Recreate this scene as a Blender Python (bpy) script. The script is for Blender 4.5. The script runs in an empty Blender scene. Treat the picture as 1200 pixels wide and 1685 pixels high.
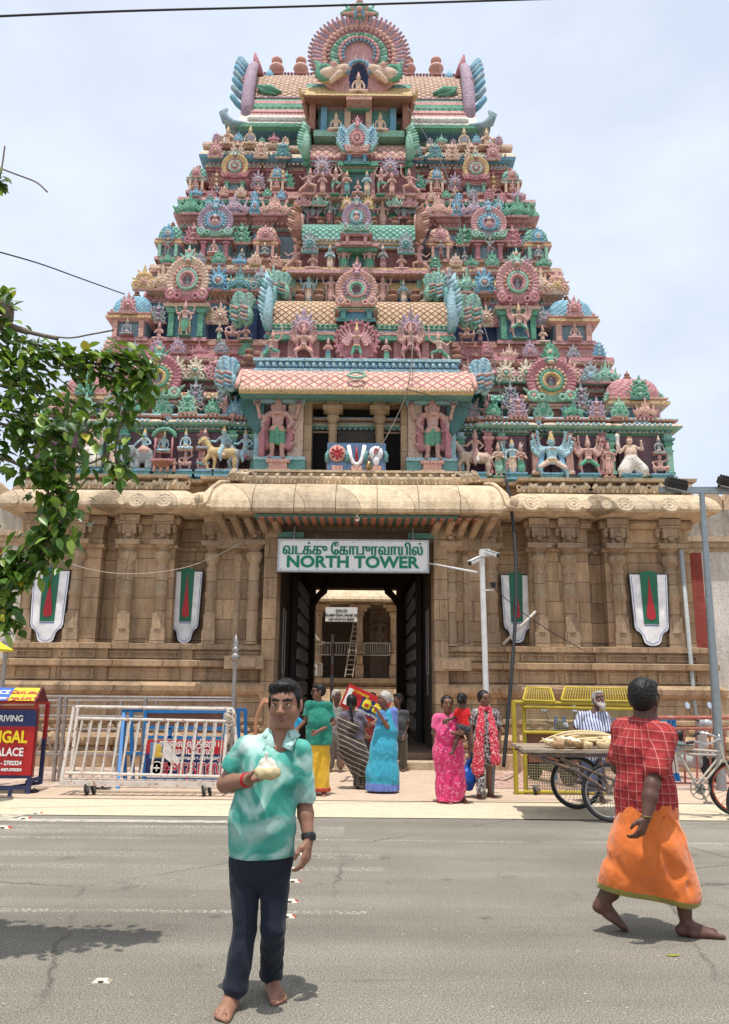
import bpy,math,random,colorsys
import numpy as np
from mathutils import Vector,Matrix,noise as mnoise
random.seed(7)
SC=bpy.context.scene
COL=SC.collection
rad=math.radians
# ---------------------------------------------------------------- camera, sky, sun, exposure
FPX=1300.0;PITCH=rad(12.5);ROLL=rad(0.5);EYE=1.62
CAMM=Matrix.Rotation(math.pi/2+PITCH,4,'X')@Matrix.Rotation(ROLL,4,'Z')
cam=bpy.data.cameras.new('camera');camo=bpy.data.objects.new('camera',cam);COL.objects.link(camo)
cam.sensor_fit='HORIZONTAL';cam.sensor_width=36;cam.lens=FPX/1200*36
cam.clip_start=0.05;cam.clip_end=3000
camo.matrix_world=Matrix.Translation((0,0,EYE))@CAMM
SC.camera=camo
SUN_EL=rad(79);SUN_AZ=rad(186)
sd=Vector((math.sin(SUN_AZ)*math.cos(SUN_EL),math.cos(SUN_AZ)*math.cos(SUN_EL),math.sin(SUN_EL)))
sl=bpy.data.lights.new('sun','SUN');sl.energy=4.0;sl.angle=rad(0.5);sl.color=(1.0,.955,.88)
slo=bpy.data.objects.new('sun',sl);COL.objects.link(slo);slo.rotation_euler=(-sd).to_track_quat('-Z','Y').to_euler();slo.location=(0,0,60)
W=bpy.data.worlds.new('World');SC.world=W;W.use_nodes=True
wn=W.node_tree.nodes;wl=W.node_tree.links;wn.clear()
wo=wn.new('ShaderNodeOutputWorld');bg=wn.new('ShaderNodeBackground');sky=wn.new('ShaderNodeTexSky')
sky.sky_type='NISHITA';sky.sun_disc=False;sky.sun_elevation=SUN_EL;sky.sun_rotation=SUN_AZ
sky.air_density=1.0;sky.dust_density=3.5;sky.ozone_density=1.0
tc=wn.new('ShaderNodeTexCoord');mp=wn.new('ShaderNodeMapping');mp.inputs['Scale'].default_value=(1,1,1.8)
n1=wn.new('ShaderNodeTexNoise');n1.inputs['Scale'].default_value=2.6;n1.inputs['Detail'].default_value=9;n1.inputs['Roughness'].default_value=.58
cr=wn.new('ShaderNodeValToRGB');cr.color_ramp.elements[0].position=.36;cr.color_ramp.elements[1].position=.80
cr.color_ramp.elements[0].color=(.66,.66,.66,1);cr.color_ramp.elements[1].color=(1,1,1,1)
mx=wn.new('ShaderNodeMix');mx.data_type='RGBA'
mx.inputs[7].default_value=(6.9,7.6,8.7,1)
wl.new(tc.outputs['Generated'],mp.inputs[0]);wl.new(mp.outputs[0],n1.inputs[0]);wl.new(n1.outputs[0],cr.inputs[0])
wl.new(cr.outputs[0],mx.inputs[0]);wl.new(sky.outputs[0],mx.inputs[6]);wl.new(mx.outputs[2],bg.inputs[0]);wl.new(bg.outputs[0],wo.inputs[0])
bg.inputs[1].default_value=0.12
SC.view_settings.view_transform='Standard';SC.view_settings.look='None';SC.view_settings.gamma=1;SC.view_settings.exposure=0.2
SC.cycles.max_bounces=6;SC.cycles.diffuse_bounces=3;SC.cycles.glossy_bounces=2;SC.cycles.transmission_bounces=2
# ---------------------------------------------------------------- pixel of the photograph -> point at depth Y (or on the ground)
def ray(px,py):return CAMM.to_3x3()@Vector(((px-600)/FPX,(842.5-py)/FPX,-1))
def at(px,py,Y,dz=0):
    d=ray(px,py);t=Y/d.y
    return Vector((d.x*t,Y,EYE+d.z*t))
def gr(px,py,Z=0):
    d=ray(px,py);t=(Z-EYE)/d.z
    return Vector((d.x*t,d.y*t,Z))
# ---------------------------------------------------------------- tags
def tag(o,label=None,cat=None,group=None,kind=None):
    if label:o['label']=label
    if cat:o['category']=cat
    if group:o['group']=group
    if kind:o['kind']=kind
    return o
def thing(name,label,cat,loc=(0,0,0),group=None):
    o=bpy.data.objects.new(name,None);COL.objects.link(o);o.location=loc;o.empty_display_size=.2
    return tag(o,label,cat,group)
def wloc(o):
    p=Vector((0,0,0))
    while o is not None:p=p+Vector(o.location);o=o.parent
    return p
# ---------------------------------------------------------------- materials
MATS={}
def nmat(name):
    m=bpy.data.materials.new(name);m.use_nodes=True;nt=m.node_tree
    return m,nt,nt.nodes['Principled BSDF']
def mth(nt,op,a,b=None,c=None,clamp=False):
    n=nt.nodes.new('ShaderNodeMath');n.operation=op;n.use_clamp=clamp
    for i,v in enumerate((a,b,c)):
        if v is None:continue
        if isinstance(v,(int,float)):n.inputs[i].default_value=v
        else:nt.links.new(v,n.inputs[i])
    return n.outputs[0]
def mixc(nt,f,a,b,blend='MIX'):
    n=nt.nodes.new('ShaderNodeMix');n.data_type='RGBA';n.blend_type=blend
    for i,v in((0,f),(6,a),(7,b)):
        if isinstance(v,(int,float)):n.inputs[i].default_value=v
        elif isinstance(v,(tuple,list)):n.inputs[i].default_value=(v[0],v[1],v[2],1)
        else:nt.links.new(v,n.inputs[i])
    return n.outputs[2]
def noise(nt,scale,detail=4,rough=.55,vec=None,dist=0,out='Fac'):
    n=nt.nodes.new('ShaderNodeTexNoise');n.inputs['Scale'].default_value=scale;n.inputs['Detail'].default_value=detail
    n.inputs['Roughness'].default_value=rough;n.inputs['Distortion'].default_value=dist
    if vec is None:vec=ocoord(nt)
    nt.links.new(vec,n.inputs['Vector']);return n.outputs[0 if out=='Fac' else 1]
def ocoord(nt,kind='Object',scale=None):
    t=nt.nodes.new('ShaderNodeTexCoord');v=t.outputs[kind]
    if scale is not None:
        m=nt.nodes.new('ShaderNodeMapping');m.inputs['Scale'].default_value=scale;nt.links.new(v,m.inputs[0]);v=m.outputs[0]
    return v
def gpos(nt):
    return nt.nodes.new('ShaderNodeNewGeometry').outputs['Position']
def ramp(nt,fac,stops):
    r=nt.nodes.new('ShaderNodeValToRGB');e=r.color_ramp.elements
    while len(e)<len(stops):e.new(.5)
    for q,(p,c)in zip(e,stops):q.position=p;q.color=(c,c,c,1)if isinstance(c,(int,float))else(c[0],c[1],c[2],1)
    nt.links.new(fac,r.inputs[0]);return r.outputs[0]
def bump(nt,b,h,strength=.3,dist=.02):
    n=nt.nodes.new('ShaderNodeBump');n.inputs['Strength'].default_value=strength;n.inputs['Distance'].default_value=dist
    nt.links.new(h,n.inputs['Height']);nt.links.new(n.outputs[0],b.inputs['Normal'])
def setc(nt,b,c,rough=.8,spec=.3,metal=0):
    if isinstance(c,(tuple,list)):b.inputs['Base Color'].default_value=(c[0],c[1],c[2],1)
    else:nt.links.new(c,b.inputs['Base Color'])
    b.inputs['Roughness'].default_value=rough;b.inputs['Specular IOR Level'].default_value=spec;b.inputs['Metallic'].default_value=metal
def plain(name,c,rough=.6,metal=0,var=.18,sc=14,bmp=.15,spec=.4):
    """painted or bare surface with light mottling"""
    if name in MATS:return MATS[name]
    m,nt,b=nmat(name)
    n=noise(nt,sc,5,.6)
    f=ramp(nt,n,[(.3,1-var),(.7,1+var*.4)])
    setc(nt,b,mixc(nt,1.0,c,f,'MULTIPLY'),rough,spec,metal)
    if bmp:bump(nt,b,noise(nt,sc*4,3),bmp,.004)
    MATS[name]=m;return m
def stucco(name,c,dirt=.55,rough=.85):
    """painted lime stucco: faded patches and rain grime"""
    if name in MATS:return MATS[name]
    m,nt,b=nmat(name);g=gpos(nt)
    a=noise(nt,1.7,6,.62,g);d=noise(nt,9,6,.7,g);st=nt.nodes.new('ShaderNodeMapping');st.inputs['Scale'].default_value=(5,5,.8)
    nt.links.new(g,st.inputs[0]);s=noise(nt,1.6,5,.7,st.outputs[0])
    c1=mixc(nt,ramp(nt,a,[(.3,0),(.7,.30)]),c,tuple(min(1,x*.6+.27)for x in c))
    k=mth(nt,'MULTIPLY',ramp(nt,s,[(.45,0),(.75,1)]),ramp(nt,d,[(.35,.2),(.7,1)]))
    c2=mixc(nt,mth(nt,'MULTIPLY',k,dirt),c1,tuple(x*.22+.015 for x in c))
    c3=mixc(nt,ramp(nt,noise(nt,26,3,.6,g),[(.36,.45),(.5,0)]),c2,(.08,.065,.06))
    e=noise(nt,38,3,.6,g);vo=nt.nodes.new('ShaderNodeTexVoronoi');vo.inputs['Scale'].default_value=17;nt.links.new(g,vo.inputs['Vector']);setc(nt,b,c3,rough,.25);bump(nt,b,mth(nt,'ADD',mth(nt,'ADD',d,mth(nt,'MULTIPLY',e,.8)),mth(nt,'MULTIPLY',vo.outputs['Distance'],.9)),.55,.03)
    MATS[name]=m;return m
# ---------------------------------------------------------------- mesh builder
class MB:
    def __init__(s):s.v=[];s.f=[];s.m=[];s.uv={}
    def add(s,vs,fs,mi=0,M=None):
        o=len(s.v)
        if M is not None:vs=[M@Vector(p)for p in vs]
        s.v+=[tuple(p)for p in vs]
        for f in fs:s.f.append(tuple(i+o for i in f));s.m.append(mi)
        return s
    def box(s,c,d,mi=0,M=None,taper=1.0):
        x,y,z=c;a,b,h=d[0]/2,d[1]/2,d[2]/2;t=taper
        vs=[(x-a,y-b,z-h),(x+a,y-b,z-h),(x+a,y+b,z-h),(x-a,y+b,z-h),(x-a*t,y-b*t,z+h),(x+a*t,y-b*t,z+h),(x+a*t,y+b*t,z+h),(x-a*t,y+b*t,z+h)]
        return s.add(vs,[(3,2,1,0),(4,5,6,7),(0,1,5,4),(1,2,6,5),(2,3,7,6),(3,0,4,7)],mi,M)
    def bx(s,x0,x1,y0,y1,z0,z1,mi=0):return s.box(((x0+x1)/2,(y0+y1)/2,(z0+z1)/2),(x1-x0,y1-y0,z1-z0),mi)
    def bar(s,a,b,w,d=None,mi=0,up=(0,0,1)):
        """rectangular bar from a to b"""
        a=Vector(a);b=Vector(b);d=d or w;z=(b-a);L=z.length
        if L<1e-6:return s
        z.normalize();u=Vector(up)
        if abs(z.dot(u))>.95:u=Vector((0,1,0))
        x=z.cross(u).normalized();y=z.cross(x).normalized()
        R=Matrix((x,y,z)).transposed().to_4x4();R.translation=(a+b)/2
        return s.box((0,0,0),(w,d,L),mi,R)
    def tube(s,pts,r,n=8,mi=0,cap=True):
        pts=[Vector(p)for p in pts];k=len(pts);rr=r if isinstance(r,(list,tuple))else[r]*k
        vs=[];prev=None
        for i,p in enumerate(pts):
            t=(pts[min(i+1,k-1)]-pts[max(i-1,0)])
            if t.length<1e-9:t=Vector((0,0,1))
            t.normalize()
            if prev is None:
                u=Vector((0,0,1))if abs(t.z)<.9 else Vector((1,0,0))
                x=t.cross(u).normalized()
            else:
                x=(prev-t*prev.dot(t)).normalized()
            prev=x;y=t.cross(x)
            for j in range(n):
                a=2*math.pi*j/n;vs.append(p+(x*math.cos(a)+y*math.sin(a))*rr[i])
        fs=[(i*n+j,i*n+(j+1)%n,(i+1)*n+(j+1)%n,(i+1)*n+j)for i in range(k-1)for j in range(n)]
        if cap:fs+=[tuple(range(n-1,-1,-1)),tuple((k-1)*n+j for j in range(n))]
        return s.add(vs,fs,mi)
    def lathe(s,prof,c=(0,0,0),n=16,mi=0,M=None,sq=False):
        """prof: list of (r, z[, mat])"""
        vs=[];off=math.pi/4 if n==4 else math.pi/8 if n==8 else 0
        kk=math.sqrt(2)if n==4 else 1
        for q in prof:
            for j in range(n):
                a=2*math.pi*j/n+off;vs.append((c[0]+q[0]*kk*math.cos(a),c[1]+q[0]*kk*math.sin(a),c[2]+q[1]))
        o=len(prof)
        for i in range(o-1):
            fs=[(i*n+j,i*n+(j+1)%n,(i+1)*n+(j+1)%n,(i+1)*n+j)for j in range(n)]
            s._tmp=None
            mm=prof[i][2]if len(prof[i])>2 else mi
            if i==0:base=len(s.v);s.add(vs,fs,mm,M)
            else:
                for f in fs:s.f.append(tuple(a+base for a in f));s.m.append(mm)
        s.f.append(tuple(base+j for j in range(n-1,-1,-1)));s.m.append(prof[0][2]if len(prof[0])>2 else mi)
        s.f.append(tuple(base+(o-1)*n+j for j in range(n)));s.m.append(prof[-1][2]if len(prof[-1])>2 else mi)
        return s
    def ball(s,c,r,mi=0,n=10,m=6,M=None):
        if not isinstance(r,(list,tuple)):r=(r,r,r)
        vs=[(c[0],c[1],c[2]-r[2])]
        for i in range(1,m):
            a=math.pi*i/m
            for j in range(n):
                b=2*math.pi*j/n;vs.append((c[0]+r[0]*math.sin(a)*math.cos(b),c[1]+r[1]*math.sin(a)*math.sin(b),c[2]-r[2]*math.cos(a)))
        vs.append((c[0],c[1],c[2]+r[2]));fs=[(0,1+(j+1)%n,1+j)for j in range(n)]
        for i in range(m-2):
            fs+=[(1+i*n+j,1+i*n+(j+1)%n,1+(i+1)*n+(j+1)%n,1+(i+1)*n+j)for j in range(n)]
        e=len(vs)-1;fs+=[(e,1+(m-2)*n+j,1+(m-2)*n+(j+1)%n)for j in range(n)]
        return s.add(vs,fs,mi,M)
    def stack(s,plan,prof,cap=True,fix=()):
        """orthogonal plan polygon (counter-clockwise seen from above), prof = [(z, offset, mat)]: mouldings that follow the plan"""
        n=len(plan);P=[Vector((p[0],p[1]))for p in plan];nor=[]
        for i in range(n):
            e=(P[(i+1)%n]-P[i]).normalized();nor.append(Vector((e.y,-e.x))*(0 if i in fix else 1))
        base=len(s.v);vs=[]
        for q in prof:
            for i in range(n):
                a=nor[i-1];b=nor[i]
                k=(a+b)if abs(a.dot(b))<.5 else a
                vs.append((P[i].x+k.x*q[1],P[i].y+k.y*q[1],q[0]))
        s.v+=vs
        for k in range(len(prof)-1):
            for i in range(n):
                j=(i+1)%n;s.f.append((base+k*n+i,base+k*n+j,base+(k+1)*n+j,base+(k+1)*n+i));s.m.append(prof[k][2])
        if cap:
            s.f.append(tuple(base+(len(prof)-1)*n+i for i in range(n)));s.m.append(prof[-1][2])
        return s
    def poly(s,pts,y0,y1,mi=0,M=None,mside=None):
        """outline in XZ (counter-clockwise from the front), extruded from y0 (front) to y1"""
        n=len(pts);vs=[(p[0],y0,p[1])for p in pts]+[(p[0],y1,p[1])for p in pts]
        s.add(vs,[tuple(range(n)),tuple(range(2*n-1,n-1,-1))],mi,M)
        o=len(s.v)-2*n
        for i in range(n):
            j=(i+1)%n;s.f.append((o+i,o+n+i,o+n+j,o+j));s.m.append(mi if mside is None else mside)
        return s
    def build(s,name,mats,parent=None,smooth=False,loc=None,autos=None):
        me=bpy.data.meshes.new(name);o=bpy.data.objects.new(name,me);COL.objects.link(o)
        p=Vector((0,0,0))
        if parent is not None:
            o.parent=parent;p=wloc(parent)
        if loc is not None:lp=Vector(loc)
        else:lp=Vector((0,0,0))
        o.location=lp-p if loc is not None else(0,0,0)
        base=lp if loc is not None else p
        me.from_pydata([(v[0]-base.x,v[1]-base.y,v[2]-base.z)for v in s.v],[],s.f)
        mats=mats if isinstance(mats,(list,tuple))else[mats]
        for m in mats:me.materials.append(m)
        me.polygons.foreach_set('material_index',[min(i,len(mats)-1)for i in s.m])
        if smooth:me.polygons.foreach_set('use_smooth',[True]*len(s.f))
        if autos is not None:
            import bmesh
            bm=bmesh.new();bm.from_mesh(me)
            for e in bm.edges:
                if len(e.link_faces)==2 and e.calc_face_angle(0)>autos:e.smooth=False
            for f in bm.faces:f.smooth=True
            bm.to_mesh(me);bm.free()
        me.update();return o
# ---------------------------------------------------------------- implicit surfaces meshed with surface nets
def rotm(ax=0,ay=0,az=0):
    return np.array((Matrix.Rotation(az,3,'Z')@Matrix.Rotation(ay,3,'Y')@Matrix.Rotation(ax,3,'X')))
_VN=np.random.RandomState(5).rand(32,32,32).astype(np.float32)
def vn(x,y,z):
    """smooth value noise 0..1 on numpy arrays"""
    x,y,z=np.broadcast_arrays(x,y,z);f=[np.floor(q).astype(int)for q in(x,y,z)];t=[q-g for q,g in zip((x,y,z),f)];t=[q*q*(3-2*q)for q in t];out=0
    for i in(0,1):
        for j in(0,1):
            for k in(0,1):out=out+_VN[(f[0]+i)&31,(f[1]+j)&31,(f[2]+k)&31]*(t[0]if i else 1-t[0])*(t[1]if j else 1-t[1])*(t[2]if k else 1-t[2])
    return out
def ridge(x,y,z,p=2):return(1-np.abs(2*vn(x,y,z)-1))**p
class SDF:
    def __init__(s):s.p=[];s.post=[];s.disp=None
    def cone(s,a,b,ra,rb,m=0,k=.02,flat=None,sub=False):
        s.p.append(('c',np.array(a,float),np.array(b,float),ra,rb,m,k,flat,sub));return s
    def chain(s,pts,rs,m=0,k=.02,flat=None):
        for i in range(len(pts)-1):s.cone(pts[i],pts[i+1],rs[i],rs[i+1],m,k if i==0 else k,flat)
        return s
    def ell(s,c,r,m=0,k=.02,R=None,sub=False):
        if not isinstance(r,(tuple,list)):r=(r,r,r)
        s.p.append(('e',np.array(c,float),np.array(r,float),R,0,m,k,None,sub));return s
    def tor(s,c,R_,r,m=0,k=.02,ax=1,sub=False):
        s.p.append(('t',np.array(c,float),R_,r,ax,m,k,None,sub));return s
    def box(s,c,h,r=.01,m=0,k=.01,R=None,sub=False):
        s.p.append(('b',np.array(c,float),np.array(h,float),r,R,m,k,None,sub));return s
    def frame(s,M,fn):
        """run fn with a fresh SDF and transform its primitives by the matrix M (rotation, uniform scale, mirror)"""
        t=SDF();fn(t);A=np.array(M.to_3x3());T=np.array(M.translation);sc=abs(np.linalg.det(A))**(1/3)
        Rr=A/sc
        for q in t.p:
            q=list(q)
            if q[0]=='c':
                q[1]=A@q[1]+T;q[2]=A@q[2]+T;q[3]*=sc;q[4]*=sc
                if q[7]is not None:q[7]=(Rr@np.array(q[7][0],float),q[7][1])
            elif q[0]=='e':
                q[1]=A@q[1]+T;q[2]=q[2]*sc;q[3]=Rr if q[3]is None else Rr@q[3]
            elif q[0]=='t':q[1]=A@q[1]+T;q[2]*=sc;q[3]*=sc
            elif q[0]=='b':
                q[1]=A@q[1]+T;q[2]=q[2]*sc;q[4]=Rr if q[4]is None else Rr@q[4]
            q[6]*=sc;s.p.append(tuple(q))
        return s
    def bbox(s,q):
        if q[0]=='c':
            r=max(q[3],q[4])*(1.0 if q[7]is None or q[7][1]>=1 else 1/q[7][1])
            return np.minimum(q[1],q[2])-r,np.maximum(q[1],q[2])+r
        if q[0]=='e':r=max(q[2])if q[3]is not None else q[2];return q[1]-r,q[1]+r
        if q[0]=='t':
            r=q[2]+q[3];return q[1]-r,q[1]+r
        r=np.linalg.norm(q[2])+q[3]if q[4]is not None else q[2]+q[3];return q[1]-r,q[1]+r
    def dist(s,q,X,Y,Z):
        if q[0]=='c':
            a,b,ra,rb=q[1:5];d=b-a;px,py,pz=X-a[0],Y-a[1],Z-a[2]
            sc=1
            if q[7]is not None:
                n,f=q[7];n=np.array(n,float);n=n/np.linalg.norm(n);g=1/f-1
                dn=px*n[0]+py*n[1]+pz*n[2];px=px+g*dn*n[0];py=py+g*dn*n[1];pz=pz+g*dn*n[2]
                e=d.dot(n);d=d+g*e*n;sc=min(1,f)**.5
            L=max(d.dot(d),1e-9);t=np.clip((px*d[0]+py*d[1]+pz*d[2])/L,0,1)
            return(np.sqrt((px-t*d[0])**2+(py-t*d[1])**2+(pz-t*d[2])**2)-(ra+(rb-ra)*t))*sc
        if q[0]=='e':
            px,py,pz=X-q[1][0],Y-q[1][1],Z-q[1][2]
            if q[3]is not None:
                R=q[3];px,py,pz=px*R[0,0]+py*R[1,0]+pz*R[2,0],px*R[0,1]+py*R[1,1]+pz*R[2,1],px*R[0,2]+py*R[1,2]+pz*R[2,2]
            r=q[2];k0=np.sqrt((px/r[0])**2+(py/r[1])**2+(pz/r[2])**2);k1=np.sqrt((px/r[0]**2)**2+(py/r[1]**2)**2+(pz/r[2]**2)**2)+1e-9
            return k0*(k0-1)/k1
        if q[0]=='t':
            v=[X-q[1][0],Y-q[1][1],Z-q[1][2]];h=v.pop(q[4])
            return np.sqrt((np.sqrt(v[0]**2+v[1]**2)-q[2])**2+h**2)-q[3]
        px,py,pz=X-q[1][0],Y-q[1][1],Z-q[1][2]
        if q[4]is not None:
            R=q[4];px,py,pz=px*R[0,0]+py*R[1,0]+pz*R[2,0],px*R[0,1]+py*R[1,1]+pz*R[2,1],px*R[0,2]+py*R[1,2]+pz*R[2,2]
        ax,ay,az=np.abs(px)-q[2][0],np.abs(py)-q[2][1],np.abs(pz)-q[2][2]
        return np.sqrt(np.maximum(ax,0)**2+np.maximum(ay,0)**2+np.maximum(az,0)**2)+np.minimum(np.maximum(ax,np.maximum(ay,az)),0)-q[3]
    def mesh(s,vox,grow=.0):
        bb=[s.bbox(q)for q in s.p if not q[8]]
        lo=np.min([b[0]for b in bb],axis=0)-3*vox-grow;hi=np.max([b[1]for b in bb],axis=0)+3*vox+grow
        n=np.ceil((hi-lo)/vox).astype(int)+1
        ax=[np.arange(n[i])*vox+lo[i]for i in range(3)]
        D=np.full(n,9.0,np.float32);L=np.zeros(n,np.int8)
        for q in s.p:
            b=s.bbox(q);k=q[6];mg=k+3*vox+grow
            i0=np.clip(((b[0]-mg-lo)/vox).astype(int),0,n);i1=np.clip(((b[1]+mg-lo)/vox).astype(int)+2,0,n)
            if(i1<=i0).any():continue
            sl_=tuple(slice(i0[j],i1[j])for j in range(3))
            X=ax[0][sl_[0]][:,None,None];Y=ax[1][sl_[1]][None,:,None];Z=ax[2][sl_[2]][None,None,:]
            d=s.dist(q,X,Y,Z).astype(np.float32);o=D[sl_]
            if q[8]:
                h=np.maximum(k-np.abs(-d-o),0)/max(k,1e-6);D[sl_]=np.maximum(o,-d)+h*h*k*.25
                L[sl_][(-d>o-.5*vox)]=q[5]if q[5]>=0 else 0
                if q[5]<0:pass
            else:
                h=np.maximum(k-np.abs(d-o),0)/max(k,1e-6);Lq=L[sl_];Lq[d<o]=q[5]
                D[sl_]=np.minimum(o,d)-h*h*k*.25
        if s.disp is not None:
            I=np.where(np.abs(D)<4*vox+grow)
            D[I]+=s.disp(ax[0][I[0]],ax[1][I[1]],ax[2][I[2]]).astype(np.float32)
        X=ax[0][:,None,None];Y=ax[1][None,:,None];Z=ax[2][None,None,:]
        for f in s.post:D=np.maximum(D,f(X,Y,Z).astype(np.float32))
        return snet(D,L,lo,vox)
def snet(D,L,lo,vox):
    D[0]=D[-1]=9;D[:,0]=D[:,-1]=9;D[:,:,0]=D[:,:,-1]=9
    S=D<0;sh=np.array(D.shape)-1
    acc=np.zeros((sh[0],sh[1],sh[2],3),np.float32);cnt=np.zeros(sh,np.int16);faces=[]
    edges=[]
    for a in range(3):
        A=[slice(None)]*3;B=[slice(None)]*3;A[a]=slice(0,-1);B[a]=slice(1,None)
        A=tuple(A);B=tuple(B);cr_=S[A]!=S[B]
        I=np.array(np.where(cr_)).T
        d0=D[A][cr_];d1=D[B][cr_];t=d0/(d0-d1);sgn=S[A][cr_]
        pos=I.astype(np.float32).copy();pos[:,a]+=t
        u,v=[(1,2),(2,0),(0,1)][a]
        cells=[]
        for du,dv in((0,0),(-1,0),(-1,-1),(0,-1)):
            c=I.copy();c[:,u]+=du;c[:,v]+=dv;cells.append(c)
            np.add.at(acc,(c[:,0],c[:,1],c[:,2]),pos);np.add.at(cnt,(c[:,0],c[:,1],c[:,2]),1)
        Ii=I.copy();Ii[~sgn,a]+=1
        edges.append((cells,sgn,L[Ii[:,0],Ii[:,1],Ii[:,2]]))
    act=cnt>0;ids=np.full(sh,-1,np.int32);ids[act]=np.arange(act.sum())
    V=acc[act]/cnt[act][:,None]*vox+lo
    F=[];ML=[]
    for cells,sgn,lab in edges:
        q=np.stack([ids[c[:,0],c[:,1],c[:,2]]for c in cells],1)
        q[~sgn]=q[~sgn][:,::-1];F.append(q);ML.append(lab)
    return V,np.concatenate(F),np.concatenate(ML)
def npmesh(name,V,F,ML,mats,smooth=True):
    me=bpy.data.meshes.new(name);me.vertices.add(len(V));me.vertices.foreach_set('co',V.astype(np.float32).ravel())
    me.loops.add(F.size);me.loops.foreach_set('vertex_index',F.astype(np.int32).ravel())
    me.polygons.add(len(F));me.polygons.foreach_set('loop_start',np.arange(0,F.size,F.shape[1],dtype=np.int32))
    try:me.polygons.foreach_set('loop_total',np.full(len(F),F.shape[1],dtype=np.int32))
    except Exception:pass
    for m in mats:me.materials.append(m)
    me.polygons.foreach_set('material_index',np.clip(ML,0,len(mats)-1).astype(np.int32))
    me.polygons.foreach_set('use_smooth',np.full(len(F),smooth))
    me.update(calc_edges=True);me.validate();return me
def relax(V,F,it=2):
    for _ in range(it):
        A=np.zeros_like(V);N=np.zeros(len(V))
        for i in range(4):
            a,b_=F[:,i],F[:,(i+1)%4]
            for k in range(3):A[:,k]+=np.bincount(a,V[b_,k],len(V))+np.bincount(b_,V[a,k],len(V))
            N+=np.bincount(a,minlength=len(V))+np.bincount(b_,minlength=len(V))
        V=V*.4+A/np.maximum(N,1)[:,None]*.6
    return V
def sdfobj(name,S,vox,mats,parent,grow=0):
    """mesh an SDF given in world coordinates, parented to a thing"""
    V,F,ML=S.mesh(vox,grow);V=relax(V,F,0 if name in('hair','grand_gable')else 1 if name=='body' else 3);p=wloc(parent)if parent is not None else Vector((0,0,0))
    me=npmesh(name,V-np.array(p),F,ML,mats);o=bpy.data.objects.new(name,me);COL.objects.link(o)
    if parent is not None:o.parent=parent
    return o
# ---------------------------------------------------------------- prototypes placed many times (copies share mesh data)
RC={}
def recol(me,cols):
    k=(me.name,tuple(m.name for m in cols))
    if k not in RC:
        if me.users==0 and k[0]not in RC:RC[k[0]]=1
        c=me.copy()
        for i in range(len(c.materials)):c.materials[i]=cols[min(i,len(cols)-1)]
        RC[k]=c
    return RC[k]
def put(name,me,cols,parent,loc,s=1.0,rz=0):
    o=bpy.data.objects.new(name,recol(me,cols));COL.objects.link(o)
    if parent is not None:o.parent=parent;o.location=Vector(loc)-wloc(parent)
    else:o.location=loc
    o.scale=(s,s,s)if isinstance(s,(int,float))else s;o.rotation_euler=(0,0,rz)
    return o
def text_mesh(name,body,size,mat,parent,M,bold=0.0,extr=.002,align='CENTER',shear=0,sx=1.0,space=1.0):
    c=bpy.data.curves.new('t','FONT');c.body=body;c.size=size;c.offset=bold;c.extrude=extr;c.align_x=align;c.shear=shear;c.space_character=space
    c.resolution_u=3
    t=bpy.data.objects.new('t',c);COL.objects.link(t);dg=bpy.context.evaluated_depsgraph_get()
    me=bpy.data.meshes.new_from_object(t.evaluated_get(dg));bpy.data.objects.remove(t)
    me.transform(M@Matrix.Diagonal((sx,1,1,1)))
    if parent is not None:me.transform(Matrix.Translation(-wloc(parent)))
    me.materials.clear();me.materials.append(mat);o=bpy.data.objects.new(name,me);COL.objects.link(o);o.parent=parent
    return o
def facing(p,rz=0,rx=90):
    return Matrix.Translation(p)@Matrix.Rotation(rz,4,'Z')@Matrix.Rotation(rad(rx),4,'X')
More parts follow.
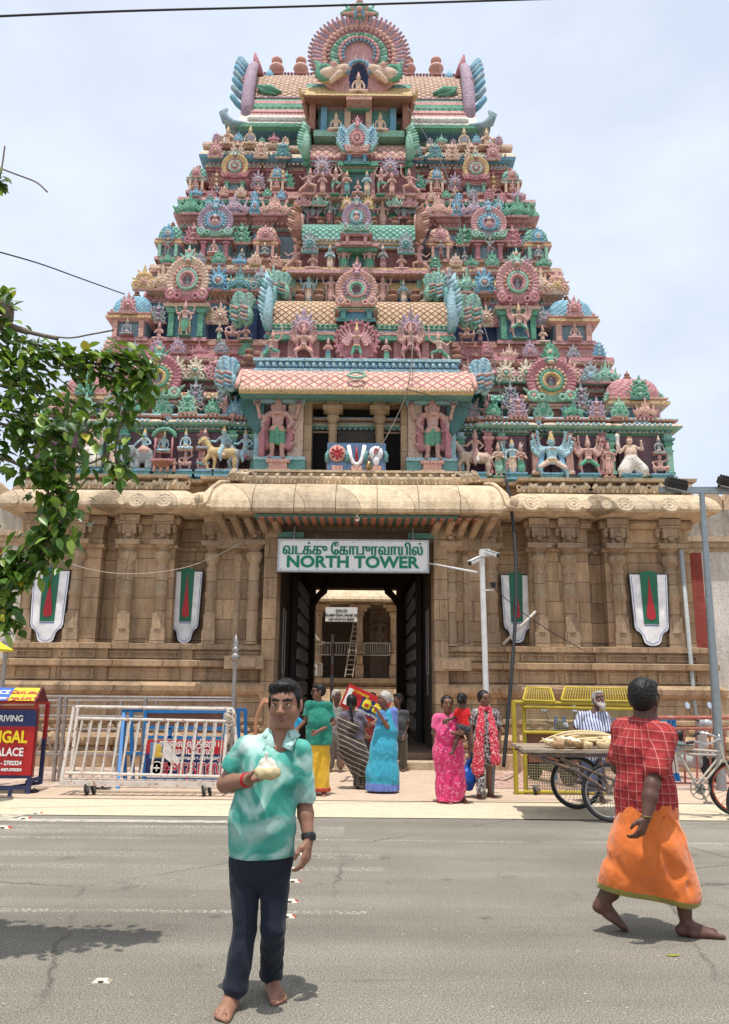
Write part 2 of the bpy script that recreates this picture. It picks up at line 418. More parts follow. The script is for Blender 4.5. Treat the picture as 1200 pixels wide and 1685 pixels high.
# ================================================================ ground
def mat_asphalt():
    m,nt,b=nmat('asphalt');g=gpos(nt)
    big=noise(nt,.35,4,.6,g);fine=noise(nt,95,3,.8,g);mid=noise(nt,22,4,.7,g)
    vo=nt.nodes.new('ShaderNodeTexVoronoi');vo.inputs['Scale'].default_value=85;nt.links.new(g,vo.inputs['Vector'])
    sp=ramp(nt,vo.outputs['Distance'],[(.12,1.0),(.45,.72)])
    c=mixc(nt,ramp(nt,big,[(.35,0),(.68,1)]),(.255,.232,.19),(.34,.312,.258))
    c=mixc(nt,1.0,c,ramp(nt,fine,[(.36,.40),(.5,.95),(.66,1.75)]),'MULTIPLY')
    c=mixc(nt,1.0,c,sp,'MULTIPLY')
    sx=nt.nodes.new('ShaderNodeSeparateXYZ');nt.links.new(g,sx.inputs[0]);Y=sx.outputs[1];X=sx.outputs[0]
    chips=ramp(nt,noise(nt,30,4,.8,g),[(.50,0),(.56,1)])
    patch=ramp(nt,noise(nt,.8,3,.6,g),[(.36,0),(.58,1)])
    tot=None
    for y0,w,x1,amt in((6.32,.055,.05,1.0),(9.12,.05,99,.8),(8.3,.16,.2,.55),(7.75,.12,.2,.5),(9.85,.13,-.2,.9),(9.55,.22,-.2,.5),(7.1,.2,0.1,.22)):
        yy=mth(nt,'ADD',Y,mth(nt,'MULTIPLY',noise(nt,.6,2,.5,g),.12))
        band=ramp(nt,mth(nt,'DIVIDE',mth(nt,'ABSOLUTE',mth(nt,'SUBTRACT',yy,y0+.06)),w),[(.55,1),(1.0,0)])
        band=mth(nt,'MULTIPLY',band,mth(nt,'LESS_THAN',X,x1));band=mth(nt,'MULTIPLY',band,amt)
        tot=band if tot is None else mth(nt,'MAXIMUM',tot,band)
    f=mth(nt,'MULTIPLY',tot,mth(nt,'MULTIPLY',chips,mth(nt,'ADD',patch,.25)),clamp=True)
    c=mixc(nt,mth(nt,'MULTIPLY',f,.85),c,(.50,.47,.40))
    stain=ramp(nt,noise(nt,1.9,5,.65,g),[(.60,0),(.70,1)])
    c=mixc(nt,mth(nt,'MULTIPLY',stain,.38),c,(.07,.065,.06))
    st=nt.nodes.new('ShaderNodeMapping');st.inputs['Scale'].default_value=(.10,1.1,1);nt.links.new(g,st.inputs[0])
    c=mixc(nt,1,c,ramp(nt,noise(nt,1.3,5,.6,st.outputs[0]),[(.32,.80),(.66,1.14)]),'MULTIPLY')
    cv=nt.nodes.new('ShaderNodeTexVoronoi');cv.feature='DISTANCE_TO_EDGE';cv.inputs['Scale'].default_value=.42;nt.links.new(mixc(nt,.18,g,noise(nt,2.2,5,.7,g,out='Color')),cv.inputs['Vector'])
    crk=mth(nt,'MULTIPLY',ramp(nt,cv.outputs['Distance'],[(.0,1),(.006,0)]),ramp(nt,noise(nt,.5,2,.5,g),[(.48,0),(.56,1)]));c=mixc(nt,mth(nt,'MULTIPLY',crk,.7),c,(.06,.055,.05))
    drp=nt.nodes.new('ShaderNodeTexVoronoi');drp.inputs['Scale'].default_value=1.5;nt.links.new(g,drp.inputs['Vector']);c=mixc(nt,mth(nt,'MULTIPLY',ramp(nt,drp.outputs['Distance'],[(.05,1),(.09,0)]),.35),c,(.06,.05,.05))
    setc(nt,b,c,.95,.15);bump(nt,b,mth(nt,'ADD',fine,mid),.9,.008);return m
def mat_pave(name,a,bb,tile=None,mortar=(.30,.22,.17),sc=3):
    m,nt,b=nmat(name);g=gpos(nt)
    c=mixc(nt,ramp(nt,noise(nt,sc,6,.65,g),[(.3,0),(.7,1)]),a,bb)
    c=mixc(nt,1,c,ramp(nt,noise(nt,40,4,.75,g),[(.3,.72),(.6,1.08)]),'MULTIPLY')
    if tile:
        br=nt.nodes.new('ShaderNodeTexBrick');br.inputs['Scale'].default_value=1;br.inputs['Brick Width'].default_value=tile[0];br.inputs['Row Height'].default_value=tile[1]
        br.inputs['Mortar Size'].default_value=.012;br.inputs['Color1'].default_value=(1,1,1,1);br.inputs['Color2'].default_value=(.74,.70,.68,1);br.inputs['Mortar'].default_value=(.5,.45,.4,1);nt.links.new(g,br.inputs['Vector'])
        c=mixc(nt,1,c,br.outputs['Color'],'MULTIPLY')
    setc(nt,b,c,.9,.2);bump(nt,b,noise(nt,30,5,.7,g),.35,.01);return m
def sheet(name,x0,x1,y0,y1,z,m,th=0):
    b=MB()
    if th:b.bx(x0,x1,y0,y1,z-th,z)
    else:b.add([(x0,y0,z),(x1,y0,z),(x1,y1,z),(x0,y1,z)],[(0,1,2,3)])
    return tag(b.build(name,m),kind='structure')
M_asph=mat_asphalt()
sheet('ground',-900,900,-900,900,-.012,mat_pave('ground_dust',(.36,.28,.20),(.44,.36,.27)))
sheet('road',-60,60,-14,10.62,0,M_asph)
sheet('kerb_band',-60,60,10.60,12.05,.008,mat_pave('pale_concrete',(.60,.52,.38),(.50,.43,.31),None,sc=6))
sheet('pavement',-60,60,12.05,17.6,.016,mat_pave('pavement_concrete',(.46,.34,.25),(.56,.44,.33),None))
sheet('paving_tiles',-9,-1.4,13.3,16.5,.022,mat_pave('red_tiles',(.47,.34,.28),(.57,.47,.39),(.3,.3)))
sheet('paving_tiles',1.9,12,13.6,16.5,.022,mat_pave('red_tiles_b',(.50,.31,.25),(.58,.42,.35),(.3,.3)))
M_white=plain('road_paint',(.46,.42,.34),.9,0,.5,9)
b=MB();b.add([(-5.9,10.35,.004),(-.9,10.30,.004),(-.9,10.12,.004),(-5.6,10.12,.004)],[(3,2,1,0)])
b.add([(-4.55,10.62,.006),(-4.25,10.62,.006),(-4.6,9.0,.006),(-5.0,9.0,.006)],[(3,2,1,0)])
tag(b.build('road_markings',M_white),kind='structure')
# ================================================================ stone
def mat_stone(name,c1,c2,brick=(1.05,.42),grime=.5,band=0):
    m,nt,b=nmat(name);g=gpos(nt)
    sx=nt.nodes.new('ShaderNodeSeparateXYZ');nt.links.new(g,sx.inputs[0])
    cx=nt.nodes.new('ShaderNodeCombineXYZ');nt.links.new(mth(nt,'ADD',sx.outputs[0],sx.outputs[1]),cx.inputs[0]);nt.links.new(sx.outputs[2],cx.inputs[1])
    base=mixc(nt,ramp(nt,noise(nt,.9,6,.65,g),[(.32,0),(.68,1)]),c1,c2)
    if brick:
        br=nt.nodes.new('ShaderNodeTexBrick');br.inputs['Scale'].default_value=1;br.inputs['Brick Width'].default_value=brick[0];br.inputs['Row Height'].default_value=brick[1]
        br.inputs['Mortar Size'].default_value=.006;br.inputs['Mortar Smooth'].default_value=.4;br.inputs['Bias'].default_value=-.1;br.squash=1.4;br.squash_frequency=3;br.offset=.37
        br.inputs['Color1'].default_value=(1.12,1.06,.98,1);br.inputs['Color2'].default_value=(.76,.73,.72,1);br.inputs['Mortar'].default_value=(.36,.31,.27,1)
        ds=mixc(nt,.03,cx.outputs[0],noise(nt,1.5,3,.5,g,out='Color'));nt.links.new(ds,br.inputs['Vector'])
        base=mixc(nt,1,base,br.outputs['Color'],'MULTIPLY')
    sp=noise(nt,34,5,.8,g)
    base=mixc(nt,1,base,ramp(nt,sp,[(.30,.55),(.5,1.0),(.7,1.18)]),'MULTIPLY')
    st=nt.nodes.new('ShaderNodeMapping');st.inputs['Scale'].default_value=(3,3,.5);nt.links.new(g,st.inputs[0])
    k=mth(nt,'MULTIPLY',ramp(nt,noise(nt,1.6,6,.7,st.outputs[0]),[(.42,0),(.7,1)]),grime)
    base=mixc(nt,k,base,(.105,.078,.055))
    pale=ramp(nt,noise(nt,2.3,5,.7,g),[(.58,0),(.72,1)])
    base=mixc(nt,mth(nt,'MULTIPLY',pale,.3),base,(.50,.42,.32))
    setc(nt,b,base,.92,.2)
    hh=mth(nt,'ADD',mth(nt,'MULTIPLY',sp,1.0),mth(nt,'MULTIPLY',noise(nt,7,5,.7,g),1.3))
    if brick:hh=mth(nt,'SUBTRACT',hh,mth(nt,'MULTIPLY',br.outputs['Fac'],2.0))
    bump(nt,b,hh,.9,.03);MATS[name]=m;return m
ST=mat_stone('temple_stone',(.46,.32,.195),(.60,.44,.29),(1.05,.42),.60)
STP=mat_stone('pilaster_stone',(.43,.315,.210),(.56,.43,.30),(3.1,.62),.42)
STL=mat_stone('cornice_stone',(.66,.53,.37),(.76,.64,.48),(1.1,3.0),.45)
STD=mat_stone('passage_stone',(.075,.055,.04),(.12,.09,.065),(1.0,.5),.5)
DARK=plain('dark_gap',(.02,.018,.016),.95,0,.2)
TOWER=thing('temple_tower','huge pyramid temple gateway tower crowded with pastel painted stucco figures above a brown stone base','tower',(-.3,17,0))
XC=-.3
def XW(px,Y=17.0,py=1000):return at(px,py,Y).x
def ZW(py,Y=17.0):return at(588,py,Y).z
gateL,gateR=-1.86,1.50
ZG=.30
prof_low=[(0,.58,0),(ZW(1238),.58,0),(ZW(1236),.46,0),(ZW(1228),.44,0),(ZW(1226),.50,0),(ZW(1214),.52,0),(ZW(1208),.40,0),(ZW(1206),.33,0),(ZW(1190),.33,0),(ZW(1188),.38,0),(ZW(1182),.38,0),(ZW(1180),.27,0),
            (ZW(1147),.25,0),(ZW(1145),.33,0),(ZW(1139),.40,0),(ZW(1131),.41,0),(ZW(1126),.34,0),(ZW(1124),.19,0),(ZW(1101),.19,0),(ZW(1099),.31,0),(ZW(1090),.32,0),(ZW(1088),.17,0),(ZW(1072),.17,0),(ZW(1071),.25,0),(ZW(1063),.25,0),(ZW(1061),.02,0)]
prof_up=[(ZW(1061),.0,0),(ZW(906),.0,0),(ZW(905),.06,0),(ZW(900),.06,0),(ZW(899),.0,0),(ZW(868),.0,0),(ZW(867),.08,0),(ZW(856),.10,0),(ZW(853),.05,0)]
prof_corn=[(ZW(853),.0,0),(ZW(853)+.01,.10,1),(ZW(851),.22,1),(ZW(846),.50,1),(ZW(842),.54,1),(ZW(837),.53,1),(ZW(829),.48,1),(ZW(821),.38,1),(ZW(815),.24,1),(ZW(811),.10,1),(ZW(808),.06,0),(ZW(794),.06,0),(ZW(792),.20,1),(ZW(787),.22,1),(ZW(784),.02,1)]
def half(xs,xin,name):
    """xs: front outline [(x, y)] from left to right"""
    nf=len(xs);plan=xs+[(xs[-1][0],26.5),(xs[0][0],26.5)];gate={nf-1}if name=='l' else{nf+1}
    steps=[(xs[0],xs[1],0),(xs[4],xs[5],.07),(xs[8],xs[9],.14)]if name=='l' else[(xs[0],xs[1],.14),(xs[4],xs[5],.07),(xs[8],xs[9],0)]
    low=[]
    for i,(p,q,d)in enumerate(steps):
        x0=p[0]if i==0 else(steps[i-1][1][0]+p[0])/2;x1=q[0]if i==2 else(q[0]+steps[i+1][0][0])/2
        low+=[(x0,17+d),(x1,17+d)]
    lplan=low+[(low[-1][0],26.5),(low[0][0],26.5)]
    b=MB();b.stack(lplan,prof_low,fix={5}if name=='l' else{7})
    for i in(0,2,4):
        xa,xb,yy=low[i][0],low[i+1][0],low[i][1];n=int((xb-xa)/.24)
        for k in range(n):
            x=xa+(k+.5)*(xb-xa)/n;b.ball((x,yy-.35,ZW(1198)),(.09,.05,.07),0,8,5);b.ball((x+.08,yy-.36,ZW(1202)),(.045,.05,.045),0,6,4)
            b.ball((x,yy-.50,ZW(1220)),(.11,.05,.08),0,8,5)
        for(za,zb_,off)in((1121,1104,.19),(1086,1075,.17)):
            z0,z1=ZW(za),ZW(zb_);n=max(1,int((xb-xa)/.9))
            for k in range(n):
                l=xa+(xb-xa)*k/n+.08;r=xa+(xb-xa)*(k+1)/n-.08;y=yy-off
                for q in((l,r,z1-.03,z1),(l,r,z0,z0+.03),(l,l+.05,z0+.03,z1-.03),(r-.05,r,z0+.03,z1-.03)):b.bx(q[0],q[1],y-.035,y+.01,q[2],q[3])
    b.build('plinth',[ST,STL],TOWER)
    b=MB();b.stack(plan,prof_up,fix=gate);b.build('stone_wall',[ST,STL],TOWER)
    b=MB();b.stack(plan,prof_corn,fix=gate);b.build('cornice',[ST,STL],TOWER)
yA,yR,yB,yC=17.0,17.32,17.0,17.1
xl=[XW(32),XW(160),XW(188),XW(283),XW(336),-2.05]
xr=[1.69,XW(820),XW(874),XW(972),XW(1000),XW(1142)]
half([(xl[0],yA),(xl[1],yA),(xl[1],yR),(xl[2],yR),(xl[2],yB),(xl[3],yB),(xl[3],yR+.1),(xl[4],yR+.1),(xl[4],yC),(xl[5],yC)],0,'l')
half([(xr[0],yC),(xr[1],yC),(xr[1],yR+.1),(xr[2],yR+.1),(xr[2],yB),(xr[3],yB),(xr[3],yR),(xr[4],yR),(xr[4],yA),(xr[5],yA)],0,'r')
ztop=ZW(853);zlin=ZW(942,17.2)
for sx_,x0,x1 in((-1,-2.14,gateL),(1,gateR,1.78)):
    b=MB();b.bx(x0,x1,16.78,17.6,0.02,zlin+1.2,0);b.build('door_jamb',ST,TOWER)
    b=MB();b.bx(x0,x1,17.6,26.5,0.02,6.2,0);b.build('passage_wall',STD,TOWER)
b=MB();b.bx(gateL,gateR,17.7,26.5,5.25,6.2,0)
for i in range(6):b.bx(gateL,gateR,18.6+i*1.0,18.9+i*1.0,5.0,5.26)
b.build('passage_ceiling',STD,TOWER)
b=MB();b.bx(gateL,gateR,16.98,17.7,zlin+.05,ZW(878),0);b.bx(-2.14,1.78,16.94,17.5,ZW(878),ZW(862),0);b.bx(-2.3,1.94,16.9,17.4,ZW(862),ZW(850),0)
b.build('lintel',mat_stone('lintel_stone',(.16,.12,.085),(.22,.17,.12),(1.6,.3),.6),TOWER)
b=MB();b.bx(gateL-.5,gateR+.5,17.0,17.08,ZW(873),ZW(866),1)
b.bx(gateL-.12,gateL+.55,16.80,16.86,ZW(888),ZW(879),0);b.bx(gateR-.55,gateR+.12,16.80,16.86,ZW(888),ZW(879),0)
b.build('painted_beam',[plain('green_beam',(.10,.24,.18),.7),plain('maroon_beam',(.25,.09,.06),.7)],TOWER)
b=MB();b.bx(gateL,gateR,17.05,26.5,.02,ZG);b.build('passage_floor',mat_stone('floor_stone',(.22,.16,.12),(.30,.23,.17),(.9,.9),.3),TOWER)
b=MB();b.bx(-2.3,1.95,16.45,17.04,.02,.16);b.build('step',STL,TOWER)
zf=at(588,967,24.2).z
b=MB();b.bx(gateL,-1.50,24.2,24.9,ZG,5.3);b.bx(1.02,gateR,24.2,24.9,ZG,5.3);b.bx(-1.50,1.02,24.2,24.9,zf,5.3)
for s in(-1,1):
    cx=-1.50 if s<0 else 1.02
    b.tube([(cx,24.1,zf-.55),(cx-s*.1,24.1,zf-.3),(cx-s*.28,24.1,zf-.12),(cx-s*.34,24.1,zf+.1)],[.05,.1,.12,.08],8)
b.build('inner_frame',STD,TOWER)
M_door=plain('black_wood',(.035,.028,.024),.7);M_iron=plain('dull_iron',(.20,.19,.18),.45,.6)
for s,xx in((1,gateL+.03),(-1,gateR-.03)):
    b=MB();b.bx(min(xx,xx+s*.12),max(xx,xx+s*.12),20.2,24.0,ZG,4.4);d=b.build('door_leaf',M_door,TOWER)
    g=MB()
    for i in range(9):
        for j in range(9):
            y=20.45+i*.42;z=ZG+.25+j*.43;xq=xx+s*.13
            for(ya,yb,za,zb)in((y,y+.3,z,z+.035),(y,y+.3,z+.30,z+.335),(y,y+.035,z,z+.33),(y+.27,y+.3,z,z+.33)):
                g.bx(min(xq,xq+s*.05),max(xq,xq+s*.05),ya,yb,za,zb)
            g.lathe([(.04,0),(.01,.05)],(0,0,0),6,0,Matrix.Translation((xq,y+.15,z+.17))@Matrix.Rotation(s*math.pi/2,4,'Y'))
    o=g.build('iron_grid',M_iron,d);
M_lime=plain('limewash',(.72,.70,.66),.8)
for s,xx in((1,gateL),(-1,gateR)):
    b=MB()
    for y0 in(18.35,18.85):b.bx(min(xx,xx+s*.02),max(xx,xx+s*.02),y0,y0+.09,1.9,3.4)
    b.bx(min(xx,xx+s*.02),max(xx,xx+s*.02),18.44,18.85,1.9,2.05);b.bx(min(xx,xx+s*.02),max(xx,xx+s*.02),18.58,18.72,1.45,1.9)
    b.build('painted_mark',plain('limewash_grey',(.32,.31,.30),.8),TOWER)
# ---------------------------------------------------------------- pilasters
zb,zt=ZW(1062),ZW(853);HP=zt-zb
def pilaster(x,y,w=.30,carved=True,big=False):
    b=MB();h=HP;w2=w/2
    if carved:
        b.box((x,y,zb+.30*.5),(w*1.06,w*.8,.30));b.box((x,y,zb+.30+.16),(w*.9,w*.7,.34))
        z0=zb+.30
    else:z0=zb
    zc=zb+h*.66
    b.lathe([(w2,z0),(w2,z0+.02),(w2*.92,z0+.05),(w2*.92,zb+h*.36),(w2*1.05,zb+h*.37),(w2*1.05,zb+h*.40),(w2*.90,zb+h*.41),(w2*.90,zb+h*.56),(w2*1.04,zb+h*.565),(w2*1.04,zb+h*.585),(w2*.82,zb+h*.60),
             (w2*.80,zb+h*.62),(w2*1.15,zb+h*.645),(w2*1.32,zb+h*.675),(w2*1.30,zb+h*.70),(w2*1.0,zb+h*.72),(w2*.9,zb+h*.73),(w2*1.35,zb+h*.75),(w2*1.62,zb+h*.765)],(x,y,0),8 if not big else 16)
    b.box((x,y,zb+h*.777),(w*1.75,w*1.5,h*.024));b.box((x,y,zb+h*.795),(w*1.85,w*1.55,h*.012))
    b.box((x,y,zb+h*.825),(w*.8,w*.8,h*.05))
    b.box((x,y-.02,zb+h*.90),(w*1.02,w*1.0,h*.10));b.box((x,y-.04,zb+h*.965),(w*1.5,w*1.1,h*.07))
    for s in(-1,1):
        b.lathe([(.015,0),(.05,.03),(.065,.07),(.05,.11),(.07,.13),(.07,.16)],(x+s*w*.75,y-.05,zb+h*.855),8)
        b.box((x+s*w*.62,y,zb+h*.925),(w*.5,w*.7,h*.035))
    b.lathe([(.01,0),(.055,.03),(.07,.075),(.045,.11),(.08,.13),(.085,.17)],(x,y-w*.55,zb+h*.815),8)
    b.build('pilaster',STP,TOWER,autos=rad(40))
for px in(47,122):pilaster(XW(px),yA-.02,.30)
for px in(207,264):pilaster(XW(px),yB-.02,.29)
for px in(345,):pilaster(XW(px),yC-.02,.26)
for px in(389,):pilaster(XW(px),yC+.05,.20,False)
for px in(417,741):pilaster(XW(px),yC-.16,.27,False,True)
for px in(768,):pilaster(XW(px),yC+.05,.20,False)
for px in(811,):pilaster(XW(px),yC-.02,.27)
for px in(889,938):pilaster(XW(px),yB-.02,.29)
for px in(1020,1107):pilaster(XW(px),yA-.02,.31)
for(pa,pb)in((438-60,438+2),(712,770)):
    b=MB();b.bx(XW(pa),XW(pb),16.62,17.0,ZW(1103),ZW(1082));b.bx(XW(pa)+.15,XW(pb)-.15,16.58,16.7,ZW(1100),ZW(1085));b.build('jamb_block',STP,TOWER)
def yali():
    s=SDF();
    s.cone((-.30,0,.32),(.18,0,.34),.17,.20,0,.08);s.ell((.38,-.06,.42),(.2,.2,.24),0,.06);s.cone((.5,-.12,.36),(.62,-.16,.3),.1,.07,0,.05)
    for x in(-.3,.1):s.cone((x,-.05,.25),(x+.1,-.12,.03),.09,.07,0,.05)
    s.tor((-.55,-.03,.36),.16,.06,0,.04);s.ell((.3,-.1,.6),(.12,.1,.1),0,.05);s.ell((.0,.05,.12),(.75,.1,.13),0,.1)
    s.disp=lambda x,y,z:.025*np.sin(x*23+3*np.sin(z*9))*np.sin(z*21+y*9)
    V,F,L=s.mesh(.035,.03);return npmesh('frieze_beast',V,F,L,[STL])
YAL=yali()
fz0,fz1=ZW(809),ZW(791);fh=fz1-fz0
def frieze_row(pa,pb,yy,n):
    for i in range(n):
        x=XW(pa)+(XW(pb)-XW(pa))*(i+.5)/n;sg=random.choice((-1,1))
        put('frieze_beast',YAL,[STL],TOWER,(x,yy-.12,fz0-.02),(fh*1.15*sg,fh*1.3,fh*1.45*random.uniform(.85,1.1)),0)
frieze_row(22,165,yA,6);frieze_row(172,300,yB,5);frieze_row(860,976,yB,5);frieze_row(984,1150,yA,7)
def boss():
    s=SDF();s.ell((0,0,0),(.5,.08,.5),0,.03)
    s.tor((0,-.06,0),.40,.05,0,.02);s.tor((0,-.07,0),.20,.05,0,.02);s.ell((0,-.06,0),(.1,.08,.1),0,.02)
    for i in range(10):
        a=i*math.pi/5;s.ell((.30*math.cos(a),-.06,.30*math.sin(a)),(.07,.05,.07),0,.02)
    V,F,L=s.mesh(.035);return npmesh('carved_boss',V,F,L,[STL])
BOS=boss()
for pxs,yy in(((28,82,118,128),yA),((205,228,272,310),yB),((890,942,872,962),yB),((996,1026,1098,1122),yA)):
    for j,px in enumerate(pxs):
        big=j in(1,2)if yy==yA else j in(0,1)
        o=put('carved_boss',BOS,[STL],TOWER,(XW(px,16.6,830),yy-.50,ZW(829,16.6)),(.42 if big else .26,)*3,0);o.rotation_euler=(rad(-24),0,0)
# ---------------------------------------------------------------- curved stone canopy over the gate
yc0,yc1=15.95,17.25
cxa,cxb=at(352,815,16.3).x,at(822,815,16.3).x
zc0,zc1=at(588,836,yc0).z,at(588,798,16.85).z
def canopy_prof():
    pr_=[]
    for i in range(11):
        t=i/10;pr_.append((yc0+(16.95-yc0)*(t**1.35),zc0+(zc1-zc0)*(math.sin(t*math.pi/2)**.8)))
    return pr_
cp=canopy_prof();ns=7
for i in range(ns):
    a=cxa+(cxb-cxa)*i/ns+.006;c=cxa+(cxb-cxa)*(i+1)/ns-.006;b=MB();vs=[];jit=random.uniform(-.012,.012)
    for x in(a,c):
        for(y,z)in cp:vs.append((x,y+jit,z+jit))
        for(y,z)in((17.3,zc1+jit),(17.3,zc0-.02),(16.5,zc0-.10),(yc0+.03,zc0-.07)):vs.append((x,y,z))
    n=len(cp)+4
    fs=[(j,(j+1)%n,n+(j+1)%n,n+j)[::-1]for j in range(n)]+[tuple(range(n)),tuple(range(2*n-1,n-1,-1))]
    b.add(vs,fs);o=b.build('canopy_slab',STL,TOWER)
    o['label']='pale curved stone slab of the canopy over the gate'
for s in(-1,1):
    xe=cxa if s<0 else cxb;b=MB()
    for k in range(3):
        x=xe+s*(.02+.05*k);b.tube([(x-s*.25,16.75,zc1+.02-.03*k),(x-s*.10,16.5,zc1-.05-.05*k),(x,16.2,zc1-.25-.05*k),(x+s*.08,16.0,zc0+.12-.03*k),(x+s*.12,15.9,zc0+.02)],.045,8)
    b.ball((xe+s*.24,15.95,zc0+.16),(.10,.10,.13),0,8,6)
    b.poly([(xe-s*.1,zc0-.04),(xe-s*.1,zc0+.04),(xe+s*.28,zc0+.10),(xe+s*.28,zc0+.02)][::s if s>0 else 1],15.95,17.2)
    b.build('canopy_end',STL,TOWER,smooth=True)
    b=MB();
    for k in range(5):
        x0=xe-s*(.15+.28*k);b.bar((x0,16.1+.1*k,zc0-.12),(x0-s*.15,17.1,zc0-.52),.13,.12)
    b.bx(min(xe,xe-s*1.35),max(xe,xe-s*1.35),16.9,17.15,zc0-.7,zc0-.1)
    b.build('canopy_rib',STP,TOWER)
b=MB();b.bx(cxa+.9,cxb-.9,16.15,17.0,zc0-.16,zc0-.10,0)
for i in range(26):b.bx(cxa+1+i*.18,cxa+1.1+i*.18,16.12,17.0,zc0-.19,zc0-.155,1)
b.build('painted_soffit',[plain('soffit_green',(.10,.20,.17),.8),plain('soffit_red',(.38,.15,.10),.8)],TOWER)
za,zb2=at(588,797,17.0).z,at(588,776,17.0).z;fxa,fxb=at(400,786,17).x,at(766,786,17).x
b=MB();b.bx(fxa,fxb,16.95,18.3,za-.1,zb2-.05);b.bx(fxa-.08,fxb+.08,16.88,18.3,zb2-.05,zb2);b.build('porch_base',STL,TOWER)
for i in range(20):
    x=fxa+(fxb-fxa)*(i+.5)/20;sg=1 if x>XC else-1
    put('frieze_beast',YAL,[STL],TOWER,(x,16.9,za-.02),(.26*sg,.25,.34),0)
for s,xe in((-1,fxa),(1,fxb)):put('frieze_beast',YAL,[STL],TOWER,(xe+s*.03,16.85,za+.02),(.4*s,.34,.40),0)
# ---------------------------------------------------------------- painted emblems on the stone walls
M_wh=plain('board_white',(.84,.83,.83),.6,0,.28,4);M_bk=plain('edge_black',(.015,.015,.02),.6);M_gn=plain('emblem_green',(.02,.14,.075),.6);M_rd=plain('emblem_red',(.42,.02,.03),.5);M_bl=plain('emblem_blue',(.10,.18,.45),.6)
def ucurve(w,h,ins=0,n=14):
    L=[];
    def X(f):return-w/2+w*f
    pts=[(0+.0,0),(.055,-.74),(.10,-.79),(.17,-.81),(.23,-.85),(.27,-.92)]
    left=[(X(a)+ins*(1 if a<.5 else-1),b*h)for a,b in pts]
    U=[(X(.5)-(.5-.27)*w*math.cos(t)*1.0+(ins*math.cos(t)),-.92*h-.08*h*math.sin(t)+ins*math.sin(t))for t in[math.pi*i/n for i in range(1,n)]]
    right=[(-x,z)for x,z in left[::-1]]
    top=[(w/2-ins,-ins),(0,.0-ins*.6+.0),(-w/2+ins,-ins)]
    left[0]=(left[0][0],-ins);right[-1]=(right[-1][0],-ins)
    return left+U+right
def emblem(p,w,h,lab):
    def mv(pts,dz=0):return[(p[0]+x,p[2]+z+dz)for x,z in pts]
    b=MB();y=p[1]
    b.poly(mv(ucurve(w*1.07,h*1.03),h*.015),y-.03,y+.02,1)
    b.poly(mv(ucurve(w,h)),y-.036,y+.0,0)
    g=[(-.23*w,.03*h),(-.2*w,-.70*h),(.2*w,-.70*h),(.23*w,.03*h),(.0,.055*h)]
    b.poly(mv(g),y-.048,y-.0,2)
    b.poly([(p[0]-.2*w,p[2]-.725*h),(p[0]+.2*w,p[2]-.725*h),(p[0]+.2*w,p[2]-.712*h),(p[0]-.2*w,p[2]-.712*h)],y-.040,y,3)
    R=[(0,-.05*h)]+[(-.10*w*math.sin(a)*(1 if True else 1),-.58*h-.05*h*(-math.cos(a)))for a in[math.pi*(.42+i*.58/8)for i in range(9)]]
    R=[(0,-.02*h),(-.03*w,-.22*h),(-.075*w,-.40*h),(-.115*w,-.54*h)]+[(-.125*w*math.cos(t),-.585*h-.055*h*math.sin(t))for t in[math.pi*i/8 for i in range(9)]]+[(.115*w,-.54*h),(.075*w,-.40*h),(.03*w,-.22*h)]
    b.poly(mv(R),y-.058,y,4)
    for s in(-1,1):
        q=[(s*(.46*w-.0),-.03*h),(s*(.405*w),-.735*h),(s*.30*w,-.80*h),(s*.20*w,-.87*h),(s*.17*w,-.93*h),(s*.0,-.975*h)]
        b.tube([(p[0]+u,y-.037,p[2]+v)for u,v in q],.006,5,3)
    o=b.build('wall_emblem',[M_wh,M_bk,M_gn,M_rd if False else M_bl,M_rd],TOWER);o['label']=lab
for px,pt,pbm,wpx,Y,lab in((86,940,1059,60,16.9,'far left white U-shaped painted emblem with green panel and red drop'),(310,941,1059,48,17.28,'shaded white U-shaped emblem left of the gate'),(848,947,1058,48,17.28,'shaded white U-shaped emblem right of the gate, behind the black cable'),(1066,946,1063,62,16.9,'far right white U-shaped painted emblem with green panel and red drop')):
    p=at(px,pt,Y);e=at(px,pbm,Y);w=at(px+wpx/2,1000,Y).x-at(px-wpx/2,1000,Y).x
    emblem(p,w,p.z-e.z,lab)
# ================================================================ painted tower
PC=dict(pink=(.60,.32,.32),rose=(.48,.19,.22),salmon=(.64,.36,.30),peach=(.68,.49,.37),cream=(.72,.63,.48),ochre=(.62,.44,.20),mint=(.26,.50,.38),green=(.10,.34,.22),
          teal=(.12,.32,.31),dteal=(.05,.17,.17),blue=(.15,.37,.52),lblue=(.36,.58,.66),dblue=(.03,.07,.20),lilac=(.40,.29,.38),maroon=(.30,.12,.12),brown=(.28,.12,.07),white=(.78,.74,.68),flesh=(.58,.34,.29),grey=(.28,.32,.34),plum=(.19,.10,.13),steel=(.24,.36,.42))
P={k:stucco('stucco_'+k,v,.68)for k,v in PC.items()}
def C(*n):return[P[k]for k in n]
def protomesh(name,S,vox,n):V,F,L=S.mesh(vox);return npmesh(name,V,F,L,[P['pink']]*n)
